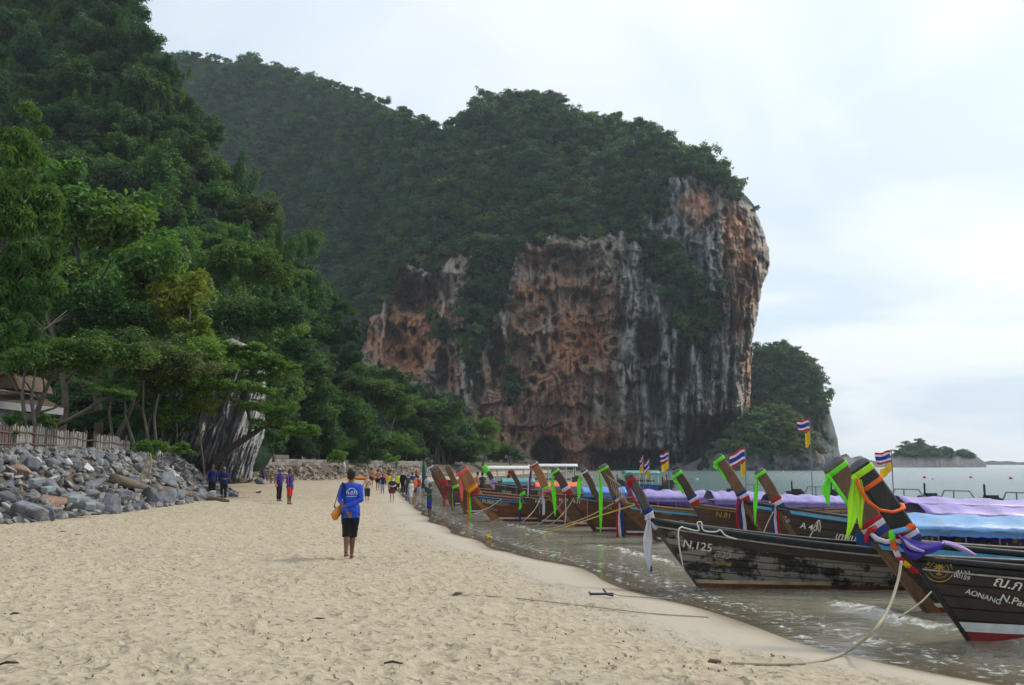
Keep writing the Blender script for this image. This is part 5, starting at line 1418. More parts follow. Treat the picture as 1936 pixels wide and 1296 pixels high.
    def flag(s, px, ybase, ytop, wpx, hpx, mats, dirn=-1, second=None, droop=.15):
        D = s.D
        p0, p1 = at(px, ybase, D) - s.f, at(px, ytop, D) - s.f
        ch = math.cos(s.h); x = p0.x / ch
        pole = MB().tube([(x, 0, min(.4, p0.z)), (x + .01, 0, p1.z)], .014, 6).build("flagpole", m_steel, s.root)
        def mk(z1, w, h, ms, dr):
            me = bpy.data.meshes.new("flag"); V = []; F = []; MI = []; nx, ny = 10, len(ms) * 2
            for j in range(ny + 1):
                for i in range(nx + 1):
                    f = i / nx; V.append((x + dirn * w * f * (1 - .1 * f), .05 * math.sin(f * 7 + j * .3), z1 - h * j / ny - dr * w * f ** 1.3 + .02 * math.sin(f * 6 + 1)))
            for j in range(ny):
                for i in range(nx):
                    F.append((j * (nx + 1) + i, j * (nx + 1) + i + 1, (j + 1) * (nx + 1) + i + 1, (j + 1) * (nx + 1) + i)); MI.append(j // 2)
            me.from_pydata(V, [], F)
            for m in ms: me.materials.append(m)
            me.polygons.foreach_set("material_index", MI); me.polygons.foreach_set("use_smooth", [True] * len(F)); me.update()
            o = bpy.data.objects.new("flag", me); COL.objects.link(o); o.parent = pole
        k = D / FPX
        mk(p1.z - .01, wpx * k, hpx * k, mats, droop)
        if second: mk(p1.z - .03 - hpx * k, second[0] * k, second[1] * k, [C_YELLOW], .5)
    # ---- cloth tied on the prow: things of their own, standing where the boat stands
    def ribbon(s, label, f0, mats, widths=None, tails=(), group="ribbons tied to the prows", cat="ribbon"):
        """f0: place along the prow 0 base..1 top; mats: colours of the wrapped bands; tails: (dx,len,width,[mats],sway)."""
        rt = tag(empty("prow_ribbon", s.f, s.h), label, cat, group)
        N = len(s.edge); nb = 12
        i0 = nb + f0 * (N - 1 - nb)
        wb = (widths or .16) * s.w * 1.0
        def sec(fi, grow):
            i = int(max(0, min(N - 2, math.floor(fi)))); f = fi - i
            a, b = s.section(i, grow)[0], s.section(i + 1, grow)[0]
            return [p.lerp(r_, f) for p, r_ in zip(a, b)]
        seg = (s.edge[-1] - s.edge[nb]).length / (N - 1 - nb)
        for k, m in enumerate(mats):
            w = wb / seg
            lo = i0 + (k - len(mats) / 2) * w * .9; rows = []
            for q_, gr in ((0, .003), (.12, .010), (.3, .014), (.5, .009), (.72, .015), (.88, .010), (1, .003)):
                c_ = sec(lo + q_ * w, gr); rows.append(c_ + [c_[0]])
            MB().sheet(rows).build("band", m, rt, True)
        e = sec(i0, .03); knot = (e[0] + e[1]) / 2
        if tails:
            MB().ball(knot + Vector((-.012, -.02, 0)), s.w * .10 + .012, 8, 6).build("knot", mats[0], rt, True)
        for (dx, ln, wd, ms, sway) in tails:
            for j, m in enumerate(ms):
                w = wd / len(ms)
                p = knot + Vector((dx + (j - (len(ms) - 1) / 2) * w * .92, -.05 - .012 * j, -.02))
                rows = []; ph = dx * 40 + j * 1.3 + ln * 7
                taper = len(ms) == 1 and wd > .085
                for i in range(15):
                    f = i / 14
                    hw = w * .56 * (min(1, .3 + f * 2.2) if f < .35 else 1.0) * ((1 - .75 * max(0, (f - .45) / .55) ** 1.3) if taper else 1 - .06 * math.sin(f * 9 + ph))
                    cx_ = sway * f ** 1.5 + .012 * math.sin(f * 6 + ph)
                    row = []
                    for q_ in range(9):
                        g_ = -1 + q_ / 4
                        row.append(p + Vector((cx_ + hw * g_ * (1 - .12 * math.cos(g_ * 5 + ph)), .020 * (.4 + .6 * (1 - f)) * math.sin(g_ * 5.5 + ph + f * 2.5) + .02 * math.sin(f * 5 + j), -ln * f * (1 + .03 * g_ * math.sin(ph)))))
                    rows.append(row)
                o = MB().sheet(rows).build("tail", m, rt, True); sd_ = o.modifiers.new("thick", 'SOLIDIFY'); sd_.thickness = .004
        return rt

W_DARK = wood("hull_dark_brown", (.105, .055, .033), .5, (.20, .12, .075), .06, (1.2, 9, 9))
W_BLACK = wood("hull_black_brown", (.046, .030, .023), .42, (.10, .055, .035), .08, (1.2, 9, 9), .5)
W_WORN = wood("hull_weathered", (.050, .044, .040), .7, (.34, .30, .25), .60, (1.2, 9, 9), .25)
W_RED = wood("hull_red_brown", (.20, .070, .030), .5, (.24, .11, .06), .1, (1.2, 9, 9))
W_BROWN = wood("hull_brown", (.15, .068, .034), .5, (.22, .12, .07), .1, (1.2, 9, 9))
P_BROWN = wood("prow_brown", (.17, .085, .042), .5, (.30, .18, .10), .12, (9, 9, 1.1)); P_ORANGE = wood("prow_orange_brown", (.34, .135, .042), .45, (.42, .22, .10), .1, (9, 9, 1.1))
P_BLACK = wood("prow_black", (.028, .026, .026), .6, (.07, .065, .06), .1, (9, 9, 1.1)); P_GREY = wood("prow_grey", (.085, .080, .070), .75, (.2, .19, .17), .2, (9, 9, 1.1)); P_DARK = wood("prow_dark_brown", (.085, .045, .028), .5, (.18, .10, .06), .1, (9, 9, 1.1))
TRI = [C_RED, C_WHITE, C_BLUE]; TRIR = [C_BLUE, C_WHITE, C_RED]
THAI = [C_RED, C_WHITE, C_BLUE, C_BLUE, C_WHITE, C_RED]
BLUE2 = ((.10, .17, m_rail, .02, 1.0),)

A = Boat("dark brown long-tail boat nearest the camera with AONANG painted on its bow", (1828, 1212), (1722, 1055), (1615, 893), 40, -5, 10.5, .85, .78, W_BLACK, P_BLACK, planks=7, wfoot=.14, stripes=((.05, .10, m_raild, 0, 1), (.13, .15, m_lettero, 0, 1)))
B_ = Boat("long-tail boat with wide bare brown stem just behind the nearest boat", (1747, 1157), (1640, 1018), (1556, 893), 44, 3, 10, .75, .72, W_BLACK, P_BROWN, planks=6, wfoot=.85, stripes=((.06, .16, m_rail, .0, 1.0),))
F_ = Boat("weathered grey-black long-tail boat marked N.125 with patchy planks", (1318, 1110), (1225, 983), (1181, 904), 17, 0, 10.5, .80, .60, W_WORN, P_GREY, planks=8, wfoot=.25, stripes=((.02, .09, m_raild, 0, 1), (.10, .125, m_lettero, 0, 1), (.13, .28, W_BLACK, .03, 1)))
D_ = Boat("dark long-tail boat marked A 40 behind the weathered N.125 boat", (1525, 1061), (1463, 958), (1427, 898), 20, 1, 10, .72, .66, W_BLACK, P_BROWN, lap=7, stripes=((.05, .12, m_rail, .02, 1.0), (.02, .045, m_lettero, 0, 1)), planks=6)
E2 = Boat("dark long-tail boat with the tallest brown prow and a red, white and blue sash", (1455, 1042), (1399, 948), (1349, 871), 20, 1, 10, .68, .66, W_DARK, P_BROWN, lap=7, stripes=((.05, .13, m_rail, .02, 1.0),))
E1 = Boat("dark brown long-tail boat marked N.81", (1356, 1034), (1307, 955), (1272, 898), 17, 1, 10, .66, .64, W_DARK, P_DARK, lap=7, stripes=((.02, .05, m_letterg, 0, 1),))
G_ = Boat("brown long-tail boat with sky-blue rail and rope wound on its prow", (1240, 1025), (1164, 951), (1132, 888), 18, 1, 10, .66, .66, W_BROWN, P_BROWN, lap=7, stripes=((.07, .14, m_rail, .02, 1.0), (.02, .05, m_letterg, 0, 1)))
H_ = Boat("dark long-tail boat marked N 119 with slim prow and white tie", (1180, 1012), (1124, 942), (1098, 893), 12, 1, 10, .60, .64, W_DARK, P_DARK, lap=6, stripes=((.02, .05, m_lettero, 0, 1),))
I_ = Boat("red-brown long-tail boat marked N.31 with blue rail", (1122, 1005), (1068, 935), (1042, 894), 15, 2, 10, .58, .64, W_RED, P_DARK, lap=6, stripes=((.05, .11, m_rail, .02, 1.0),))
J_ = Boat("brown long-tail boat with tall orange-brown prow capped white", (1077, 995), (1029, 932), (1002, 880), 15, 2, 10, .56, .64, W_BROWN, P_ORANGE, lap=6)
K_ = Boat("dark long-tail boat marked N.63 with slim curved brown prow", (1022, 990), (986, 938), (962, 893), 9, 2, 10, .55, .62, W_DARK, P_DARK, lap=6, stripes=((.03, .05, m_letter, 0, 1),))
M_ = Boat("glossy red-brown long-tail boat marked N.307 with broad plank prow tied in coral pink", (930, 985), (886, 934), (863, 895), 23, 3, 10, .62, .66, W_RED, P_ORANGE, lap=6, stripes=((.05, .09, m_rail, .02, 1.0), (.14, .17, m_rail, .02, 1.0), (.09, .14, m_raild, .02, 1.0)))
L_ = Boat("small dark long-tail boat with lime green wrapped prow behind the N.307 boat", (958, 957), (930, 914), (912, 886), 9, 3, 9, .55, .70, W_BLACK, P_DARK, lap=5, stripes=((.03, .06, m_letter, 0, 1),))
N_ = Boat("brown long-tail boat with thin rounded prow", (878, 971), (858, 924), (841, 886), 11, 4, 9.5, .58, .66, W_BROWN, P_BROWN, lap=5)
O_ = Boat("brown long-tail boat with broad blunt prow among the last ones", (852, 956), (833, 918), (816, 889), 15, 5, 9.5, .60, .70, W_BROWN, P_BROWN, lap=5)
P_ = Boat("last long-tail boat of the row, red-brown with a white-striped prow", (838, 943), (818, 904), (803, 871), 9, 6, 9, .6, .8, W_RED, P_DARK, lap=5)

# ---- lettering
A.text("AONANG", 1824, 1121, 9.5, -18); A.text("ณ.ภ", 1876, 1106, 19, -11, None, .2); A.text("N.Par", 1889, 1135, 13.5, -14, None, .1); A.text("ST52", 1808, 1080, 7.5, -15, m_letter); A.text("00159", 1802, 1090, 7.5, -13, m_letter)
def emblem(b, px, py, rpx):
    """Painted ring of letters round a palm-like rosette."""
    x0, z0 = b.loc(px, py); k = b.D / FPX; V = []; F = []
    def quad(pts):
        n0 = len(V); V.extend(b.at_xz(x0 + x * k, z0 + z * k, -1, .034) for x, z in pts); F.append(tuple(range(n0, n0 + len(pts))))
    for r0, r1, a0, a1 in ((rpx * .93, rpx, 200, 340), (rpx * .62, rpx * .66, 0, 360)):
        n = 28
        for i in range(n):
            a, c = R(a0 + (a1 - a0) * i / n), R(a0 + (a1 - a0) * (i + 1) / n)
            quad([(r0 * math.cos(a), r0 * math.sin(a)), (r1 * math.cos(a), r1 * math.sin(a)), (r1 * math.cos(c), r1 * math.sin(c)), (r0 * math.cos(c), r0 * math.sin(c))])
    for i in range(17):
        a = R(8 + i * 10.3); rr = rpx * (.80 if i % 3 else .86); c, s_ = math.cos(a), math.sin(a)
        quad([(rr * c - 1.3 * s_, rr * s_ + 1.3 * c), (rr * c + 1.0 * s_, rr * s_ - 1.0 * c), ((rr + 4) * c + 1.0 * s_, (rr + 4) * s_ - 1.0 * c), ((rr + 3.4) * c - 1.3 * s_, (rr + 3.4) * s_ + 1.3 * c)])
    for i in range(7):
        a = R(-15 + i * 35); c, s_ = math.cos(a), math.sin(a)
        quad([(0, 3), (5 * c - 1.2 * s_, 3 + 5 * s_ + 1.2 * c), (11 * c, 3 + 10 * s_), (5 * c + 1.2 * s_, 3 + 5 * s_ - 1.2 * c)])
    quad([(-1.2, 3), (1.2, 3), (1.4, -7), (-1.4, -7)]); quad([(-5, -7), (5, -7), (3, -10), (-3, -10)])
    MB().add(V, F).build("painted_emblem", m_letterg, b.root)
emblem(A, 1775, 1077, 23)
F_.text("N.125", 1289, 1034, 15, -9); F_.text("สาวิ", 1347, 1053, 15, -6, m_lettero, .25); F_.text("ปากน้ำ 88", 1346, 1067, 6, -6, m_letterg)
E1.text("N.81", 1352, 977, 10, -6, m_letterg); D_.text("A 40", 1511, 998, 11, -12); D_.text("เทพบุตร", 1576, 1018, 12, -8, None, .2); D_.text("4557", 1583, 1032, 5, -6); E2.text("อ้อ", 1416, 998, 10, -6, m_lettero); D_.text("วิไล", 1474, 985, 9, -14, m_lettero)
G_.text("N", 1210, 970, 8, -6); G_.text("แวววิ", 1252, 989, 12, -12, m_lettero, .2); G_.text("ไร่เลย์", 1250, 972, 6, -9, m_letterg)
H_.text("N 119", 1100 + 34, 963, 6, -6, m_letterg); I_.text("N.31", 1080, 950, 6, -8, m_letter); K_.text("N.63", 1011, 951, 7, -6, m_letter); M_.text("N.307", 911, 950, 6, -10, m_letter); M_.text("ศรีเมือง", 930, 954, 7, -5, m_lettero); M_.text("ร่วมใจไทย", 918, 962, 4, -12, m_lettero); L_.text("ภราดร", 948, 931, 5, -8, m_letter); J_.text("N.77", 1056, 948, 6, -6, m_letter)

# ---- canopies
F_.canopy(1645, 2010, 968, 1000, T_SKY, .8, 6, (.45, .98, .34, m_curt), .04, 12)
MB().box((at(1660, 1036, F_.D).x - F_.f.x, .3, .72), (.55, .05, .42)).build("cabin_panel", m_bluep, F_.root)
D_.canopy(1726, 2040, 951, 975, T_PURPLE, .74, 5, (.3, .95, .4, m_curt), .05, 12)
E2.canopy(1690, 2030, 937, 954, T_LILAC, .7, 5, None, .05, 12)
E1.canopy(1452, 1600, 934, 951, T_LILAC, .7, 4, None, .05, 3)
G_.canopy(1340, 1440, 928, 947, T_LILAC, .7, 4, (.1, .9, .3, T_PURPLE), .05, 2)
H_.canopy(1192, 1330, 925, 942, T_LILAC, .68, 4, (.2, .9, .4, T_PURPLE), .06, 2)
I_.canopy(1098, 1180, 921, 934, T_BLUE, .62, 3, (.1, .9, .35, T_LILAC), .03)
K_.canopy(1010, 1092, 912, 922, T_ORANGE, .6, 3, (.1, .95, .3, cloth("cloth_ochre", (.5, .32, .06))), .03)
L_.canopy(948, 1010, 905, 913, T_TEAL, .6, 3)
# ---- flags
E2.flag(1691, 940, 852, 33, 22, THAI, -1, (24, 17), .12)
G_.flag(1538, 940, 792, 25, 22, THAI, -1, (9, 26), .10)
H_.flag(1412, 936, 846, 32, 26, THAI, -1, (9, 24), .45)
I_.flag(1266, 935, 854, 17, 17, THAI, -1, (14, 14), .3)
J_.flag(1217, 925, 862, 6, 18, THAI, -1, (7, 10), 1.2); K_.flag(1229, 925, 868, 9, 20, THAI, -1, (7, 12), .9)

# ---- ribbons
A.ribbon("lime green scarf with long tails on the black prow nearest the camera", .93, [C_LIME], .34, [(-.02, .74, .13, [C_LIME], -.12), (.05, .62, .09, [C_LIME], -.02)])
A.ribbon("neon orange band wrapped just below the lime scarf", .76, [C_ORANGE], .24)
sw = tag(empty("prow_ribbon", A.f, A.h), "neon orange swag looping down across the black prow", "ribbon", "ribbons tied to the prows")
la = lambda px, py, dy=-.14: (lambda p: Vector(((p.x) / math.cos(A.h), dy, p.z)))(at(px, py, A.D) - A.f)
MB().tube([la(1621, 905), la(1626, 925), la(1640, 948), la(1662, 964), la(1685, 968), la(1704, 962), la(1712, 955, .06)], [.03, .05, .055, .05, .05, .045, .03], 8, [.02] * 7).build("swag", C_ORANGE, sw, True)
A.ribbon("blue and white striped sash around the root of the black prow", .14, TRIR, .22)
gl = tag(empty("flower_garland", A.f, A.h), "plastic flower garland in green, orange, white and red hanging from the nearest prow", "garland", "offerings on the prows")
def bead_string(root, pts, cols, r, name="bead_cluster"):
    """Strung blossoms: overlapping little petal balls, a mesh per colour run."""
    path = catmull(pts, 10); n = len(path); per = n / len(cols)
    for ci, m in enumerate(cols):
        mb = MB()
        for k in range(int(ci * per), min(n, int((ci + 1) * per) + 1)):
            for a in range(4): mb.ball(path[k] + Vector((math.cos(a * 1.57 + k) * r * .6, math.sin(a * 1.57 + k) * r * .6, (a % 2) * r * .25)), r * .62, 6, 4)
        mb.build(name, m, root)
bead_string(gl, [la(1684, 1006), la(1686, 1025), la(1693, 1045), la(1700, 1058), la(1712, 1068), la(1727, 1081)], [C_GREEN, C_ORANGE, C_WHITE, C_RED, C_YELLOW, C_RED], .034)
gl2 = tag(empty("flower_garland", A.f, A.h), "small bunch of plastic flowers and orange roll behind the nearest prow", "garland", "offerings on the prows")
bead_string(gl2, [la(1703, 962, .02), la(1709, 972, .0), la(1714, 978, .02)], [C_YELLOW, C_MAGENTA, C_GREEN], .035); bead_string(gl2, [la(1688, 1006), la(1700, 1003), la(1712, 1000), la(1720, 994)], [T_SKY, T_SKY, C_ORANGE], .04)
ss_ = tag(empty("satin_cloth", A.f, A.h), "dark blue satin cloth knotted over the nearest bow with a lilac end trailing aft", "cloth")
def drape(root, name, mat, top, bot, y0=-.2, n=22, m_=7, fold=.022):
    tp, bt = catmull([la(a_, b_, y0) for a_, b_ in top], 8), catmull([la(a_, b_, y0 - .03) for a_, b_ in bot], 8)
    rows = []
    for k in range(m_):
        f = k / (m_ - 1); row = []
        for i in range(n):
            u = i / (n - 1); a_ = tp[int(u * (len(tp) - 1))]; b_ = bt[int(u * (len(bt) - 1))]
            row.append(a_.lerp(b_, f) + Vector((0, -fold * math.sin(f * 9 + u * 5) * math.sin(u * math.pi) - .03 * math.sin(f * math.pi), 0)))
        rows.append(row)
    o = MB().sheet(rows).build(name, mat, root, True); o.modifiers.new("thick", 'SOLIDIFY').thickness = .005
drape(ss_, "drape", C_SATIN, [(1690, 1009), (1715, 1018), (1745, 1024), (1776, 1022)], [(1694, 1016), (1712, 1040), (1744, 1046), (1774, 1032)], -.20)
drape(ss_, "drape", C_SATIN, [(1696, 1014), (1706, 1026), (1722, 1036), (1740, 1042)], [(1698, 1020), (1708, 1048), (1724, 1056), (1742, 1046)], -.17)
drape(ss_, "lilac_fold", C_LILAC, [(1697, 1016), (1710, 1024), (1724, 1032), (1736, 1038)], [(1698, 1018), (1707, 1032), (1720, 1039), (1735, 1041)], -.245)
drape(ss_, "lilac_end", C_LILAC, [(1766, 1019), (1788, 1023), (1806, 1031), (1824, 1043)], [(1766, 1024), (1786, 1032), (1804, 1041), (1824, 1047)], -.30, fold=.012)

B_.ribbon("neon green scarf with two tails on the wide bare brown prow", .93, [C_GREEN], .24, [(-.03, .40, .12, [C_GREEN], -.03)])
sw = tag(empty("prow_ribbon", B_.f, B_.h), "neon green strip running down the front edge of the wide brown prow", "ribbon", "ribbons tied to the prows")
lb = lambda px, py, dy=-.1: (lambda p: Vector((p.x / math.cos(B_.h), dy, p.z)))(at(px, py, B_.D) - B_.f)
MB().tube([lb(1560, 901), lb(1573, 922), lb(1588, 942), lb(1600, 962)], [.02, .035, .03, .015], 8, [.012] * 4).build("strip", C_GREEN, sw, True)
B_.ribbon("red, white and blue sash around the root of the wide brown prow", .06, TRIR, .20)
wb_ = tag(empty("prow_ribbon", B_.f, B_.h), "dark red bow tied beside the wide brown prow's sash", "ribbon", "ribbons tied to the prows")
MB().tube([lb(1648, 995, -.12), lb(1636, 1003, -.14), lb(1628, 1010, -.14)], [.03, .06, .02], 8).tube([lb(1630, 1008, -.14), lb(1627, 1016, -.15), lb(1627, 1024, -.15)], [.05, .06, .04], 8, [.02] * 3).build("bow", C_RED, wb_, True)
sg = tag(empty("prow_ribbon", B_.f, B_.h), "white and blue garland swagging from the wide brown stem to the nearest prow", "ribbon", "ribbons tied to the prows")
MB().tube([lb(1634, 1006, -.16), lb(1644, 1017, -.2), lb(1660, 1022, -.25), lb(1682, 1018, -.3)], [.03, .04, .035, .03], 8, [.02] * 4).build("white_swag", C_WHITE, sg, True)
MB().tube([lb(1636, 1012, -.15), lb(1646, 1023, -.19), lb(1660, 1028, -.24), lb(1682, 1024, -.29)], .018, 6).build("blue_cord", C_BLUE, sg, True)

F_.ribbon("red scarf wound on the grey prow of the N.125 boat", .86, [C_RED], .5, [(.02, .05, .06, [C_RED], .0)])
sw = tag(empty("prow_ribbon", F_.f, F_.h), "red tail running down the front of the grey prow", "ribbon", "ribbons tied to the prows")
lf = lambda px, py, dy=-.08: (lambda p: Vector((p.x, dy, p.z)))(at(px, py, F_.D) - F_.f)
MB().tube([lf(1187, 918), lf(1192, 932), lf(1200, 950), lf(1208, 962)], [.03, .045, .04, .02], 8, [.02] * 4).build("tail", C_RED, sw, True)
F_.ribbon("white sash with blue edge and long white tail at the N.125 boat's bow", .02, [C_WHITE, C_WHITE, C_BLUE], .42, [(.02, .95, .15, [C_WHITE], .01)])
tp_ = tag(empty("ribbon_tip", F_.f, F_.h), "dark blue tip hanging at the end of the long white tail", "ribbon"); MB().tube([lf(1229, 1069, -.12), lf(1229, 1079, -.12)], [.05, .045], 8, [.02] * 2).build("tip", C_BLUE, tp_, True)
E1.ribbon("neon green scarf on the prow of the N.81 boat", .93, [C_GREEN], .42, [(.0, .14, .07, [C_GREEN], .06), (.05, .42, .06, [C_GREEN], .20)])
E1.ribbon("red, white and blue sash at the prow root of the N.81 boat", .06, TRI, .24)
E2.ribbon("neon green scarf on the tallest brown prow", .94, [C_GREEN], .36, [(-.01, .16, .10, [C_GREEN], .04), (.05, .40, .05, [C_GREEN], .20)])
E2.ribbon("red, white and blue sash with long tails at the tallest prow's root", .04, TRI, .22, [(.02, .86, .22, [C_RED, C_BLUE, C_WHITE], .02)])
D_.ribbon("neon green scarf with a long tail on the prow of the A 40 boat", .93, [C_GREEN], .36, [(.0, 1.06, .09, [C_GREEN], -.10)])
D_.ribbon("blue, white and red sash with long tails at the A 40 boat's bow", .02, TRIR, .22, [(.02, .75, .18, [C_BLUE, C_WHITE, C_RED], .02)])
G_.ribbon("neon green scarf with a very long tail on the rope-wound prow", .94, [C_GREEN], .26, [(.0, 1.66, .10, [C_GREEN], .02)])
G_.ribbon("red, white and blue sash with long tails at the rope-wound prow's root", .02, TRI, .2, [(.12, .95, .22, [C_RED, C_WHITE, C_BLUE], .02)])
H_.ribbon("white tie and lime green hanging strip on the slim prow of the N 119 boat", .92, [C_WHITE], .3, [(-.06, .78, .13, [C_GREEN], -.06)])
I_.ribbon("neon green scarf with a long tail on the prow of the N.31 boat", .93, [C_GREEN], .34, [(.02, 1.35, .12, [C_GREEN], .08)])
I_.ribbon("red and white sash with a thin tail at the N.31 boat's bow", .04, [C_RED, C_WHITE], .3, [(.05, 1.0, .08, [C_RED, C_WHITE], -.04)])
J_.ribbon("white and red collar with tricolour tail on the tall orange-brown prow", .93, [C_RED, C_WHITE], .2, [(.0, 1.05, .10, [C_WHITE, C_BLUE, C_RED], -.08)])
J_.ribbon("pink and green posy with white tail at the orange-brown prow's root", .03, [C_MAGENTA, C_GREEN], .25, [(-.02, .8, .08, [C_WHITE], .04)])
K_.ribbon("red tie at the tip of the slim curved prow", .95, [C_RED], .6); K_.ribbon("green and navy strip hanging at the bow of the N.63 boat", .02, [C_GREEN], .5, [(.0, .5, .08, [C_GREEN], -.05), (.0, 1.0, .06, [C_BLUE], -.03)])
M_.ribbon("coral pink scarf on the broad plank prow", .9, [C_PINK], .3, [(.1, 1.0, .14, [C_PINK], .12)])
M_.ribbon("yellow, black and orange sash at the broad plank prow's root", .04, [C_RED, C_YELLOW, C_ORANGE], .18, [(.06, 1.05, .14, [C_ORANGE, C_GREEN], .03)])
L_.ribbon("lime green cloth covering the small boat's prow tip", .85, [C_GREEN, C_GREEN, C_GREEN], .6, [(.05, .3, .08, [C_GREEN], .15)]); L_.ribbon("lilac sash at the small boat's bow", .03, [C_LILAC], .6, [(.05, .3, .2, [C_LILAC], .1)])
N_.ribbon("green and red strips hanging at the bow of the thin-prowed boat", .03, [C_GREEN], .3, [(.0, 1.0, .12, [C_RED, C_GREEN, C_BLUE], .0)]); O_.ribbon("crimson strip hanging at the blunt-prowed boat's bow", .03, [C_RED], .3, [(.25, 1.15, .14, [C_RED], .0)])
P_.ribbon("white stripe of cloth down the last boat's prow", .5, [C_WHITE], .4, [(.05, .5, .10, [C_WHITE], .2)])

# ---- boats lying farther out
def tour_boat(label, pxl, pxr, ywat, roof, roofm, hullm, D):
    a, b = onz(pxl, ywat), None; D = D
    l, r_ = at(pxl, 890, D), at(pxr, 890, D); L = r_.x - l.x
    rt = tag(empty("tour_boat", (l.x, D, 0)), label, "boat", "covered boats lying farther out")
    rows = []
    for v, w, z in ((0, .35, -.3), (.5, .85, .25), (1, 1.0, .75)):
        rows.append([Vector((L * u - (.5 * (1 - v) * -1 if u == 0 else 0), -w * 1.1 * (1 - (1 - min(1, u / .4)) ** 2) ** .7 - .03, z + .5 * max(0, 1 - u / .35) ** 2 * v)) for u in np.linspace(0, 1, 14)])
    mb = MB(); mb.sheet(rows); mb.sheet([[Vector((p.x, -p.y, p.z)) for p in row] for row in rows]); mb.sheet([rows[2], [Vector((p.x, -p.y, p.z)) for p in rows[2]]])
    mb.build("hull", hullm, rt)
    zt = at(0, roof, D).z
    G = [[Vector((L * (.12 + .8 * i / 10), g * 1.15, zt - .18 * abs(g) ** 2)) for g in np.linspace(-1, 1, 7)] for i in range(11)]
    o = MB().sheet(G).build("roof", roofm, rt, True); o.modifiers.new("thick", 'SOLIDIFY').thickness = .07
    for k in range(6):
        for sd in (-1, 1):
            x = L * (.16 + .72 * k / 5); MB().tube([(x, sd * 1.0, .6), (x, sd * 1.0, zt - .15)], .03, 6).build("roof_post", m_bwhite, rt)
    MB().box((L * .5, 0, 1.0), (L * .6, 1.6, .12)).build("bench", m_deckw, rt)
    return rt
tour_boat("white-roofed tour boat with pale hull seen beyond the row of prows", 905, 1020, 918, 883, m_bwhite, paint("hull_mint_green", (.10, .45, .20), .4, .2, 3), 62)
tour_boat("second white-roofed tour boat farther right, partly hidden by the orange-brown prow", 985, 1100, 912, 879, m_bwhite, m_bwhite, 74)
tour_boat("small boat with a teal awning lying off the moored row", 1168, 1250, 910, 892, T_TEAL, m_bluep, 66)

# ---- mooring ropes
def rope(label, pts, r=.014, mat=None, n=10, cat="rope", drop=True):
    P0 = [Vector(p) for p in pts]; path = catmull(P0, n)
    for p in path:
        g = float(ground_z(p.x, p.y)) + r * .6
        if p.z < g and drop: p.z = g
    o0 = path[0].copy()
    return tag(MB().tube([p - o0 for p in path], r, 7).build("mooring_rope", mat or m_rope, None, True, loc=o0), label, cat, "mooring ropes")
def gnd(px, py, up=.02):
    p = onsand(px, py, up); return p
rope("thick tan rope sagging from the nearest prow to a mound in the sand", [at(1704, 1062, 11.0), at(1697, 1100, 10.8), at(1680, 1150, 10.4), at(1650, 1195, 9.9), gnd(1600, 1233, .05), gnd(1540, 1252), gnd(1460, 1256), gnd(1385, 1254)], .017)
rope("tan rope running from a stake in the sand to the water's edge", [gnd(872, 1125), gnd(960, 1130), gnd(1100, 1145), gnd(1230, 1160), gnd(1340, 1167)], .009)
rope("rope slanting from behind the wide brown stem into the shallows", [at(1762, 1118, 13.3), at(1740, 1140, 13.0), at(1700, 1168, 12.6)], .013)
rope("thin pale line hanging down the side of the N.125 bow", [at(1290, 996, 15.4), at(1283, 1003, 15.3), at(1284, 1030, 15.3), at(1289, 1060, 15.4), at(1294, 1085, 15.6)], .012, m_ropew, drop=False)
rope("white line coiled along the N.125 boat's gunwale with a loop", [at(1288, 997, 15.7), at(1320, 1004, 15.6), at(1318, 990, 15.6), at(1326, 988, 15.6), at(1330, 1003, 15.6), at(1352, 1006, 15.6), at(1362, 1003, 15.6), at(1372, 1013, 15.6), at(1392, 1020, 15.6)], .013, m_ropew, drop=False)
rope("tan line dropping from the A 40 boat's rail", [at(1548, 984, 19.5), at(1543, 990, 19.5), at(1535, 1008, 19.5), at(1524, 1026, 19.4)], .014, drop=False)
rope("short doubled line hanging beside the A 40 letters", [at(1549, 984, 19.5), at(1551, 996, 19.4), at(1549, 1006, 19.4), at(1546, 997, 19.4), at(1546, 986, 19.5)], .012, drop=False)
rope("line stretching behind the A 40 boat's sash", [at(1462, 968, 20.1), at(1450, 992, 20.0), at(1440, 1018, 19.9)], .012, drop=False)
rope("ochre rope from the rope-wound prow to a yellow float at the shore", [at(1200, 955, 25.2), at(1130, 977, 25.5), at(1060, 1000, 26), gnd(1000, 1017, .05), gnd(925, 1020)], .018, m_ropey)
rope("pale rope from the N 119 boat's bow down to the wash", [at(1160, 952, 27.6), at(1110, 978, 27.8), at(1050, 998, 28), gnd(985, 1012, .04)], .016)
rope("pale rope from the N.31 boat's bow into the water", [at(1085, 942, 29), at(1070, 965, 29), at(1045, 990, 29), gnd(1015, 1005, .03)], .016)
rope("pale rope slanting from the orange-brown prow's boat", [at(1066, 947, 31), at(1045, 970, 31), at(1018, 992, 31), gnd(985, 1003, .03)], .016)
rope("pale rope curving from the N.63 boat into the foam", [at(1023, 941, 33), at(1010, 965, 32.5), at(990, 985, 32), gnd(968, 998, .03)], .016)
rope("rope from the N.307 boat's rail down to its foot", [at(948, 944, 34.5), at(925, 960, 34.2), at(900, 968, 34)], .016, drop=False)
rope("rope lying along the wet sand below the far boats", [gnd(905, 968), gnd(880, 975), gnd(850, 972), gnd(800, 962)], .02)
for lab, px, py in (("yellow knotted float on the wet sand end of the ochre rope", 925, 1019), ("yellow float riding at the foam edge of the ochre rope", 996, 1015)):
    p = gnd(px, py, .05); mb = MB()
    for k in range(5): mb.ball((.04 * math.cos(k * 1.3), .04 * math.sin(k * 1.3), .03 + .02 * (k % 3)), .036, 7, 5)
    tag(mb.build("rope_float", C_YELLOW, None, True, loc=p), lab, "float", "yellow rope floats")
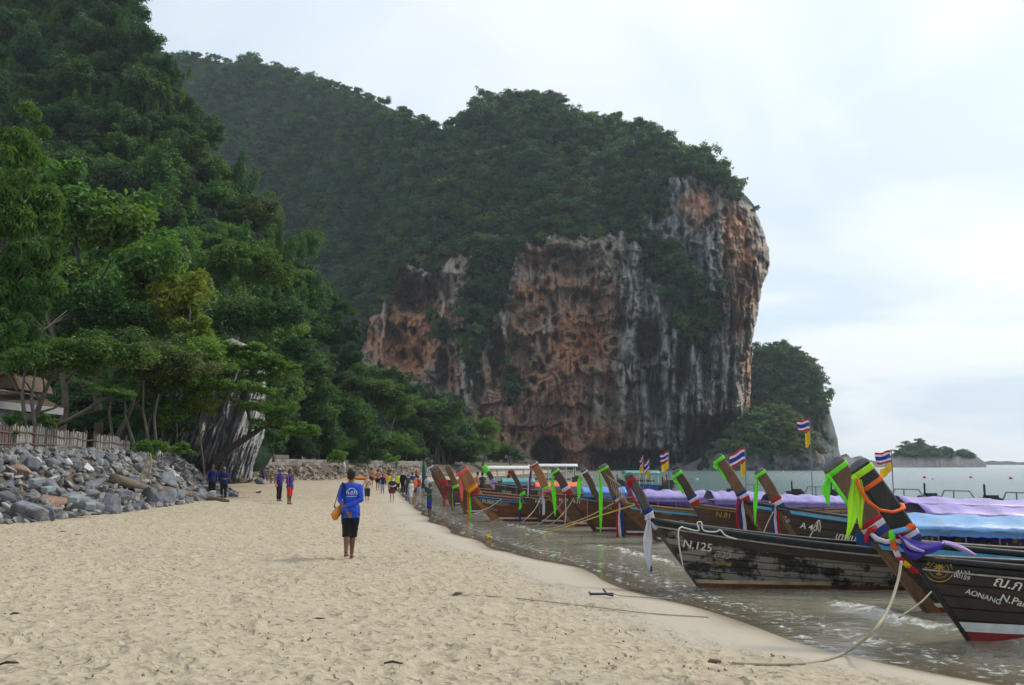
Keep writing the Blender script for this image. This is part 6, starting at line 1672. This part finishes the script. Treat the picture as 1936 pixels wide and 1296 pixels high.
# wound cord on the prow
cd = tag(empty("prow_rope", G_.f, G_.h), "thin cords wound lengthwise down the brown prow behind the N.125 boat", "cord")
for k in range(6):
    dx = .12 + .07 * k
    e = G_.edge
    MB().tube([e[i] + Vector((dx + .03 * math.sin(i), -.085, -.05 * k)) for i in range(13, 23)], .010, 5).build("strand", m_rope, cd, True)
# grapnel anchor with its line, lying at the sand edge
p = gnd(1140, 1126, .03)
an = tag(empty("anchor", p), "small black folding anchor lying on damp sand", "anchor")
MB().tube([(-.20, .0, .02), (.16, -.05, .03)], .02, 7).build("shank", m_iron, an); MB().tube([(.02, .1, .08), (.06, -.04, .02), (.14, -.16, .02)], .018, 7).build("fluke", m_iron, an); MB().tube([(-.2, -.05, .02), (-.21, .06, .04)], .018, 7).build("stock", m_iron, an)
rope("thin line from the black anchor to the water", [p + Vector((.15, -.03, .03)), gnd(1180, 1127), gnd(1230, 1130), gnd(1270, 1133)], .010)
sk = gnd(862, 1124, .0)
tag(MB().tube([(-.07, 0, -.05), (.0, .02, .015), (.09, .0, .01)], .022, 7).build("rope_stake", m_drift, None, True, loc=sk), "dark stub half buried at the inland end of the tan rope", "stake")
sk = gnd(1345, 1254, .0)
tag(MB().tube([(-.07, 0, -.05), (.0, .02, .02), (.10, .0, .01)], .024, 7).build("rope_stake", m_drift, None, True, loc=sk), "dark stub in the scraped sand mound of the thick rope", "stake")

# ---- buoys
for k, (px, py, r_, m, lab) in enumerate(((1257, 910, .30, "r", "orange-red buoy between the grey prow and the N.81 prow"), (1748, 904, .26, "r", "red buoy right of the far flag"), (1764, 907, .2, "w", "white buoy beside the red one right of the far flag"), (1836, 904, .24, "r", "red buoy off the islet's right end"), (1911, 906, .26, "r", "red buoy nearest the picture's right edge"), (1318, 908, .2, "w", "white buoy in the green water by the tallest prow"), (1372, 904, .18, "w", "white buoy below the headland knoll"), (1430, 890, .26, "r", "red buoy under the headland's right end"), (1480, 893, .26, "w", "pale buoy under the second headland"), (1510, 891, .24, "r", "red buoy at the second headland's foot"))):
    D = onz(px, py).y
    p = onz(px, py)
    b = MB().ball((0, 0, r_ * .35), (r_, r_, r_ * .9), 12, 8).tube([(0, 0, r_ * 1.1), (0, 0, r_ * 1.5)], r_ * .18, 8).build("buoy", paint("buoy_red", (.6, .08, .05), .45) if m == "r" else m_bwhite, None, True, loc=p)
    tag(b, lab, "buoy", "buoys of the swimming line")
# ================================================================== people
def skinmat(name, col):
    if name in _M: return _M[name]
    m, t, out = newmat(name); q = NT(t)
    n = q.noise(q.obj(), 14, 4, .6)
    q.bsdf(out, q.ramp(n, [(.3, tuple(x * .85 for x in col)), (.7, col)]), .55, .35)
    _M[name] = m; return m
SK_D = skinmat("skin_brown", (.17, .085, .05)); SK_T = skinmat("skin_tanned", (.42, .20, .12)); SK_P = skinmat("skin_pale", (.60, .38, .28))
m_hair = paint("hair_black", (.012, .010, .009), .5, .3, 20, .3); m_hairb = paint("hair_brown", (.10, .06, .03), .5, .3, 20, .3); m_hairy = paint("hair_blond", (.40, .28, .12), .5, .3, 20, .3)
TORSO = [(.495, .080, .056), (.53, .088, .062), (.57, .084, .060), (.62, .076, .054), (.68, .083, .058), (.74, .094, .062), (.785, .094, .060), (.815, .088, .050), (.838, .06, .042), (.858, .034, .036)]
def rad_at(z, g=0.0):
    zs_ = [a for a, _, _ in TORSO]
    return float(np.interp(z, zs_, [b for _, b, _ in TORSO])) + g, float(np.interp(z, zs_, [c for _, _, c in TORSO])) + g
POSES = {
    "stand": dict(L=((.055, -.005, .285), (.058, .012, .045)), Rr=((-.055, -.005, .285), (-.058, .012, .045)), aL=((.135, .012, .645), (.142, -.02, .50)), aR=((-.135, .012, .645), (-.142, -.02, .50))),
    "walk": dict(L=((.05, -.07, .295), (.052, -.075, .05)), Rr=((-.05, .03, .285), (-.052, .12, .075)), aL=((.135, .05, .65), (.14, .05, .51)), aR=((-.135, -.04, .65), (-.14, -.10, .53))),
    "hold": dict(L=((.055, -.005, .285), (.06, .012, .045)), Rr=((-.055, -.02, .285), (-.06, -.01, .045)), aL=((.13, .0, .65), (.055, -.13, .63)), aR=((-.13, .0, .65), (-.055, -.13, .64))),
    "stride": dict(L=((.05, .02, .285), (.04, .10, .06)), Rr=((-.05, -.06, .29), (-.045, -.08, .045)), aL=((.13, .02, .645), (.09, -.09, .57)), aR=((-.14, .03, .645), (-.15, -.03, .50))),
    "behind": dict(L=((.034, .000, .285), (.026, .095, .075)), Rr=((-.020, -.050, .290), (-.008, -.070, .045)), aL=((.116, .060, .650), (.018, .105, .515)), aR=((-.132, .055, .655), (.050, .100, .580))),
    "sit": dict(L=((.07, -.21, .50), (.07, -.23, .28)), Rr=((-.07, -.21, .50), (-.07, -.23, .28)), aL=((.13, -.03, .64), (.08, -.16, .56)), aR=((-.13, -.03, .64), (-.08, -.16, .56))),
}
def person(label, px, pyf, hpx, rz, skin, shirt, lower, hair=m_hair, pose="stand", sleeve="long", hem=.455, cap=None, longhair=False, fingers=False, vox=.016, group=None, up=0.0, headturn=0.0):
    p = onsand(px, pyf, up) if up else onsand(px, pyf)
    H_ = hpx * p.y / FPX
    rt = tag(empty("person", p, R(rz)), label, "person", group)
    ps = POSES[pose]; S = lambda v: Vector(v) * H_
    mb = MB()
    tt = lambda pts, ra, n=10, ry=None, up_=None, M=mb: M.tube([S(v) for v in pts], [x * H_ for x in ra], n, None if ry is None else [x * H_ for x in ry], up_)
    tt([(0, 0, z) for z, _, _ in TORSO] + [(0, -.004, .89)], [a for _, a, _ in TORSO] + [.030], 16, [b for _, _, b in TORSO] + [.032], (1, 0, 0))
    ht = math.sin(R(headturn)); hc = math.cos(R(headturn))
    hd = lambda x, y, z: S((x * hc - y * ht, x * ht + y * hc, z))
    mb.ball(hd(0, -.004, .935), (.043 * H_, .052 * H_, .060 * H_), 16, 12); mb.ball(hd(0, -.024, .900), (.031 * H_, .030 * H_, .028 * H_), 12, 8)
    mb.ball(hd(0, -.058, .922), (.008 * H_, .011 * H_, .013 * H_), 8, 6)
    for sx in (-1, 1):
        mb.ball(hd(sx * .045, .004, .928), (.007 * H_, .013 * H_, .019 * H_), 8, 6)
        mb.ball(hd(sx * .018, -.049, .942), (.011 * H_, .008 * H_, .006 * H_), 8, 6)
    legs = []
    for sx, key in ((1, "L"), (-1, "Rr")):
        k, a = Vector(ps[key][0]), Vector(ps[key][1]); h = Vector((sx * .046, 0, .515))
        m1 = h.lerp(k, .5); m2 = k.lerp(a, .33) + Vector((0, .010, 0))
        legs.append((h, m1, k, m2, a))
        tt([h, m1, k, m2, k.lerp(a, .7), a], [.056, .050, .034, .036, .026, .021], 10)
        f = a + Vector((0, 0, -.025)); mb.tube([S(f + Vector((0, .028, .0))), S(f + Vector((0, -.02, .004))), S(f + Vector((0, -.075, -.010))), S(f + Vector((0, -.108, -.014)))], [.020 * H_, .024 * H_, .024 * H_, .014 * H_], 8, [.020 * H_, .019 * H_, .012 * H_, .007 * H_], (1, 0, 0))
    arms = []
    for sx, key in ((1, "aL"), (-1, "aR")):
        e, w = Vector(ps[key][0]), Vector(ps[key][1]); s_ = Vector((sx * .096, 0, .800))
        arms.append((s_, e, w))
        tt([s_ + Vector((-sx * .03, 0, .004)), s_, s_.lerp(e, .5), e, e.lerp(w, .35), w], [.034, .034, .029, .024, .025, .017], 10)
        d = (w - e).normalized(); side = d.cross(Vector((0, 1, 0)));
        if side.length < .2: side = d.cross(Vector((1, 0, 0)))
        side.normalize(); palm = w + d * .045
        tt([w, w + d * .02, palm], [.018, .022, .020], 8, [.013, .011, .009], side)
        if fingers:
            nn = side.cross(d)
            for fi, (off, ln) in enumerate(((-.0165, .036), (-.0055, .042), (.0055, .039), (.0165, .030))):
                b = palm + side * off - d * .006
                tt([b, b + d * ln * .5 + nn * .003, b + d * ln * .85 + nn * .012, b + d * ln + nn * .020], [.0060, .0056, .0052, .0040], 6)
            b = w + d * .012 - side * .019
            tt([b, b - side * .014 + d * .014, b - side * .016 + d * .032 + nn * .006], [.0065, .006, .0045], 6)
        else:
            tt([palm - d * .01, palm + d * .02, palm + d * .038 + side * .004], [.019, .016, .008], 6, [.009, .008, .006], side)
            b = w + d * .012 - side * .016; tt([b, b - side * .014 + d * .02], [.007, .005], 5)
    tex = bpy.data.textures.get('cloth_folds') or bpy.data.textures.new('cloth_folds', 'CLOUDS'); tex.noise_scale = .11; tex.noise_depth = 2
    def fold(o, k):
        d_ = o.modifiers.new('folds', 'DISPLACE'); d_.texture = tex; d_.strength = k; d_.mid_level = .5; d_.texture_coords = 'LOCAL'
    def rem(o, v):
        r_ = o.modifiers.new("remesh", 'REMESH'); r_.mode = 'VOXEL'; r_.voxel_size = v; r_.use_smooth_shade = True
        sm = o.modifiers.new("smooth", 'SMOOTH'); sm.factor = .5; sm.iterations = 2
        return o
    rem(mb.build("body", skin, rt), vox if not fingers else vox * .55)
    # clothing follows the same skeleton, a little larger
    if shirt is not None:
        g = .013; mb2 = MB()
        zz_ = [hem] + [z for z, _, _ in TORSO if z > hem + .01 and z < .845]
        ra = [rad_at(max(z, .495), g + (.010 if z < .6 else 0)) for z in zz_]
        mb2.tube([S((0, 0, z)) for z in zz_], [a * H_ for a, _ in ra], 18, [b * H_ for _, b in ra], (1, 0, 0))
        for (s_, e, w), sx in zip(arms, (1, -1)):
            if sleeve == "none": continue
            end = e.lerp(w, .9) if sleeve == "long" else s_.lerp(e, .62)
            mid = [s_ + Vector((-sx * .035, 0, .0)), s_, s_.lerp(e, .5)] + ([e, e.lerp(w, .45)] if sleeve == "long" else []) + [end]
            rr = [.038, .038, .033] + ([.029, .028] if sleeve == "long" else []) + [.026 if sleeve == "long" else .040]
            mb2.tube([S(v) for v in mid], [x * H_ for x in rr], 10)
        fold(rem(mb2.build("shirt", shirt, rt), vox * .8), .030)
    if lower is not None:
        kind, m = lower; mb3 = MB(); g = .006 if shirt is not None else .012
        zz_ = [.46, .485, .51, .53] if kind != "trunks" else [.47, .50, .53, .565]
        ra = [rad_at(max(z, .5), g) for z in zz_]
        mb3.tube([S((0, 0, z)) for z in zz_], [a * H_ for a, _ in ra], 16, [b * H_ for _, b in ra], (1, 0, 0))
        for (h, m1, k, m2, a) in legs:
            if kind == "shorts": pts, rr = [h, m1, m1.lerp(k, .6), k.lerp(a, .20)], [.064, .060, .054, .053]
            elif kind == "trunks": pts, rr = [h, m1, m1.lerp(k, .25)], [.066, .063, .060]
            elif kind == "skirt": pts, rr = [h, m1, m1.lerp(k, .3)], [.072, .082, .085]
            else: pts, rr = [h, m1, k, m2, k.lerp(a, .7), a + Vector((0, 0, .01))], [.066, .060, .046, .044, .040, .036]
            mb3.tube([S(v) for v in pts], [x * H_ for x in rr], 12)
        fold(rem(mb3.build({"shorts": "shorts", "trunks": "shorts", "skirt": "skirt"}.get(kind, "trousers"), m, rt), vox * .8), .026)
    if hair is not None:
        mb4 = MB(); mb4.ball(hd(0, .008, .950), (.052 * H_, .056 * H_, .058 * H_), 16, 12); mb4.ball(hd(0, .022, .920), (.044 * H_, .038 * H_, .045 * H_), 12, 10)
        if longhair: mb4.tube([hd(0, .035, .94), hd(0, .052, .88), hd(0, .055, .80)], [.04 * H_, .035 * H_, .015 * H_], 8)
        o = mb4.build("hair", hair, rt); r_ = o.modifiers.new("remesh", 'REMESH'); r_.mode = 'VOXEL'; r_.voxel_size = vox * .7; r_.use_smooth_shade = True
    if cap is not None:
        mb5 = MB(); mb5.ball(hd(0, .006, .962), (.052 * H_, .058 * H_, .045 * H_), 14, 8); mb5.tube([hd(0, -.03, .958), hd(0, -.10, .950)], [.042 * H_, .030 * H_], 10, [.006 * H_, .004 * H_], (1, 0, 0)); mb5.build("cap", cap, rt, True)
    rt["h"] = H_
    return rt, H_, S
CL = lambda n, c: cloth("wear_" + n, c, .8, .15, .05)
c_royal = CL("royal_blue", (.030, .085, .56)); c_black = CL("black", (.018, .020, .020)); c_navy = CL("navy", (.018, .028, .12)); c_indigo = CL("indigo", (.035, .045, .26)); c_red = CL("red", (.55, .04, .03)); c_purple = CL("violet", (.15, .10, .38)); c_char = CL("charcoal", (.045, .047, .055)); c_white = CL("white", (.68, .68, .68)); c_yell = CL("neon_yellow", (.65, .85, .04)); c_orng = CL("orange", (.90, .22, .04)); c_pink = CL("pink", (.75, .20, .35)); c_mag = CL("magenta_stripe", (.55, .03, .12)); c_sky = CL("pale_blue", (.35, .45, .62)); c_wine = CL("wine", (.16, .03, .06)); c_teal = CL("dark_teal", (.03, .09, .09)); c_grn = CL("green", (.05, .35, .08))

mr, mh, mS = person("person in blue shirt marked H-075 and black shorts, walking away with hands behind back", 661, 1057, 165, 180, SK_D, c_royal, ("shorts", c_black), m_hair, "behind", "long", .452, fingers=True, vox=.012, headturn=-8)
# print on the back of the shirt
def on_back(x, z, off=.006):
    rx, ry = rad_at(max(z, .5), .013)
    rx *= mh; ry *= mh; x_ = max(-rx * .95, min(rx * .95, x))
    return Vector((x_, ry * math.sqrt(1 - (x_ / rx) ** 2) + off, z * mh))
def back_print(V, F, name):
    # local x is mirrored when seen from behind
    return MB().add([on_back(-(v[0]) - .018 * mh, v[1], .014) for v in V], [tuple(reversed(f)) for f in F]).build(name, c_white, mr)
V, F = text_geo("H-075", .092)
wd_ = max(v.x for v in V)
V = [(v.x - wd_ / 2, .712 + v.y * 1.15 / mh) for v in V]; back_print(V, F, "shirt_number")
V = []; F = []
for i in range(21):
    a = R(180 - 9 * i); V += [(.098 * math.cos(a), .728 + .105 * math.sin(a) / mh), (.087 * math.cos(a), .728 + .092 * math.sin(a) / mh)]
F = [(2 * i, 2 * i + 1, 2 * i + 3, 2 * i + 2) for i in range(20)]; back_print(V, F, "shirt_arc")
back_print([(-.10 + .02 * i, .690 + (.006 if j else 0)) for j in (0, 1) for i in range(11)], [(i, i + 1, 12 + i, 11 + i) for i in range(10)], "shirt_line")
# dry bag slung from the shoulder
bg_ = tag(empty("dry_bag", mr.location), "orange roll-top dry bag hanging at the walking person's side on a black strap", "bag")
f_ = mr.location; o_ = lambda x, y, z: Vector((x * mh, y * mh, z * mh))
MB().tube([o_(-.205, .02, .455), o_(-.190, .02, .462), o_(-.150, .02, .520), o_(-.128, .02, .560), o_(-.118, .02, .585)], [.046 * mh, .056 * mh, .055 * mh, .045 * mh, .036 * mh], 14, [.040 * mh, .050 * mh, .048 * mh, .034 * mh, .018 * mh], (0, 1, 0)).build("bag_body", cloth("dry_bag_orange", (.72, .24, .02), .4, .5, .05), bg_, True)
MB().tube([o_(-.120, -.03, .583), o_(-.118, .07, .586)], .014 * mh, 8).build("roll_top", _M["dry_bag_orange"], bg_, True)
MB().tube([o_(-.190, .015, .585), o_(-.165, .0, .66), o_(-.135, -.02, .76), o_(-.105, -.01, .835), o_(-.07, -.045, .835)], [.012 * mh] * 5, 6, [.004 * mh] * 5, (0, 1, 0)).tube([o_(-.10, -.012, .842), o_(-.062, -.078, .80), o_(-.05, -.080, .70)], [.012 * mh] * 3, 6, [.004 * mh] * 3).tube([o_(-.09, -.03, .842), o_(-.078, -.086, .78), o_(-.09, -.082, .70)], .008 * mh, 6).tube([o_(-.190, .015, .585), o_(-.175, .02, .555), o_(-.150, .02, .535)], .008 * mh, 6).build("strap", c_black, bg_, True)

def stripe(rt, S, key=1, m=None):
    """Coloured stripe down a sleeve."""
    MB().tube([S((key * .118, -.020, .81)), S((key * .152, -.022, .72)), S((key * .162, -.028, .65)), S((key * .165, -.045, .58))], .011 * rt["h"], 6).build("sleeve_stripe", m or c_mag, rt)
def satchel(lab, rt, S, x, z, m, y=0.0, r=.055):
    b = tag(empty("shoulder_bag", rt.location, rt.rotation_euler.z), lab, "bag")
    MB().ball(S((x, y, z)), (r * rt["h"] * .9, r * rt["h"] * .7, r * rt["h"]), 10, 8).build("bag_body", m, b, True)
    MB().tube([S((x, y, z + r)), S((x * .7, y - .05, z + .2)), S((x * .2, -.07, .83)), S((-x * .3, 0, .86))], .006 * rt["h"], 5).build("strap", c_black, b)
    return b
r1_, h1_, S1 = person("person in navy shirt with magenta sleeve stripe and black trousers, left of two by boulders", 400, 942, 62, 30, SK_D, c_navy, ("trousers", c_black), m_hair, "stand", fingers=True, vox=.014, group="boatmen standing by the boulders"); stripe(r1_, S1, -1)
r2_, h2_, S2 = person("person in dark navy shirt and grey cap, right of two by the boulders", 422, 944, 59, 20, SK_D, c_navy, ("trousers", c_black), m_hair, "hold", fingers=True, vox=.014, cap=CL("grey_cap", (.25, .25, .25)), group="boatmen standing by the boulders")
r3_, h3_, S3 = person("person in blue shirt, pale cap and black trousers on open sand with orange bag", 527, 948, 61, 60, SK_D, c_indigo, ("trousers", c_black), m_hair, "hold", fingers=True, vox=.014, cap=c_sky, group="boatmen on open sand"); stripe(r3_, S3, -1); satchel("small orange bag at the hip of the person in black trousers", r3_, S3, -.12, .47, c_orng)
r4_, h4_, S4 = person("person in navy shirt with red sleeve stripe and red shorts, standing on open sand", 547, 954, 65, 75, SK_D, c_indigo, ("shorts", c_red), m_hair, "stand", fingers=True, vox=.014, cap=None, group="boatmen on open sand"); stripe(r4_, S4, -1, c_red); satchel("dark bag at the hip of the person in red shorts", r4_, S4, -.13, .50, c_char)
person("person in a violet top walking near the tan boulder", 497, 915, 31, 160, SK_D, c_purple, ("shorts", c_navy), m_hair, "walk", "short")
sx_ = at(467, 884, 60)
rs_, hs_, Ss_ = person("person in a navy top sitting high on the boulders", 466, 899, 34, 20, SK_D, c_indigo, ("trousers", c_navy), m_hair, "sit", "short", up=.9)
r8_, h8_, S8 = person("shirtless person in dark grey shorts with a bag strap, facing the camera", 694, 951, 51, 10, SK_P, None, ("shorts", c_char), m_hairb, "stride", fingers=True, vox=.014)
MB().tube([S8((.09, -.03, .82)), S8((.03, -.068, .74)), S8((-.05, -.066, .60)), S8((-.09, -.02, .55))], .009 * h8_, 6).build("bag_strap", c_black, r8_)
r9_, h9_, S9 = person("person in dark top and wine red shorts carrying a black backpack on the front", 741, 951, 48, 5, SK_P, c_char, ("skirt", c_wine), m_hair, "hold", "short", fingers=True, vox=.014)
bk = tag(empty("backpack", r9_.location, r9_.rotation_euler.z), "black backpack hanging at the side of the person in wine red shorts", "backpack"); MB().ball(S9((.13, .03, .56)), (.055 * h9_, .06 * h9_, .11 * h9_), 10, 8).build("bag_body", c_black, bk, True); MB().tube([S9((.13, .0, .66)), S9((.10, -.03, .82)), S9((.09, .05, .80))], .010 * h9_, 6).build("strap", c_black, bk)
GB = "bathers in the distance along the waterline"
for lab, px, pf, hp, rz, sk, sh, lo, hr, po, sl in (
    ("sunburnt shirtless person beside the orange kayak", 702, 922, 36, 160, SK_T, None, ("trunks", c_char), m_hair, "stand", "none"),
    ("taller sunburnt shirtless person in black trunks right of the kayak", 714, 928, 40, 170, SK_T, None, ("trunks", c_black), m_hair, "stand", "none"),
    ("person in navy vest with white waistband", 723, 934, 37, 20, SK_D, c_navy, ("shorts", c_sky), m_hair, "stand", "short"),
    ("person in neon yellow shirt behind the person in wine red shorts", 735, 930, 33, 150, SK_T, c_yell, ("shorts", c_char), m_hairb, "walk", "short"),
    ("second person in neon yellow shirt, right of the person in wine red shorts", 752, 930, 34, 10, SK_T, c_yell, ("shorts", c_char), m_hair, "stand", "short"),
    ("person with fair hair in a black wetsuit", 762, 934, 42, 0, SK_P, c_black, ("trousers", c_black), m_hairy, "stand", "long"),
    ("person in dark teal shirt and jeans", 771, 938, 40, 190, SK_P, c_teal, ("trousers", c_indigo), m_hairb, "walk", "short"),
    ("person in a navy shirt with head bowed, behind the white vest", 779, 932, 37, 200, SK_T, c_indigo, ("shorts", c_char), m_hair, "stand", "short"),
    ("person in white vest and white shorts wading at the water's edge", 777, 951, 42, 30, SK_P, c_white, ("shorts", c_white), m_hairy, "stride", "none"),
    ("person in orange life vest beside the white vest", 784, 940, 36, 10, SK_T, c_orng, ("shorts", c_wine), m_hair, "hold", "none"),
    ("person in red shirt and pale shorts near the orange life vest", 790, 939, 38, 185, SK_T, c_red, ("shorts", c_sky), m_hair, "stand", "short"),
    ("distant person in red vest before the riprap", 787, 908, 20, 0, SK_T, c_red, ("shorts", c_black), m_hair, "stand", "none"),
    ("person in pale blue top behind the dark-shirted wader", 807, 941, 40, 30, SK_P, c_sky, ("shorts", c_char), m_hair, "hold", "short"),
    ("person in white shirt near the dark green post", 793, 926, 30, 0, SK_P, c_white, ("shorts", c_sky), m_hairb, "stand", "short"),
    ("person in orange shirt by the kayak's right end", 728, 922, 28, 20, SK_T, c_orng, ("shorts", c_char), m_hair, "stand", "short")):
    person(lab, px, pf, hp, rz, sk, sh, lo, hr, po, sl, vox=.022, group=GB)
person("person in dark shirt and blue shorts standing ankle deep, looking at something in the hands", 812, 977, 62, -65, SK_D, c_teal, ("shorts", c_indigo), m_hairb, "hold", "short", fingers=True, vox=.014)
# people aboard and at the boats
for lab, px, bt, hp, sh in (("person in a red top under the white tour roof", 962, 62, 30, c_red), ("person in dark shirt leaning by the small lime-prowed boat", 912, 52, 30, c_char), ("shirtless person by the small lime-prowed boat", 903, 54, 32, None)):
    D = bt; x = at(px, 900, D).x
    H_ = 1.6
    rt, hh, S_ = person(lab, px, 930, 1, 30 + px, SK_T, sh, ("shorts", c_char), m_hair, "hold", "short", vox=.05, group="people aboard the far boats")
    for c_ in list(rt.children): bpy.data.objects.remove(c_)
    bpy.data.objects.remove(rt)
    # rebuilt standing on the deck height
    _os = onsand
    onsand = lambda a, b, up=0.0, D=D, x=x: Vector((x, D, .15))
    person(lab, px, 930, H_ * FPX / D, 30 + px, SK_T, sh, ("shorts", c_char), m_hair, "hold", "short", vox=.022, group="people aboard the far boats")
    onsand = _os

# ---- kayaks, furniture, posts at the back of the beach
kp = onsand(695, 908)
ky = tag(empty("kayak", kp + Vector((0, 0, .12)), .1), "long orange kayak lying on the sand below the far wall", "kayak")
us = np.linspace(-1, 1, 15)
MB().tube([(u * 2.9, 0, .10 + .22 * abs(u) ** 3) for u in us], [max(.03, .38 * (1 - abs(u) ** 2.4)) for u in us], 10, [max(.03, .22 * (1 - abs(u) ** 3)) for u in us], (0, 1, 0)).build("kayak_hull", paint("kayak_orange", (.75, .27, .03), .4, .15, 2), ky, True)
MB().tube([(u * .55, 0, .30) for u in us], [.26 * (1 - abs(u) ** 3) + .02 for u in us], 10, [.04] * 15, (0, 1, 0)).build("cockpit", c_black, ky, True)
m_bench = wood("bench_wood", (.26, .12, .05), .6)
def picnic(lab, px, py, D, w):
    p = at(px, py, D); p.z = float(ground_z(p.x, p.y)); rt = tag(empty("wooden_table", p, .2), lab, "table", "wooden tables in the cave mouth")
    for k in range(3): MB().box((0, -.25 + .25 * k, .78), (w, .22, .05)).build("plank", m_bench, rt)
    for sx in (-1, 1):
        for sy in (-1, 1): MB().box((sx * w * .44, sy * .3, .38), (.08, .08, .76)).build("leg", m_bench, rt)
    for sy in (-1, 1):
        MB().box((0, sy * .75, .45), (w, .25, .05)).build("bench", m_bench, rt)
    return rt
picnic("brown wooden table left in the shaded cave mouth", 507, 876, 84, 1.5); picnic("brown wooden table right in the shaded cave mouth", 528, 876, 86, 1.6); picnic("small brown table behind the two in the cave mouth", 545, 875, 90, 1.2)
p = onsand(801, 925); gp = tag(MB().tube([(0, 0, -.2), (.02, 0, 1.4), (0, 0, 2.7)], [.22, .2, .16], 9).build("green_post", paint("post_green", (.015, .07, .06), .6), None, True, loc=p), "dark green wrapped post standing behind the bathers", "post")
um = onsand(648, 905); ur = tag(empty("beach_umbrella", um), "folded white cloth hanging on a pole before the far wall", "umbrella")
MB().tube([(0, 0, 0), (0, 0, 2.3)], .03, 7).build("pole", m_steel, ur); MB().tube([(0, 0, 2.3), (.1, 0, 1.6), (.3, 0, 1.0)], [.04, .2, .1], 9).build("canopy", C_WHITE, ur, True)

# ---- bits washed up on the sand
for lab, px, py, ln, an in (("short black stick at the picture's lower left corner", 16, 1256, .16, .5), ("dark bent twig on the sand left of the walking person", 118, 1006, .22, -.3), ("thin brown twig in the sand below the walking person", 600, 1172, .22, .6), ("reddish scrap of bark near the big flat boulder", 148, 1012, .16, .1), ("small dark twig near the lower left corner", 28, 1162, .12, .9), ("twig lying before the tan rope", 745, 1255, .2, -.2)):
    p = gnd(px, py, .012)
    o = MB().tube([(-ln / 2, 0, 0), (-ln * .1, .01, .015), (ln * .2, -.012, .012), (ln / 2, .015, .0)], [.008, .012, .010, .004], 6).tube([(-ln * .1, .01, .012), (ln * .05, .05, .01)], [.007, .003], 5).build("twig", m_barkd, None, loc=p)
    o.rotation_euler = (0, 0, an); tag(o, lab, "twig", "twigs on the sand")
_gd = np.random.default_rng(55); V = []; F = []
for _ in range(260):
    px, py = _gd.uniform(0, 1500), 960 + 330 * _gd.random() ** .8
    q0 = onz(px, py, .5); x, y = q0.x, q0.y
    z, s_, bd_ = ground_z(np.array(x), np.array(y), True)
    if s_ < 1.2 or bd_ > 0: continue
    r_ = _gd.uniform(.006, .018); a = _gd.uniform(0, 6.28); n0 = len(V); e = _gd.uniform(.3, .7)
    for k in range(6):
        t_ = a + k * 1.047; V.append((x + r_ * math.cos(t_), y + r_ * e * math.sin(t_), float(z) + .012 + .012 * math.sin(k * 2.0)))
    V.append((x, y, float(z) + .03)); F += [(n0 + k, n0 + (k + 1) % 6, n0 + 6) for k in range(6)]
me = bpy.data.meshes.new("litter"); me.from_pydata(V, [], F); me.update()
tag(link("beach_litter", me, paint("leaf_litter", (.24, .18, .115), .85, .5, 2)), "scattered leaf scraps, coral crumbs and shell bits on the sand", "litter", kind="stuff")
# ================================================================== air
hz_b = MB().box((300, 1500, 118), (7000, 3240, 246)).build("haze", None)
m_haze, t, out = newmat("haze"); q = NT(t)
pv = q.n("ShaderNodeVolumePrincipled")
pv.inputs["Color"].default_value = (0.80, 0.90, 1.0, 1)
pv.inputs["Density"].default_value = 0.00016
pv.inputs["Anisotropy"].default_value = 0.2
t.links.new(pv.outputs[0], out.inputs["Volume"])
hz_b.data.materials.append(m_haze)
tag(hz_b, "thin bluish sea haze over the bay", "haze", kind="stuff")
